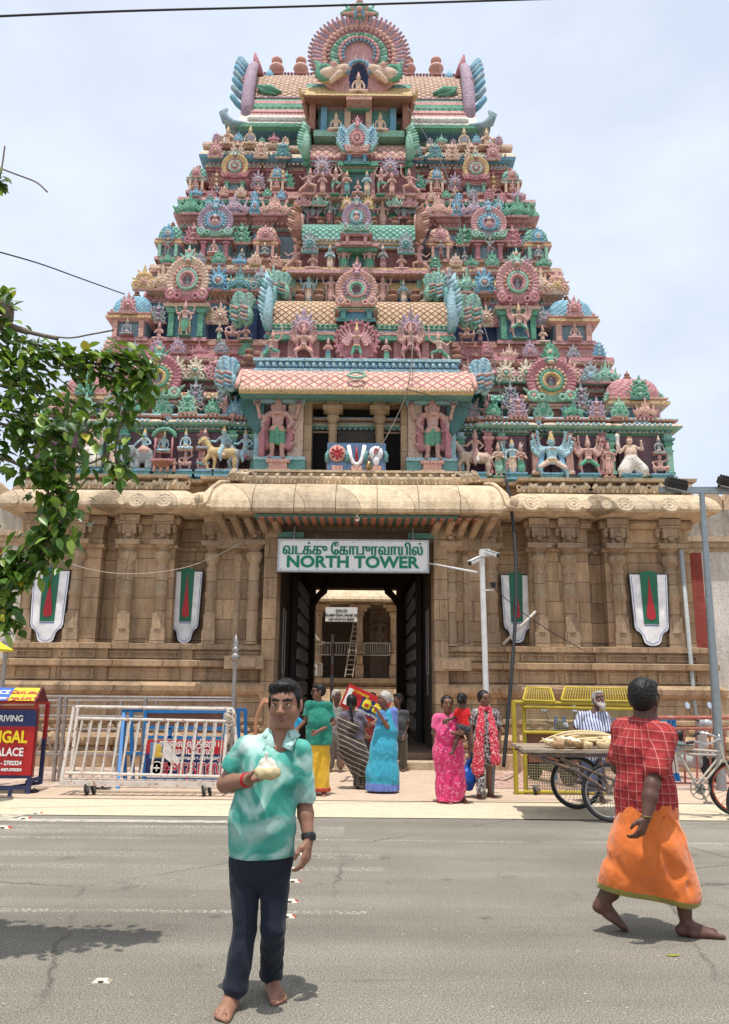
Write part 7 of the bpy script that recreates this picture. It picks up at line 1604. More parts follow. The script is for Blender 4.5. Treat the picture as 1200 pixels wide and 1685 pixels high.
for y in(10.42,11.5):b.bar((xL+.05,y,zt_-.06),(xR,y,zt_-.06),.045);b.tube([(xL+.1,y,zt_-.08),(w1c.x-.42,y,.62),(w1c.x-.1,y,.42)],.022,7);b.tube([(w1c.x-.02,y,rw),(w1c.x-.1,y,zt_-.06)],.022,7);b.tube([(w1c.x-.02,y,rw),(w1c.x+.3,y,zt_-.06)],.022,7);b.tube([(w1c.x-.6,y,zt_-.1),(w1c.x+.2,y,.45)],.02,7)
for x in(xL+.1,(xL+xR)/2,xR-.05):b.bar((x,10.42,zt_-.06),(x,11.5,zt_-.06),.04)
b.tube([w1c+Vector((0,-.07,0)),w2c+Vector((0,.07,0))],.02,8);b.build('chassis',M_ir,CT)
YC2=10.95;B=lambda px,py,dy=0:at(px,py,YC2+dy)
crank=B(1150,1298);seat=B(1116,1238);head_=B(1187,1233);head2=B(1190,1250);fw=B(1211,1290);fw.z=rw+.006
b=MB();b.tube([seat,crank],.018,8);b.tube([B(1114,1232),B(1185,1237)],.016,8);b.tube([B(1116,1240),B(1186,1243)],.016,8);b.tube([crank,head2],.018,8);b.tube([crank+Vector((-.02,0,.05)),B(1183,1247)],.015,8);b.tube([B(1184,1222),B(1192,1255)],.022,8);b.tube([crank,(w1c.x+.1,YC2,rw+.02)],.014,6);b.tube([seat,(w1c.x+.35,YC2,zt_-.08)],.016,6)
for s in(-1,1):b.tube([B(1191,1252)+Vector((0,s*.05,0)),fw+Vector((0,s*.05,0))],.014,6)
b.build('frame',M_frm,CT);wheel(fw,rw,CT,(.1,1,0),plain('orange_rim',(.55,.10,.05),.5),24)
b=MB();S=SDF();sp_=B(1122,1224);S.cone(tuple(sp_+Vector((-.10,0,0))),tuple(sp_+Vector((.14,0,-.02))),.075,.028,0,.02,((0,0,1),.5));sdfobj('saddle',S,.01,[plain('saddle_grey',(.14,.17,.17),.5)],CT)
b.tube([sp_+Vector((0,0,-.02)),seat],.014,6,0);b.build('seat_post',M_alu,CT)
b=MB();st=B(1184,1218);b.tube([st,st+Vector((.0,0,.07))],.016,6)
b.tube(catm([B(1134,1222,-.28),B(1148,1221,-.26),B(1164,1225,-.2),B(1182,1216,-.05),B(1184,1216,.05),B(1170,1209,.2),B(1154,1206,.26),B(1146,1210,.28)]),.014,8);b.build('handlebar',plain('chrome',(.55,.55,.55),.25,.9,.1),CT,smooth=True)
b=MB();
for a_,c_ in((B(1130,1223,-.28),B(1142,1221,-.27)),(B(1142,1211,.28),B(1151,1206,.27))):b.tube([a_,c_],.019,8)
b.build('grip',M_blk,CT)
b=MB();n=28;b.tube([crank+Vector((.125*math.cos(2*math.pi*i/n),-.05,.125*math.sin(2*math.pi*i/n)))for i in range(n+1)],.008,6,0,False);b.lathe([(.07,-.006),(.07,.006)],(0,0,0),16,0,Matrix.Translation(crank+Vector((0,-.05,0)))@Matrix.Rotation(math.pi/2,4,'X'))
for i in range(5):a=2*math.pi*i/5;b.bar(crank+Vector((0,-.05,0)),crank+Vector((.12*math.cos(a),-.05,.12*math.sin(a))),.012)
b.bar(crank+Vector((0,-.08,0)),crank+Vector((.06,-.08,-.15)),.02);b.box(crank+Vector((.06,-.12,-.16)),(.09,.08,.025));b.bar(crank+Vector((0,.06,0)),crank+Vector((-.06,.06,.15)),.02);b.build('crank',M_alu,CT)
b=MB();b.bar(B(1176,1258,-.05),B(1186,1300,-.05),.30,.02,0);
p=B(1200,1322);S=SDF();S.ell((p.x+.02,YC2-.3,.22),(.20,.12,.24),0,.02);S.disp=lambda x,y,z:.015*np.sin(20*x+9*z);o=sdfobj('black_sack',S,.02,[M_blk],None);tag(o,'black sack on the kerb below the tricycle front wheel at the right edge','sack')
rl=random.Random(5);M_husk=plain('pale_husk',(.60,.47,.27),.85,0,.3,25,.5);M_husk2=plain('brown_husk',(.36,.22,.11),.9,0,.35,25,.6);M_fl=plain('white_flesh',(.78,.74,.64),.6,0,.1)
def husk(v):
    S=SDF();S.ell((0,0,.04),(.10,.065,.055),0,.01);S.ell((.0,-.0,.10),(.085,.05,.055),0,.01,sub=True);S.cone((-.08,0,.05),(-.14,0,.08),.03,.012,0,.02)
    if v:S.cone((-.05,0,.05),(.05,0,.05),.035,.03,1,.01)
    S.disp=lambda x,y,z:.006*np.sin(70*x+20*y)*np.sin(60*z+30*y);V,F,L=S.mesh(.010);return npmesh('coconut_husk',V,F,L,[M_husk,M_fl])
HK=[husk(0),husk(1)]
xl_h=[(.28,.10),(.45,.3),(.62,.15),(.75,.35),(.9,.2),(1.02,.45),(.35,.55),(.58,.6),(.82,.62),(.5,.05),(.7,.5),(1.15,.3),(1.25,.55),(.22,.35),(.95,.65),(1.35,.25)]
for i,(dx,dy)in enumerate(xl_h):
    v=i%4==1;o=put('coconut_husk',HK[1 if v else 0],[M_husk if i%3 else M_husk2,M_fl],None,(xL+dx+.15,10.45+dy*.9,zt_+.012+(.03 if i%2 else 0)),rl.uniform(.9,1.35),rl.uniform(0,6));tag(o,'split coconut husk lying on the tricycle platform','coconut husk','split coconut husks heaped on the cart')
for i in range(5):
    b=MB();y=10.62+i*.14;x0=xL+.30+rl.uniform(0,.2);x1=xR-.05;pts=catm([(x0,y,zt_+.05),(x0+.35,y+rl.uniform(-.1,.1),zt_+.10+.02*i),(x0+.8,y+rl.uniform(-.12,.12),zt_+.10+.02*i),(x1,y,zt_+.09)]);b.tube(pts,[.010+.013*math.sin(math.pi*k/(len(pts)-1))for k in range(len(pts))],8);o=b.build('dry_frond',M_husk,smooth=True);o.name='dry_frond';tag(o,'long dry palm stalk bundle on the tricycle platform','palm stalk','dry palm stalks on the cart')
# ---- red poster board with two yellow jars, leaning on a wooden trestle
Yp2=14.3;T7_=lambda px,py,dy=0:at(px,py,Yp2+dy);PB=thing('poster_board','tilted red and navy poster with two yellow jars on a brown trestle','sign',(T7_(608,1200).x,Yp2,0))
ctr=T7_(601,1159);Rp=Matrix.Translation(ctr)@Matrix.Rotation(rad(24),4,'Y');b=MB();b.box((0,0,0),(.78,.04,.40),0,Rp);b.box((.14,-.024,-.03),(.44,.01,.28),1,Rp);b.box((0,.01,0),(.81,.035,.43),2,Rp);b.box((-.33,-.024,.0),(.08,.01,.30),3,Rp)
for x in(.03,.22):
    Q=Rp@Matrix.Translation((x,-.035,-.07));b.lathe([(.05,0),(.075,.02),(.075,.11),(.05,.14),(.055,.145),(.055,.17)],(0,0,0),12,4,Q@Matrix.Diagonal((1,.25,1,1)));b.box((0,-.022,.065),(.07,.01,.05),0,Q)
b.build('panel',[plain('ad_red2',(.50,.02,.02),.4,0,.05),MATS['ad_navy'],plain('red_rim',(.45,.03,.02),.5),M_pw,plain('jar_yellow',(.72,.60,.03),.4,0,.05)],PB)
text_mesh('lettering','நல்ெலண்ெணய்',.06,M_pw,PB,Rp@Matrix.Translation((.14,-.035,-.15))@Matrix.Rotation(math.pi/2,4,'X'),.002,.002);text_mesh('lettering','சுத்தமான',.055,M_py,PB,Rp@Matrix.Translation((-.14,-.035,.12))@Matrix.Rotation(math.pi/2,4,'X'),.002,.002)
b=MB();M_bw=plain('brown_wood',(.22,.10,.06),.7,0,.2)
for a,c in(((566,1165),(562,1262)),((649,1165),(652,1290)),((575,1172,.7),(570,1240,.7)),((644,1176,.7),(646,1245,.7))):b.bar(T7_(*a),T7_(*c),.07,.06)
b.bar(T7_(564,1212),T7_(650,1214),.05,.05);b.bar(T7_(565,1180),T7_(574,1180,.7),.04,.04);b.bar(T7_(649,1180),T7_(645,1182,.7),.04,.04);b.build('trestle',M_bw,PB)
# ---- grey trestle legs beside the woman with the scarf; curved frame and packet behind the man
b=MB();Yg_=12.6;T8_=lambda px,py,dy=0:at(px,py,Yg_+dy)
for a,c in(((815,1215),(810,1312)),((820,1215,.3),(801,1290,.5)),((818,1200),(816,1216))):b.bar(T8_(*a),T8_(*c),.05,.035)
tag(b.build('folded_stand',plain('grey_paint',(.22,.22,.22),.5,.3)),'folded grey stand leaning beside the woman with the red scarf','stand')
Y9=13.4;T9_=lambda px,py,dy=0:at(px,py,Y9+dy);AF=thing('arched_frame','brown arched wooden frame behind the shoulder of the man with the coconut','frame',(T9_(436,1240).x,Y9,0));b=MB()
for dy in(0,.25):b.tube(catm([T9_(420,1200,dy),T9_(424,1176,dy),T9_(436,1155-dy*16,dy),T9_(448,1168,dy),T9_(452,1200,dy)]),.03,8)
for px in(421,452):b.bar(T9_(px,1198),(T9_(px,1198).x,Y9,.02),.05);b.bar(T9_(px,1198,.25),(T9_(px,1198,.25).x,Y9+.25,.02),.05)
for px in(428,444):b.bar(T9_(px,1170),T9_(px,1170,.25),.03)
b.build('arch',plain('varnished_wood',(.42,.20,.11),.5,0,.2),AF)
S=SDF();p=T9_(480,1190,-.3);S.box((p.x,p.y,p.z),(.11,.02,.12),.02,0,.01,rotm(0,rad(35),0));S.disp=lambda x,y,z:.006*np.sin(40*x+30*z);pk=sdfobj('plastic_packet',S,.012,[plain('packet_blue',(.02,.33,.62),.35,0,.1)],None);b=MB();b.lathe([(.035,0),(.035,.01)],(0,0,0),12,0,Matrix.Translation(p+Vector((-.04,-.045,.01)))@Matrix.Rotation(math.pi/2,4,'X'));pc=b.build('print_spot',M_py,None);pc.parent=pk;tag(pk,'blue plastic packet with yellow spot behind the foreground man at shoulder height','packet')
# ---- road studs and bits
def stud(px,py,red=True,s=1.0,lab=''):
    p=gr(px,py,.004);b=MB();S_=s*.085
    b.add([(p.x-S_,p.y-S_*.5,0),(p.x+S_,p.y-S_*.5,0),(p.x+S_,p.y+S_*.5,0),(p.x-S_,p.y+S_*.5,0),(p.x-S_*.6,p.y-S_*.3,.022*s),(p.x+S_*.6,p.y-S_*.3,.022*s),(p.x+S_*.6,p.y+S_*.3,.022*s),(p.x-S_*.6,p.y+S_*.3,.022*s)],[(4,5,6,7),(0,1,5,4),(2,3,7,6)],0)
    b.add([(p.x-S_,p.y-S_*.5,0.001),(p.x+S_,p.y-S_*.5,0.001),(p.x+S_,p.y+S_*.5,0.001),(p.x-S_,p.y+S_*.5,0.001),(p.x-S_*.6,p.y-S_*.3,.022*s),(p.x+S_*.6,p.y-S_*.3,.022*s),(p.x+S_*.6,p.y+S_*.3,.022*s),(p.x-S_*.6,p.y+S_*.3,.022*s)],[(1,2,6,5),(3,0,4,7)],1);b.ball((p.x,p.y-S_*.42,.010*s),(.03*s,.012*s,.008*s),2,8,5)
    return tag(b.build('road_stud',[plain('stud_white',(.66,.60,.48),.6),plain('stud_red',(.50,.06,.05),.5)if red else plain('stud_grey',(.36,.30,.22),.7),M_blk]),lab,'road stud','road studs set in the asphalt')
for px,py,s,l in((472,1508,.75,'nearest of the red and white road studs right of the man in the mint shirt'),(477,1483,.75,'second nearest red and white road stud right of the dark trousers'),(482,1450,.75,'third nearest red and white road stud right of the dark trousers'),(487,1430,.7,'fourth red and white road stud, just under the watch hand of the foreground man'),(492,1406,.7,'farthest red and white road stud beside the hanging hand'),(6,1362,1,'road stud nearest the left edge by the pale kerb line'),(40,1347,1,'middle road stud of the three at the left kerb'),(60,1339,1,'road stud closest to the kerb at the left')):stud(px,py,True,s,l)
stud(168,1614,False,.62,'dusty white road stud alone in the road at the lower left')
b=MB();p=gr(1108,1572,.006);b.add([(p.x-.06,p.y,.006),(p.x,p.y-.015,.006),(p.x+.06,p.y+.005,.010),(p.x,p.y+.018,.006)],[(0,1,2,3)]);tag(b.build('fallen_leaf',ML1[3]if 'ML1' in globals()else M_py),'small yellow leaf fallen on the road below the walking man','leaf')
M_lit=plain('litter_pale',(.60,.56,.48),.9);rr=random.Random(3);b=MB()
for i in range(150):
    p=gr(rr.uniform(0,1200),rr.uniform(1352,1670),.004);s=rr.uniform(.003,.010);a=rr.uniform(0,6);b.add([(p.x+s*math.cos(a+q),p.y+s*math.sin(a+q)*.7,.005)for q in(0,1.7,3.3,4.8)],[(0,1,2,3)])
tag(b.build('grit',M_lit),'scattered pale grit and flower bits on the road','litter',None,'stuff')
# ================================================================ people
def skinm(name,c,c2=None):
    m,nt,b=nmat(name);n=noise(nt,18,4,.6);col=mixc(nt,ramp(nt,n,[(.3,0),(.7,1)]),tuple(x*.82 for x in c),c)
    setc(nt,b,col,.5,.4);b.inputs['Subsurface Weight'].default_value=.04;b.inputs['Subsurface Radius'].default_value=(.01,.004,.002);bump(nt,b,noise(nt,120,3),.12,.002);return m
def wrink(nt,b,g,st=.55):
    mp_=nt.nodes.new('ShaderNodeMapping');mp_.inputs['Scale'].default_value=(1,1,.55);mp_.inputs['Rotation'].default_value=(0,.35,0);nt.links.new(g,mp_.inputs[0]);n=noise(nt,8,2,.45,mp_.outputs[0],.9)
    h=mth(nt,'ADD',mth(nt,'MULTIPLY',n,4.0),mth(nt,'MULTIPLY',noise(nt,170,2,.6,g),.10));bump(nt,b,h,st,.014)
def clothm(name,c,rough=.85,sheen=.2,var=.15):
    m,nt,b=nmat(name);g=ocoord(nt);n=noise(nt,7,4,.6,g);setc(nt,b,mixc(nt,1,c,ramp(nt,n,[(.3,1-var),(.7,1+var*.5)]),'MULTIPLY'),rough,.2);b.inputs['Sheen Weight'].default_value=sheen
    wrink(nt,b,g);return m
M_hair=plain('black_hair',(.008,.007,.006),.5,0,.3,60,.35,.3);M_grey=plain('grey_hair',(.42,.39,.35),.6,0,.3,60,.6);M_brow=plain('brow_dark',(.02,.013,.010),.6,0,0,5,0);M_dk=plain('eye_dark',(.01,.008,.006),.25,0,0,5,0);M_eyew=plain('eye_white',(.62,.56,.52),.3,0,0,5,0)
SK1=skinm('skin_tan',(.30,.15,.095));SK2=skinm('skin_brown',(.19,.085,.052));SK3=skinm('skin_dark',(.11,.050,.034));LIP=skinm('lips',(.20,.085,.065));NAIL=plain('nail',(.55,.38,.32),.4,0,0,5,0)
def headf(S,M,s=1.0,face=True,beard=False,fem=False):
    def f(t):
        t.ell((0,.014,.030),(.076,.096,.088),0,.02);t.ell((0,-.022,-.030),(.062,.066,.080),0,.03);t.ell((0,-.055,-.092),(.032,.028,.024),0,.03)
        for q in(-1,1):
            t.ell((q*.040,-.045,-.030),(.028,.034,.034),0,.02);t.cone((q*.055,.0,-.05),(q*.030,-.045,-.095),.022,.018,0,.02)
            t.ell((q*.030,-.088,.008),(.019,.013,.011),0,.008,sub=True)
            t.ell((q*.030,-.0775,.008),(.0150,.012,.0085),3,.001);t.ell((q*.030,-.0865,.0075),(.0070,.0045,.0066),1,.001)
            t.cone((q*.014,-.0885,.0165),(q*.045,-.078,.014),.0072,.0066,0,.004);t.cone((q*.015,-.0865,-.0015),(q*.042,-.0775,-.0005),.0055,.0055,0,.004)
            t.cone((q*.014,-.0935,.0285),(q*.032,-.0900,.0325),.0022,.0030,1,.002);t.cone((q*.032,-.0900,.0325),(q*.049,-.0780,.0270),.0030,.0018,1,.002)
            t.ell((q*.081,.012,.0),(.012,.020,.032),0,.008);t.ell((q*.079,.004,-.024),(.009,.010,.014),0,.008);t.ell((q*.014,-.106,-.030),(.010,.010,.009),0,.006)
            t.cone((q*.004,-.0985,-.058),(q*.024,-.086,-.060),.0058,.0035,2,.003);t.cone((q*.003,-.0975,-.067),(q*.021,-.086,-.064),.0068,.004,2,.003)
        t.cone((0,-.090,.016),(0,-.113,-.026),.009,.0125,0,.012);t.ell((0,-.058,.045),(.055,.036,.030),0,.03)
        t.ell((0,-.090,-.080),(.018,.010,.008),0,.012,sub=True)if False else None
        if beard:t.ell((0,-.070,-.105),(.046,.040,.060),4,.015);t.cone((0,-.085,-.12),(0,-.09,-.19),.035,.012,4,.02);t.cone((-.03,-.092,-.052),(.03,-.092,-.052),.009,.009,4,.006);[t.cone((q*.066,-.02,-.02),(q*.04,-.07,-.09),.018,.026,4,.01)for q in(-1,1)]
    S.frame(M@Matrix.Scale(s,4),f)
def hairobj(M,s,par,mat_,style='man',vox=.006,name='hair'):
    S=SDF()
    def f(t):
        t.ell((0,.022,.048),(.084,.100,.088),0,.01);t.ell((0,.045,.005),(.080,.075,.075),0,.02)
        if style in('man','short'):
            t.ell((0,-.045,.098),(.068,.050,.030),0,.02);t.ell((-.045,-.062,.078),(.030,.025,.018),0,.01)if style=='man' else None
            for q in(-1,1):t.cone((q*.076,-.015,.035),(q*.078,-.018,-.010),.010,.006,0,.01)
            if style=='man':
                for x,z in((-.05,.062),(-.03,.055),(-.008,.052),(.015,.060),(.036,.066)):t.cone((x-.008,-.075,.10),(x+.006,-.088,z),.014,.004,0,.006)
        if style in('bun','braid','tied'):t.ell((0,.03,.04),(.086,.098,.085),0,.01);[t.cone((q*.072,-.03,.055),(q*.076,.03,-.04),.018,.016,0,.02)for q in(-1,1)]
        if style=='bun':t.ell((0,.125,-.01),(.045,.04,.045),0,.01)
        if style=='braid':
            pts=[(0,.10,-.02),(.01,.13,-.09),(-.01,.14,-.17),(-.03,.14,-.26),(-.035,.135,-.34)]
            for i in range(len(pts)-1):
                for q in range(3):
                    a=np.array(pts[i]);b_=np.array(pts[i+1]);p=a+(b_-a)*q/3;t.ell(tuple(p),(.026-.003*i,.024-.003*i,.022),0,.01)
        t.ell((0,-.075,-.035),(.066,.055,.095),0,.006,sub=True)
        t.ell((0,-.01,-.13),(.12,.10,.06),0,.01,sub=True)if style!='braid' else None
    S.frame(M@Matrix.Scale(s,4),f)
    S.disp=lambda x,y,z:-.004*s*(ridge(x*60,y*40,z*40)-.5)-.007*(vn(x*170,y*170,z*120)-.5)
    return sdfobj(name,S,vox,[mat_],par)
def handf(S,M,s=1.0,curl=(25,30,20),side=1,thumb=0,fan=1.0,lab=0):
    """wrist at the origin, fingers along -Z, palm towards -Y, thumb on the +X side (mirrored by side)"""
    def f(t):
        t.cone((0,0,.01),(0,0,-.03),.024,.028,lab,.01,((0,1,0),.75));t.cone((.002,0,-.03),(0,0,-.072),.036,.040,lab,.012,((0,1,0),.42))
        L=((.030,.040,.024,.020),(.011,.045,.028,.022),(-.009,.041,.026,.021),(-.027,.032,.020,.018));R=(.0092,.0095,.0090,.0080)
        for i,(x,a,b_,c)in enumerate(L):
            p=Vector((x*side,0,-.088 if i<3 else-.080));ang=0;sp=x*side*3.0*fan*.3;pts=[tuple(p+Vector((0,0,.02))),tuple(p)]
            for k,ln in enumerate((a,b_,c)):
                ang+=rad(curl[k]*(1+.12*i));p=p+Vector((sp*ln*2,-math.sin(ang)*ln,-math.cos(ang)*ln));pts.append(tuple(p))
            r=R[i];t.chain(pts,[r*1.05,r*1.05,r*.98,r*.92,r*.78],lab,.004)
        q=side;a=rad(thumb);t.chain([(q*.018,-.004,-.020),(q*.044,-.012-.01*math.sin(a),-.045),(q*(.056-.012*math.sin(a)),-.022-.02*math.sin(a),-.073),(q*(.052-.02*math.sin(a)),-.032-.03*math.sin(a),-.098)],[.016,.0125,.0105,.0085],lab,.008)
    S.frame(M@Matrix.Scale(s,4),f)
def aimed(p,d,palm,roll=0):
    """matrix with local -Z along d and local -Y towards palm"""
    z=-Vector(d).normalized();y=-Vector(palm);y=(y-z*y.dot(z)).normalized();x=y.cross(z)
    M=Matrix((x,y,z)).transposed().to_4x4();M.translation=Vector(p);return M
def footf(S,p,d,s=1.0,lift=0,lab=0,side=1):
    """ankle above p on the ground, toes towards d"""
    a=math.atan2(d[0],-d[1]);M=Matrix.Translation(Vector(p))@Matrix.Rotation(a,4,'Z')@Matrix.Rotation(lift,4,'X')@Matrix.Scale(s,4)
    def f(t):
        t.ell((0,.035,.030),(.030,.036,.030),lab,.015);t.cone((0,.0,.055),(0,-.09,.030),.034,.026,lab,.025,((0,0,1),.8));t.cone((-.018,-.01,.018),(-.022,-.118,.019),.021,.020,lab,.015);t.cone((.018,-.01,.018),(.020,-.13,.020),.021,.021,lab,.015)
        for i,(x,y,r)in enumerate(((.030,-.162,.0150),(.012,-.160,.0105),(-.004,-.153,.009),(-.018,-.144,.0085),(-.031,-.132,.0085))):t.cone((x*side*.9,-.11,.016),(x*side,y,.011),r*1.1,r,lab,.004)
        for x in(.020,.004,-.011,-.025):t.cone((x*side,-.122,.034),(x*side*1.05,-.175,.016),.0030,.0042,lab,.002,None,True)
        for q in(-1,1):t.ell((q*.028,.012,.070),(.012,.014,.014),lab,.01)
    S.frame(M,f)
def V3(p):return Vector(p)
def limb(S,pts,rs,lab=0,k=.02):S.chain([tuple(p)for p in pts],rs,lab,k)
def folds(amp,fx=24,fz=5,seed=0,horiz=0):
    def f(x,y,z):
        k=fx/24.;a=ridge(k*(9*x+3*z)+seed,k*9*y,k*(3.2*z-2*x)+seed);c=ridge(k*(7*x-6*z)+seed*3,k*12*y,k*(7*z+3*x)+7);d=ridge(k*22*x,k*22*y,k*11*z+seed,1.5)
        return-amp*(1.5*a+.9*c+.45*d-1.1)
    return f
def pleats(amp,cx,cy,n=22,z0=.0,z1=1.0,seed=0):
    def f(x,y,z):
        a=np.arctan2(y-cy,x-cx);g=np.clip((z1-z)/(z1-z0),.25,1);w=5*vn(a*1.3+seed,z*1.6,seed+0*z);s1=np.abs(np.sin(n*.42*a+w+.8*z));m_=vn(a*2.2+9,z*2.5+seed,3+0*z);return-amp*g*(2.2*s1*m_*1.3+1.0*ridge(a*n*.5+z*2.5,z*2.0,seed+0*z)-1.2)-amp*.5*ridge(x*9+z*7,y*9,z*6+seed)
    return f
def belowz(z0,ax=(0,0)):return lambda X,Y,Z:z0+ax[0]*X+ax[1]*Y-Z
def abovez(z1):return lambda X,Y,Z:Z-z1
# ---------------------------------------------------------------- man with the coconut (foreground)
Y0=4.58
def A1(px,py,dy=0):return at(px,py,Y0+dy)
f1=gr(376,1668);f2=gr(449,1642)
p1=thing('person','barefoot man in a mint tie-dye shirt and dark trousers holding a half coconut','person',((f1.x+f2.x)/2,Y0,0))
hM=Matrix.Translation(A1(469,1160))@Matrix.Rotation(rad(-7),4,'Z')@Matrix.Rotation(rad(3),4,'X');hs=1.08
sL,sR=A1(404,1230,.02),A1(496,1234,-.0);eL,eR=A1(371,1290,.05),A1(501,1322,.04);wL,wR=A1(409,1283,-.17),A1(508,1382,-.03)
hip=A1(430,1400,.02);ch=A1(448,1262,0);nk=A1(462,1206,.03)
kL,kR=A1(403,1530,-.02),A1(449,1528,-.02);aL=V3((f1.x+.02,f1.y+.10,.085));aR=V3((f2.x-.02,f2.y+.10,.085));hL,hR=A1(405,1415,.02),A1(455,1413,.02)
S=SDF()
headf(S,hM,hs);S.cone(tuple(A1(466,1180,.03)),tuple(nk),.060,.064,0,.03)
S.cone(tuple(hip),tuple(ch),.13,.125,0,.05,((0,1,0),.75));S.cone(tuple(sL),tuple(sR),.05,.05,0,.05);S.cone(tuple(nk),tuple(ch),.07,.11,0,.05,((0,1,0),.7))
limb(S,[sL,eL,wL],[.050,.043,.029]);limb(S,[eL.lerp(wL,.0),eL.lerp(wL,.3),wL],[.042,.046,.028]);limb(S,[sR,eR],[.050,.041]);limb(S,[eR,eR.lerp(wR,.3),wR],[.040,.043,.028])
limb(S,[hL,kL,aL],[.075,.045,.036]);limb(S,[hR,kR,aR],[.075,.045,.036])
hdir=(A1(440,1279,-.26)-wL).normalized()
handf(S,aimed(wL,hdir,(0.1,-.35,1)),1.08,(22,28,22),-1,25)
handf(S,aimed(wR,(-.10,-.25,-1),(-.75,.35,-.1)),1.05,(20,28,22),1,10)
footf(S,(f1.x,f1.y+.07,0),(-.12,-1),1.12,0,0,1);footf(S,(f2.x-.01,f2.y+.07,0),(.35,-1),1.12,0,0,-1)
sdfobj('body',S,.005,[SK1,M_brow,LIP,M_eyew,SK1],p1)
hairobj(hM,hs,p1,M_hair,'man',.0055)
def mat_tiedye():
    m,nt,b=nmat('tie_dye_cloth');g=ocoord(nt);a=noise(nt,4.2,2,.45,g,.7);c=noise(nt,4.6,2,.5,g,.9);d=noise(nt,2.6,1,.5,g,.5)
    col=mixc(nt,ramp(nt,a,[(.36,0),(.62,1)]),(.012,.215,.17),(.07,.37,.30));col=mixc(nt,ramp(nt,c,[(.53,0),(.66,1)]),col,(.36,.58,.52));col=mixc(nt,ramp(nt,d,[(.58,0),(.70,1)]),col,(.58,.70,.66))
    setc(nt,b,col,.62,.35);b.inputs['Sheen Weight'].default_value=.2;wrink(nt,b,g,.5);return m
M_td=mat_tiedye()
S=SDF();zh=A1(430,1406).z
bl=A1(432,1345,-.015)
S.cone(tuple(A1(430,1420,.01)),tuple(bl),.168,.170,0,.04,((0,1,0),.76));S.cone(tuple(bl),tuple(A1(448,1262,0)),.170,.156,0,.04,((0,1,0),.76));S.cone(tuple(A1(448,1262,0)),tuple(nk-V3((0,0,.05))),.156,.075,0,.04,((0,1,0),.72))
S.cone(tuple(sL+V3((.02,0,-.01))),tuple(nk-V3((.0,0,.045))),.060,.060,0,.03);S.cone(tuple(sR-V3((.015,0,.01))),tuple(nk-V3((.0,0,.045))),.058,.060,0,.03)
sl_end=sL.lerp(eL,.80);S.cone(tuple(sL),tuple(sl_end),.062,.074,0,.02);S.cone(tuple(sl_end),tuple(sl_end+(eL-sL).normalized()*.02),.074,.076,0,.005)
sr_end=sR.lerp(eR,.88);S.cone(tuple(sR),tuple(sr_end),.058,.066,0,.02)
S.ell(tuple(nk+V3((0,-.075,-.03))),(.042,.05,.10),0,.012,sub=True);S.ell(tuple(nk+V3((0,0,.045))),(.066,.068,.05),0,.01,sub=True)
S.cone(tuple(sl_end+(eL-sL)*.20),tuple(sl_end+(eL-sL)*.8),.115,.12,0,.004,sub=True);S.cone(tuple(sr_end+(eR-sR).normalized()*.075),tuple(sr_end+(eR-sR).normalized()*.2),.09,.09,0,.004,sub=True)
fo=folds(.0085,19,7,1,.12);
S.disp=lambda x,y,z:fo(x,y,z)*np.clip((1.60-z)*3,.35,1)
S.post.append(belowz(zh,(.02,0)))
sdfobj('shirt',S,.0068,[M_td],p1)
b=MB();M_mint=clothm('mint_collar',(.42,.66,.59),.7);n0=nk+V3((0,-.005,.02))
for q in(-1,1):
    ring=[n0+V3((q*.070*math.sin(t),.072*math.cos(t)*1.0+.0,.028-.035*(1-math.cos(t))*.5))for t in[math.pi*i/9 for i in range(8)]]
    tipp=nk+V3((q*.078,-.128,-.088));fr=nk+V3((q*.018,-.112,-.066))
    for i in range(len(ring)-1):
        a,c=ring[i],ring[i+1];o1,o2=[V3((q*.040*math.sin(t),.034*math.cos(t),-.046))for t in(math.pi*i/9,math.pi*(i+1)/9)]
        b.add([a,c,c+o2,a+o1,a*1.0+V3((0,-.004,.004)),c+V3((0,-.004,.004))],[(0,1,2,3)]if q>0 else[(3,2,1,0)])
    b.add([ring[-1],ring[-2],ring[-2]+V3((q*.040*math.sin(math.pi*6/9),.034*math.cos(math.pi*6/9),-.046)),tipp,fr],[(0,1,2,3,4)]if q>0 else[(4,3,2,1,0)])
co=b.build('collar',M_mint,p1,smooth=True);md=co.modifiers.new('t','SOLIDIFY');md.thickness=.005;md.offset=0
S=SDF();cl=V3((0,0,0))
S.cone(tuple(A1(430,1392,.02)),tuple(A1(430,1412,.02)),.165,.168,0,.03,((0,1,0),.72))
limb(S,[hL+V3((-.005,0,0)),kL,V3((aL.x-.0,aL.y-.03,.10))],[.088,.063,.066],0,.012);limb(S,[hR,kR,V3((aR.x,aR.y-.02,.10))],[.086,.062,.064],0,.02)
f_=folds(.006,30,3,2,.0)
S.disp=lambda x,y,z:f_(x,y,z)*.6+.006*np.sin(70*z+14*x)*np.clip((.22-z)*5,0,1)
S.post.append(belowz(.045));sdfobj('trousers',S,.008,[clothm('navy_trousers',(.012,.017,.030),.75,.1,.25)],p1)
b=MB();wp=wR.lerp(eR,.10);d=(wR-eR).normalized();Q=Matrix.Translation(wp)@(d.to_track_quat('Z','Y').to_matrix().to_4x4());b.lathe([(.036,-.014),(.038,-.010),(.038,.010),(.036,.014)],(0,0,0),16,0,Q);b.box((0,0,0),(.03,.03,.03),0,Matrix.Translation(wp+V3((.028,-.022,0))));b.build('wrist_watch',M_blk,p1,smooth=False)
b=MB();wp=wL.lerp(eL,.06);d=(wL-eL).normalized();R_=d.to_track_quat('Z','Y').to_matrix()
for k in(-.008,0,.008):b.tube([wp+d*k+R_@V3((.036*math.cos(t),.036*math.sin(t),.003*math.sin(5*t)))for t in[2*math.pi*i/14 for i in range(15)]],.0042,5)
b.build('red_thread',clothm('red_thread',(.50,.01,.03)),p1,smooth=True)
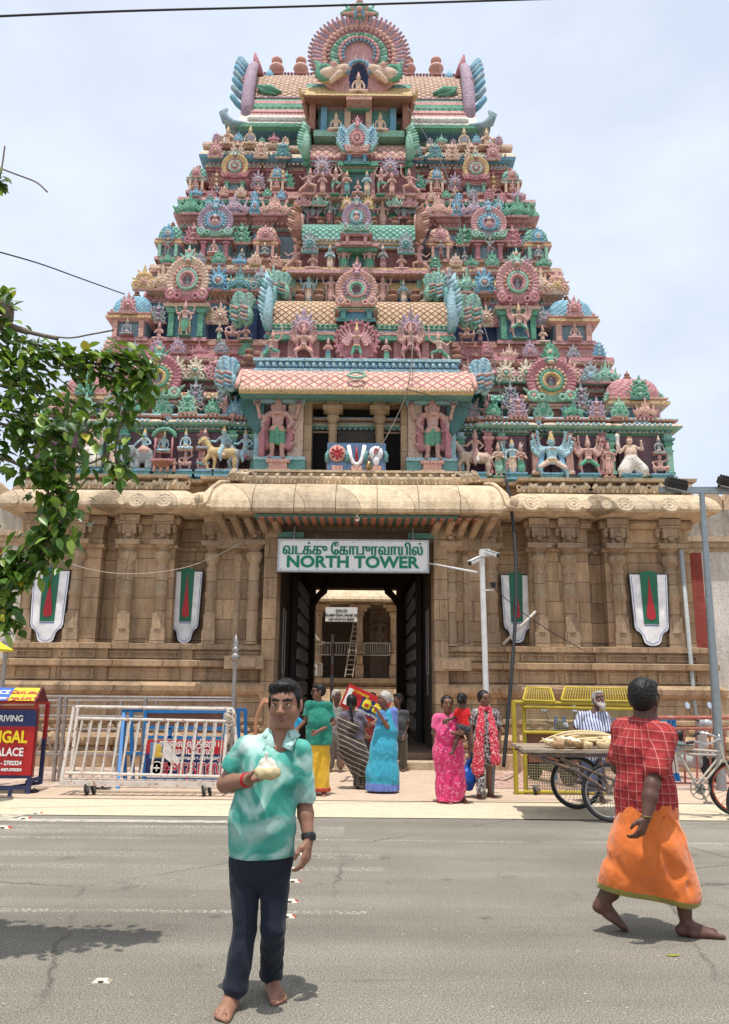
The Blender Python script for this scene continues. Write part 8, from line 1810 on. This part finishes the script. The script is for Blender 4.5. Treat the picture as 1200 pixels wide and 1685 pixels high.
S=SDF();cc=A1(441,1270,-.285)+V3((0,-.02,.0));S.ell(tuple(cc),(.070,.058,.040),0,.01);S.ell(tuple(cc+V3((0,0,.035))),(.052,.04,.022),0,.008,sub=True)
for x,z,r in((-.03,.03,.024),(-.008,.05,.022),(.018,.035,.02),(.04,.025,.016),(-.05,.018,.014)):S.cone(tuple(cc+V3((x,0,.01))),tuple(cc+V3((x*.8,-.01,z*1.5+.022))),r*1.1,r*.3,1,.003)
S.disp=lambda x,y,z:.004*np.sin(90*x+30*y)*np.sin(70*z+20*x)
co=sdfobj('half_coconut',S,.0055,[plain('coconut_husk',(.56,.46,.26),.7,0,.25,30,.4),plain('coconut_flesh',(.80,.76,.66),.6,0,.1)],None);tag(co,'broken half coconut with white flesh in the hand of the man in the mint shirt','coconut')
# ---------------------------------------------------------------- man walking in the red checked shirt
Y0=5.82
def A2(px,py,dy=0):return at(px,py,Y0+dy)
g1=gr(1020,1536);g2=gr(1140,1543)
p2=thing('person','barefoot man walking away in a red checked shirt and orange waist cloth','person',((g1.x+g2.x)/2,Y0,0))
hM=Matrix.Translation(A2(1061,1152,-.0))@Matrix.Rotation(rad(140),4,'Z')@Matrix.Rotation(rad(4),4,'X');hs=1.13
sL,sR=A2(1028,1204,.12),A2(1092,1212,-.12);eR,wR=A2(1073,1292,-.24),A2(1064,1346,-.30);eL,wL=A2(1016,1262,.16),A2(1040,1300,.30);nk=A2(1063,1190,.0);ch=A2(1060,1240,0);hip=A2(1066,1350,0)
S=SDF();headf(S,hM,hs);S.cone(tuple(A2(1061,1170)),tuple(nk),.064,.072,0,.03)
S.cone(tuple(hip),tuple(ch),.15,.15,0,.05,((0,1,0),.8));S.cone(tuple(sL),tuple(sR),.055,.055,0,.05);S.cone(tuple(nk),tuple(ch),.08,.12,0,.05)
limb(S,[sR,eR],[.062,.050]);limb(S,[eR,eR.lerp(wR,.35),wR],[.049,.050,.031]);limb(S,[sL,eL,wL],[.06,.045,.03])
handf(S,aimed(wR,(-.45,-.1,-.9),(-.5,.8,.25)),1.1,(24,30,24),1,15);handf(S,aimed(wL,(-.2,.2,-1),(-1,0,0)),1.05,(25,30,20),-1,10)
kL=A2(1016,1452,.06);kR=A2(1120,1448,-.06);aL=V3((at(985,1519,g1.y+.02).x,g1.y+.02,.16));aR=V3((at(1130,1525,g2.y+.02).x,g2.y+.02,.09))
limb(S,[A2(1045,1370,.05),kL],[.08,.055]);limb(S,[kL,kL.lerp(aL,.35),aL],[.055,.062,.036]);limb(S,[A2(1082,1370,-.0),kR+V3((-.02,.03,0))],[.08,.05]);limb(S,[kR+V3((-.02,.03,0)),kR.lerp(aR,.35),aR],[.05,.062,.038])
footf(S,(aR.x+.015,g2.y+.02,.0),(1,-.10),1.28,0,0,-1)
Mf=(at(1001,1535,g1.y));footf(S,(aL.x+.04,g1.y+.02,.095),(1,.12),1.18,rad(33),0,1)
sdfobj('body',S,.0075,[SK3,M_dk,LIP,M_eyew,SK3],p2);hairobj(hM,hs*1.04,p2,M_hair,'short',.0055)
def mat_check():
    m,nt,b=nmat('red_check_cloth');g=ocoord(nt);sx=nt.nodes.new('ShaderNodeSeparateXYZ');wv=mixc(nt,.008,g,noise(nt,5,2,.5,g,out='Color'));nt.links.new(wv,sx.inputs[0])
    def ln(v,p,w):return mth(nt,'LESS_THAN',mth(nt,'FRACT',mth(nt,'MULTIPLY',v,1/p)),w)
    X=mth(nt,'MULTIPLY',mth(nt,'ARCTAN2',sx.outputs[0],mth(nt,'MULTIPLY',mth(nt,'SUBTRACT',sx.outputs[1],.06),-1.0)),.20);Z=mth(nt,'ADD',sx.outputs[2],mth(nt,'MULTIPLY',sx.outputs[0],.06))
    l=mth(nt,'MAXIMUM',ln(X,.052,.065),ln(Z,.058,.065));l2=mth(nt,'MAXIMUM',ln(mth(nt,'ADD',X,.02),.052,.35),ln(mth(nt,'ADD',Z,.02),.058,.35))
    c=mixc(nt,mth(nt,'MULTIPLY',l2,.45),(.36,.040,.040),(.18,.015,.02));c=mixc(nt,mth(nt,'MULTIPLY',l,.50),c,(.72,.36,.31));setc(nt,b,c,.85,.2);wrink(nt,b,g,.6);return m
S=SDF();zhem=A2(1064,1340).z
S.cone(tuple(A2(1064,1352)),tuple(A2(1062,1300)),.200,.198,0,.04,((0,1,0),.82));S.cone(tuple(A2(1062,1300)),tuple(A2(1058,1235)),.196,.182,0,.04,((0,1,0),.74));S.cone(tuple(A2(1058,1235)),tuple(nk-V3((0,0,.04))),.188,.08,0,.04,((0,1,0),.7))
S.cone(tuple(sL),tuple(nk-V3((0,0,.03))),.085,.085,0,.04);S.cone(tuple(sR),tuple(nk-V3((0,0,.03))),.085,.085,0,.04)
se=sR.lerp(eR,.70);S.cone(tuple(sR),tuple(se),.082,.084,0,.02);S.cone(tuple(se+(eR-sR).normalized()*.09+V3((0,-.05,0))),tuple(eR+V3((0,-.08,0))),.07,.07,0,.004,sub=True);S.cone(tuple(sL),tuple(sL.lerp(eL,.7)),.085,.08,0,.03)
S.tor(tuple(nk+V3((0,0,.015))),.070,.017,0,.008,2)
fo2=folds(.0095,19,8,4,.18);S.disp=lambda x,y,z:fo2(x,y,z)
S.post.append(belowz(zhem,(-.10,0))if False else(lambda X,Y,Z:zhem+.02*np.sin(14*X)-Z));sdfobj('shirt',S,.0085,[mat_check()],p2)
def mat_lungi():
    m,nt,b=nmat('orange_cloth');g=gpos(nt);sx=nt.nodes.new('ShaderNodeSeparateXYZ');nt.links.new(ocoord(nt,'UV'),sx.inputs[0]);n=noise(nt,8,3,.6,g)
    c=mixc(nt,1,(.68,.165,.032),ramp(nt,n,[(.3,.88),(.7,1.05)]),'MULTIPLY');setc(nt,b,c,.8,.2);b.inputs['Sheen Weight'].default_value=.3;wrink(nt,b,g,.5);return m
M_or=mat_lungi();M_hem=clothm('olive_gold_border',(.26,.22,.05),.6)
S=SDF();w0,w1=A2(1066,1318),A2(1067,1400)
S.cone(tuple(w0),tuple(w1),.168,.222,0,.05,((0,1,0),.80));kl2,kr2=A2(1020,1470,.05),A2(1114,1472,-.05)
S.cone(tuple(w1+V3((-.06,0,0))),tuple(kl2),.175,.105,0,.05);S.cone(tuple(w1+V3((.06,0,0))),tuple(kr2),.175,.105,0,.05);S.cone(tuple(A2(1040,1440)),tuple(A2(1095,1445)),.15,.15,0,.08,((0,1,0),.6));S.cone(tuple(kl2),tuple(kr2),.10,.10,0,.06,((0,1,0),.5))
def lf(x,y,z):
    u=(x-w0.x);r=(z-w0.z)
    d1=np.sin(19*(z+.75*u+.25*y)+2.6*np.sin(5*x+2*z));d2=np.sin(15*(z-.9*u)+3*np.sin(4*z));g=np.clip(-r*3.2,.2,1)
    e=ridge(2.2*(z+.9*u)*3.2+.6*vn(x*4,y*4,z*4),u*2.2+3,0*x+2,1.6);e2=ridge(5.5*(z-.8*u),u*2.5+9,y*2,1.6);e3=ridge(x*13+z*5,y*13,z*4+5*u,1.5);return-.046*g*(1.1*e+.7*e2*np.clip(.6-u*2.5,0,1)+.35*e3-.55)-.030*ridge(4.2*(z-.7*u)+.5*vn(x*5,y*5,z*5),u*1.2+5,y*1.5,7)-.024*ridge(5.0*(z+1.1*u),u*1.5+2,y*1.5+8,7)*np.clip(.8+u*2,0,1)+.006*np.sin(60*x+10*z)*np.clip(-r*2-.4,0,1)
S.disp=lf
zl=A2(1000,1463,.05).z;zrr=A2(1110,1488,-.05).z;xl_,xr_=A2(1000,1463).x,A2(1110,1488).x
zhf=lambda X:zl+(zrr-zl)*np.clip((X-xl_)/(xr_-xl_),-.3,1.15)
S.post.append(lambda X,Y,Z:(zhf(X)-Z)+0*Y)
V,F,L=S.mesh(.0085);V=relax(V,F,4);cz=V[F].mean(axis=1);L=np.where(cz[:,2]<zhf(cz[:,0])+.040,1,0);me=npmesh('waist_cloth',V-np.array(wloc(p2)),F,L,[M_or,M_hem]);o=bpy.data.objects.new('waist_cloth',me);COL.objects.link(o);o.parent=p2
b=MB();wp=wR.lerp(eR,.04);d=(wR-eR).normalized();R_=d.to_track_quat('Z','Y').to_matrix();b.tube([wp+R_@V3((.037*math.cos(t),.037*math.sin(t),.012*math.sin(t)))for t in[2*math.pi*i/14 for i in range(15)]],.004,5);b.build('bangle',M_brass,p2,smooth=True)
# ---------------------------------------------------------------- smaller figures at the gate
def figure(name_lab,Y,head,yaw,pitch,sh,el,wr,hipp,knees,feet,skin,hair,hstyle,hs=1.0,vox=.011,palms=None,hairm=None,build=1.0,footd=((0,-1),(0,-1)),beard=False,dys=None,z_hold=0,hand_d=None):
    D=dys or{}
    def A(p,k=None):return at(p[0],p[1],Y+(p[2]if len(p)>2 else 0))
    hp=A(head);t=thing('person',name_lab,'person',(A(hipp).x,Y,z_hold));M=Matrix.Translation(hp)@Matrix.Rotation(rad(yaw),4,'Z')@Matrix.Rotation(rad(pitch),4,'X')
    S=SDF();headf(S,M,hs,beard=beard);s=[A(q)for q in sh];e=[A(q)for q in el];w=[A(q)for q in wr];h=A(hipp);nk=(s[0]+s[1])/2+V3((0,0,.045));k_=build
    S.cone(tuple(hp-V3((0,-.01,.07))),tuple(nk),.046,.052,0,.03);S.cone(tuple(s[0]),tuple(s[1]),.045*k_,.045*k_,0,.05);S.cone(tuple(h),tuple(nk-V3((0,0,.14))),.12*k_,.115*k_,0,.05,((0,1,0),.75))
    for i in(0,1):
        limb(S,[s[i],e[i]],[.042*k_,.034*k_]);limb(S,[e[i],w[i]],[.034*k_,.024*k_]);d=(w[i]-e[i]).normalized();d=d if hand_d is None or hand_d[i]is None else V3(hand_d[i]);handf(S,aimed(w[i],d,palms[i]if palms else(0,-1,.1)),.95,(20,30,25),1 if i==0 else-1,15)
        if knees:kk=A(knees[i]);f=gr(*feet[i])if len(feet[i])==2 else V3(feet[i]);f.y=Y+max(-.04,min(.06,f.y-Y));a=V3((f.x,f.y+.03,f.z+.08));limb(S,[h+V3(((-1,1)[i]*.07,0,-.02)),kk,a],[.08*k_,.055*k_,.032*k_]);footf(S,(f.x,f.y+.02,f.z),footd[i],1.0,0,0,(1,-1)[i])
    S.p=[q for q in S.p];sdfobj('body',S,vox,[skin,M_dk,LIP,M_eyew,hairm or M_grey],t);hairobj(M,hs,t,hairm or M_hair,hstyle,max(.008,vox*.8))
    return t,dict(h=hp,s=s,e=e,w=w,hip=h,nk=nk,M=M,A=A)
def cloth(name,par,prims,m,dispf=None,vox=.011,post=(),labs=None):
    S=SDF()
    for q in prims:
        if q[0]=='c':S.cone(tuple(q[1]),tuple(q[2]),q[3],q[4],q[5]if len(q)>5 else 0,q[6]if len(q)>6 else .04,q[7]if len(q)>7 else None)
        elif q[0]=='e':S.ell(tuple(q[1]),q[2],q[3]if len(q)>3 else 0,.03)
        elif q[0]=='-':S.cone(tuple(q[1]),tuple(q[2]),q[3],q[4],0,.004,None,True)
    S.disp=dispf;S.post+=list(post);return sdfobj(name,S,vox,m if isinstance(m,list)else[m],par)
FL=((0,1,0),.75)
def top_(j,w=.165,hem=None,sleeve=.6,r=.052,up=.08):
    """shirt or blouse primitives"""
    h,nk,s,e=j['hip'],j['nk'],j['s'],j['e'];mid=h.lerp(nk,.55)
    L=[('c',hem or h,mid,w,w*.98,0,.05,FL),('c',mid,nk-V3((0,0,.07)),w*.98,up,0,.05,FL)]
    for i in(0,1):L+=[('c',s[i],nk-V3((0,0,.03)),r,r,0,.04),('c',s[i],s[i].lerp(e[i],sleeve),r,r*.98,0,.03),('-',s[i].lerp(e[i],sleeve)+(e[i]-s[i]).normalized()*.075,e[i],.085,.085)]
    L.append(('-',nk+V3((0,-.03,.06)),nk+V3((0,-.08,.0)),.05,.03));return L
def patt(name,base,col,kind,sc=30,thr=.55,rough=.7):
    m,nt,b=nmat(name);g=ocoord(nt)
    if kind=='spots':
        v=nt.nodes.new('ShaderNodeTexVoronoi');v.inputs['Scale'].default_value=sc;nt.links.new(g,v.inputs['Vector']);f=ramp(nt,v.outputs['Distance'],[(thr-.06,1),(thr+.02,0)])
    elif kind=='noise':f=ramp(nt,noise(nt,sc,3,.6,g,1.5),[(thr-.03,0),(thr+.03,1)])
    else:
        sx=nt.nodes.new('ShaderNodeSeparateXYZ');nt.links.new(mixc(nt,.05,g,noise(nt,4,2,.5,g,out='Color')),sx.inputs[0]);v=mth(nt,'ADD',mth(nt,'MULTIPLY',sx.outputs[2],kind[0]),mth(nt,'MULTIPLY',sx.outputs[0],kind[1]));f=mth(nt,'LESS_THAN',mth(nt,'FRACT',mth(nt,'MULTIPLY',v,sc)),thr)
    c=mixc(nt,f,base,col);c=mixc(nt,1,c,ramp(nt,noise(nt,9,3,.6,g),[(.3,.82),(.7,1.08)]),'MULTIPLY');setc(nt,b,c,rough,.3);b.inputs['Sheen Weight'].default_value=.2;wrink(nt,b,g,.5);return m
f=gr(529,1311)
t,j=figure('man in green shirt, sunglasses and yellow waist cloth looking left',f.y+.05,(524,1139),-75,0,[(509,1160),(541,1161)],[(503,1186),(549,1190)],[(491,1198,-.05),(521,1205,-.25)],(526,1222),[(521,1262),(533,1262)],[(519,1304),(532,1314)],SK2,M_hair,'short',.98)
cloth('shirt',t,top_(j,.20,j['A']((526,1226)),.66,.054),clothm('green_shirt',(.018,.19,.14)),folds(.010,24,8,1,.1),.010,[belowz(at(526,1226,f.y).z)])
h=j['hip'];ft=V3((h.x+.0,f.y+.02,.09));cloth('waist_cloth',t,[('c',h+V3((0,0,.03)),h-V3((0,0,.25)),.155,.165,0,.03,FL),('c',h-V3((0,0,.25)),ft,.165,.155,0,.03,FL)],clothm('yellow_dhoti',(.62,.37,.03)),pleats(.012,h.x,f.y,16,0,.9),.010,[belowz(.075)])
cloth('hem_border',t,[('c',V3((h.x,f.y+.02,.14)),V3((h.x,f.y+.02,.085)),.168,.166,0,.0,FL)],clothm('maroon_border',(.36,.06,.03)),pleats(.010,h.x,f.y,16,0,.9),.010,[belowz(.07),abovez(.135)])
b=MB();c=j['h'];b.box((c.x-.098,f.y-.02,c.z+.012),(.014,.10,.035));b.bar((c.x-.09,f.y-.03-.05,c.z+.02),(c.x+.0,f.y-.0-.085,c.z+.02),.008);b.build('sunglasses',M_blk,t)
f=gr(600,1300)
t,j=figure('woman with long braid in a dark striped saree, seen from behind',f.y,(579,1156),175,0,[(565,1178),(594,1178)],[(558,1200),(603,1196,.05)],[(562,1216,.15),(617,1188,.15)],(582,1222),[(590,1262),(597,1262)],[(588,1296),(603,1300)],SK2,M_hair,'braid',.98,.011,footd=((0,1),(.1,1)))
cloth('blouse',t,top_(j,.165,None,.72,.062),clothm('grey_blouse',(.13,.11,.15)),folds(.005,24,8,2),.010)
h=j['hip'];M_ds=patt('dark_striped_silk',(.055,.035,.032),(.42,.36,.27),(1.0,.45),13,.16)
cloth('saree',t,[('c',j['nk']+V3((-.14,.03,-.04)),j['nk']+V3((.02,-.05,-.22)),.06,.12,0,.05),('c',h+V3((-.06,0,.14)),h-V3((.03,0,.1)),.17,.215,0,.05,FL),('c',h-V3((.03,0,.1)),V3((f.x-.01,f.y,.32)),.215,.195,0,.06,FL),('c',V3((f.x-.01,f.y,.32)),V3((f.x+.0,f.y,.08)),.17,.17,1,.03,FL),('c',j['nk']+V3((-.18,-.06,-.1)),h+V3((-.13,-.08,-.05)),.06,.10,0,.05)],[M_ds,patt('black_silk_hem',(.02,.018,.018),(.35,.30,.2),(1,0),30,.10)],pleats(.013,h.x,f.y,14,0,.9,1),.010,[belowz(.06)])
f=gr(628,1306)
t,j=figure('grey-haired woman in a turquoise saree, one hand raised, facing left',f.y,(632,1151),-70,4,[(626,1176,-.05),(645,1176,.08)],[(638,1196,-.14),(648,1198,.1)],[(623,1172,-.18),(620,1192,.1)],(634,1224),[(628,1264),(636,1264)],[(619,1306),(640,1304)],SK2,M_hair,'bun',1.0,.011,hairm=M_grey,footd=((-1,-.2),(-.8,-.4)),palms=((-1,0,.2),(-1,0,0)))
M_tq=patt('turquoise_silk',(.035,.33,.47),(.14,.46,.58),'spots',14,.16)
h=j['hip'];cloth('blouse',t,top_(j,.16,None,.55,.062),clothm('lilac_blouse',(.07,.20,.40)),folds(.005),.010)
cloth('saree',t,[('c',j['nk']+V3((.03,.0,-.04)),j['nk']+V3((.02,-.0,-.28)),.085,.150,0,.05),('c',h+V3((.0,0,.18)),h-V3((.02,0,.08)),.175,.205,0,.05,FL),('c',h-V3((.02,0,.08)),V3((f.x+.02,f.y,.28)),.205,.24,0,.06,FL),('c',V3((f.x+.02,f.y,.28)),V3((f.x+.03,f.y,.06)),.24,.25,0,.06,FL),('c',j['nk']+V3((.12,-.02,-.0)),h+V3((.13,.0,.15)),.07,.06,1,.04),('c',V3((f.x+.02,f.y,.10)),V3((f.x+.02,f.y,.06)),.258,.262,1,.005,FL)],[M_tq,clothm('lilac_border',(.13,.20,.50))],pleats(.014,h.x,f.y,15,0,.9,2),.010,[belowz(.045)])
f=gr(742,1322)
t,j=figure('woman in a bright pink saree carrying a small child on her hip',f.y,(736,1159),8,0,[(720,1182),(753,1184)],[(714,1206),(759,1208)],[(752,1206,-.22),(763,1216,-.16)],(738,1232),[(735,1276),(745,1276)],[(741,1328),(760,1318)],SK2,M_hair,'tied',1.0,.011,footd=((.1,-1),(.3,-1)))
PK=patt('pink_saree',(.62,.025,.14),(.80,.25,.38),'noise',17,.58);h=j['hip']
cloth('blouse',t,top_(j,.185,None,.75,.066),clothm('pink_blouse',(.70,.10,.24)),folds(.005,24,8,3),.010)
cloth('saree',t,[('c',j['nk']+V3((.10,-.05,-.04)),h+V3((.0,-.03,.20)),.075,.165,0,.05),('c',h+V3((.0,0,.20)),h-V3((0,0,.08)),.19,.218,0,.05,FL),('c',h-V3((0,0,.08)),V3((f.x-.0,f.y,.25)),.218,.20,0,.06,FL),('c',V3((f.x,f.y,.25)),V3((f.x-.03,f.y-.03,.05)),.20,.165,0,.06,FL)],PK,pleats(.014,h.x,f.y,15,0,.9,3),.010,[belowz(.03)])
cp=V3((h.x+.16,f.y-.12,h.z))
t,j2=figure('small child in a red top held on the hip of the woman in pink',f.y-.16,(761,1152),150,0,[(754,1170),(769,1170)],[(748,1180,.02),(772,1182)],[(739,1184,-.02),(773,1192,-.02)],(764,1196),None,None,SK3,M_hair,'bun',.80,.009,build=.62,z_hold=.7)
cloth('red_top',t,[('c',j2['hip']+V3((0,0,.02)),j2['nk']-V3((0,0,.06)),.088,.072,0,.03,((0,1,0),.85))]+[('c',j2['s'][i],j2['s'][i].lerp(j2['e'][i],.55),.042,.042,0,.02)for i in(0,1)],clothm('red_top',(.60,.015,.02)),folds(.004,40,9),.009)
cloth('shorts',t,[('c',j2['hip']+V3((-.02,0,-.01)),j2['hip']+V3((.03,0,-.03)),.085,.08,0,.03)],clothm('grey_shorts',(.06,.06,.07)),None,.009)
S=SDF();A=j2['A']
for ps in([(758,1202),(750,1222,-.04),(745,1238,-.05)],[(768,1202),(774,1224,-.02),(773,1246,-.02)]):
    q=[A(x)for x in ps];limb(S,q,[.038,.030,.022]);S.cone(tuple(q[-1]),tuple(q[-1]+V3((-.05,-.05,-.02))),.022,.018,0,.01)
o=sdfobj('legs',S,.008,[SK3],t)
f=gr(792,1314)
t,j=figure('woman in black and white printed dress with long red scarf',f.y,(797,1150),25,0,[(783,1174),(814,1175)],[(776,1200),(822,1200)],[(778,1226,-.06),(822,1224,-.06)],(798,1224),[(792,1266),(803,1266)],[(793,1318),(801,1308)],SK2,M_hair,'tied',1.0,.011,footd=((-.2,-1),(.5,-.8)))
BW=patt('printed_cotton',(.035,.02,.028),(.60,.55,.52),'noise',34,.54);h=j['hip']
kn=V3((h.x-.02,f.y,.52));cloth('dress',t,top_(j,.17,None,.8,.066)+[('c',h+V3((0,0,.1)),kn,.175,.205,0,.05,FL)],BW,pleats(.010,h.x,f.y,11,.4,1.2,4),.010,[belowz(.50)])
fa=[gr(793,1318),gr(801,1308)];cloth('trousers',t,[('c',kn+V3(((-1,1)[i]*.06,0,.05)),fa[i]+V3((0,.03,.13)),.105,.060,0,.03)for i in(0,1)],BW,folds(.009,30,8,3,.2),.010,[belowz(.09)])
RS=patt('red_printed_scarf',(.52,.012,.04),(.80,.50,.50),'noise',30,.58);nk=j['nk']
cloth('scarf',t,[('c',nk+V3((-.06,-.06,.02)),nk+V3((-.10,-.15,-.30)),.035,.06,0,.02,((0,1,0),.4)),('c',nk+V3((-.10,-.15,-.30)),nk+V3((-.16,-.20,-.86)),.06,.09,0,.02,((0,1,0),.35)),('c',nk+V3((.06,-.06,.02)),nk+V3((.09,-.15,-.30)),.035,.06,0,.02,((0,1,0),.4)),('c',nk+V3((.09,-.15,-.30)),nk+V3((.11,-.20,-.72)),.06,.075,0,.02,((0,1,0),.35)),('c',nk+V3((-.07,-.04,.03)),nk+V3((.07,-.04,.03)),.035,.035,0,.02)],RS,folds(.008,60,3,1),.010)
S=SDF();bp=at(768,1282,f.y-.0);S.ell(tuple(bp),(.14,.12,.17),0,.02);S.cone(tuple(bp+V3((0,0,.15))),tuple(at(777,1240,f.y-.03)),.04,.02,0,.04);S.disp=folds(.012,30,12,2,.3)
o=sdfobj('shopping_bag',S,.012,[plain('blue_plastic_bag',(.01,.07,.36),.4,0,.25,12,.3)],None);tag(o,'blue plastic bag carried low by the woman with the red scarf','bag')
f=V3((at(972,1200,12.15).x,12.15,.02))
t,j=figure('old bearded man in a blue and white striped shirt standing behind the loaded cart',12.15,(985,1152),15,-14,[(957,1178),(996,1179)],[(944,1203,-.05),(1003,1210,-.05)],[(966,1212,-.35),(990,1214,-.32)],(974,1236),[(968,1270),(982,1270)],[(f.x-.10,12.15,.02),(f.x+.12,12.15,.02)],SK3,M_grey,'short',1.0,.011,hairm=M_grey,beard=True)
cloth('shirt',t,top_(j,.20,j['A']((974,1240)),.80,.058),patt('striped_cotton',(.58,.60,.66),(.05,.07,.22),(0,1),26,.42),folds(.009,24,8,1,.1),.010)
cloth('waist_cloth',t,[('c',j['hip'],V3((f.x,12.15,.35)),.18,.19,0,.03,FL)],clothm('checked_blue_cloth',(.07,.09,.20)),pleats(.012,f.x,12.15,12),.012)
for lab,px,ph,Y,yaw,c1,c2,hm,w in(('woman in dark floral top standing in the shade of the gate passage',655,1152,16.2,-60,(.05,.05,.055),(.09,.08,.05),M_hair,15),('grey-haired man in a grey shirt behind the braided woman in the gateway',554,1146,16.0,40,(.20,.19,.18),(.16,.13,.11),M_grey,17),('dark-haired person behind the red poster in the gateway',613,1150,16.6,0,(.20,.03,.03),(.05,.05,.06),M_hair,15)):
    p=at(px,ph,Y);zf_=.3 if Y>17 else .02
    t,j=figure(lab,Y,(px,ph),yaw,0,[(px-w*.8,ph+22),(px+w*.8,ph+22)],[(px-w,ph+42),(px+w,ph+42)],[(px-w*.7,ph+58,-.1),(px+w*.7,ph+58,-.1)],(px,ph+62),[(px-6,ph+90),(px+6,ph+90)],[(p.x-.1,Y,zf_),(p.x+.1,Y,zf_)],SK3,M_hair,'short' if 'man in' in lab else 'tied',1.0,.014,hairm=hm)
    cloth('shirt',t,top_(j,.18,None,.9,.065),clothm('shade_shirt',c1),folds(.008),.013);cloth('trousers',t,[('c',j['hip']+V3(((-1,1)[i]*.08,0,.03)),V3((p.x+(-1,1)[i]*.1,Y,zf_+.12)),.11,.075,0,.03)for i in(0,1)],clothm('shade_trousers',c2),folds(.006),.013)
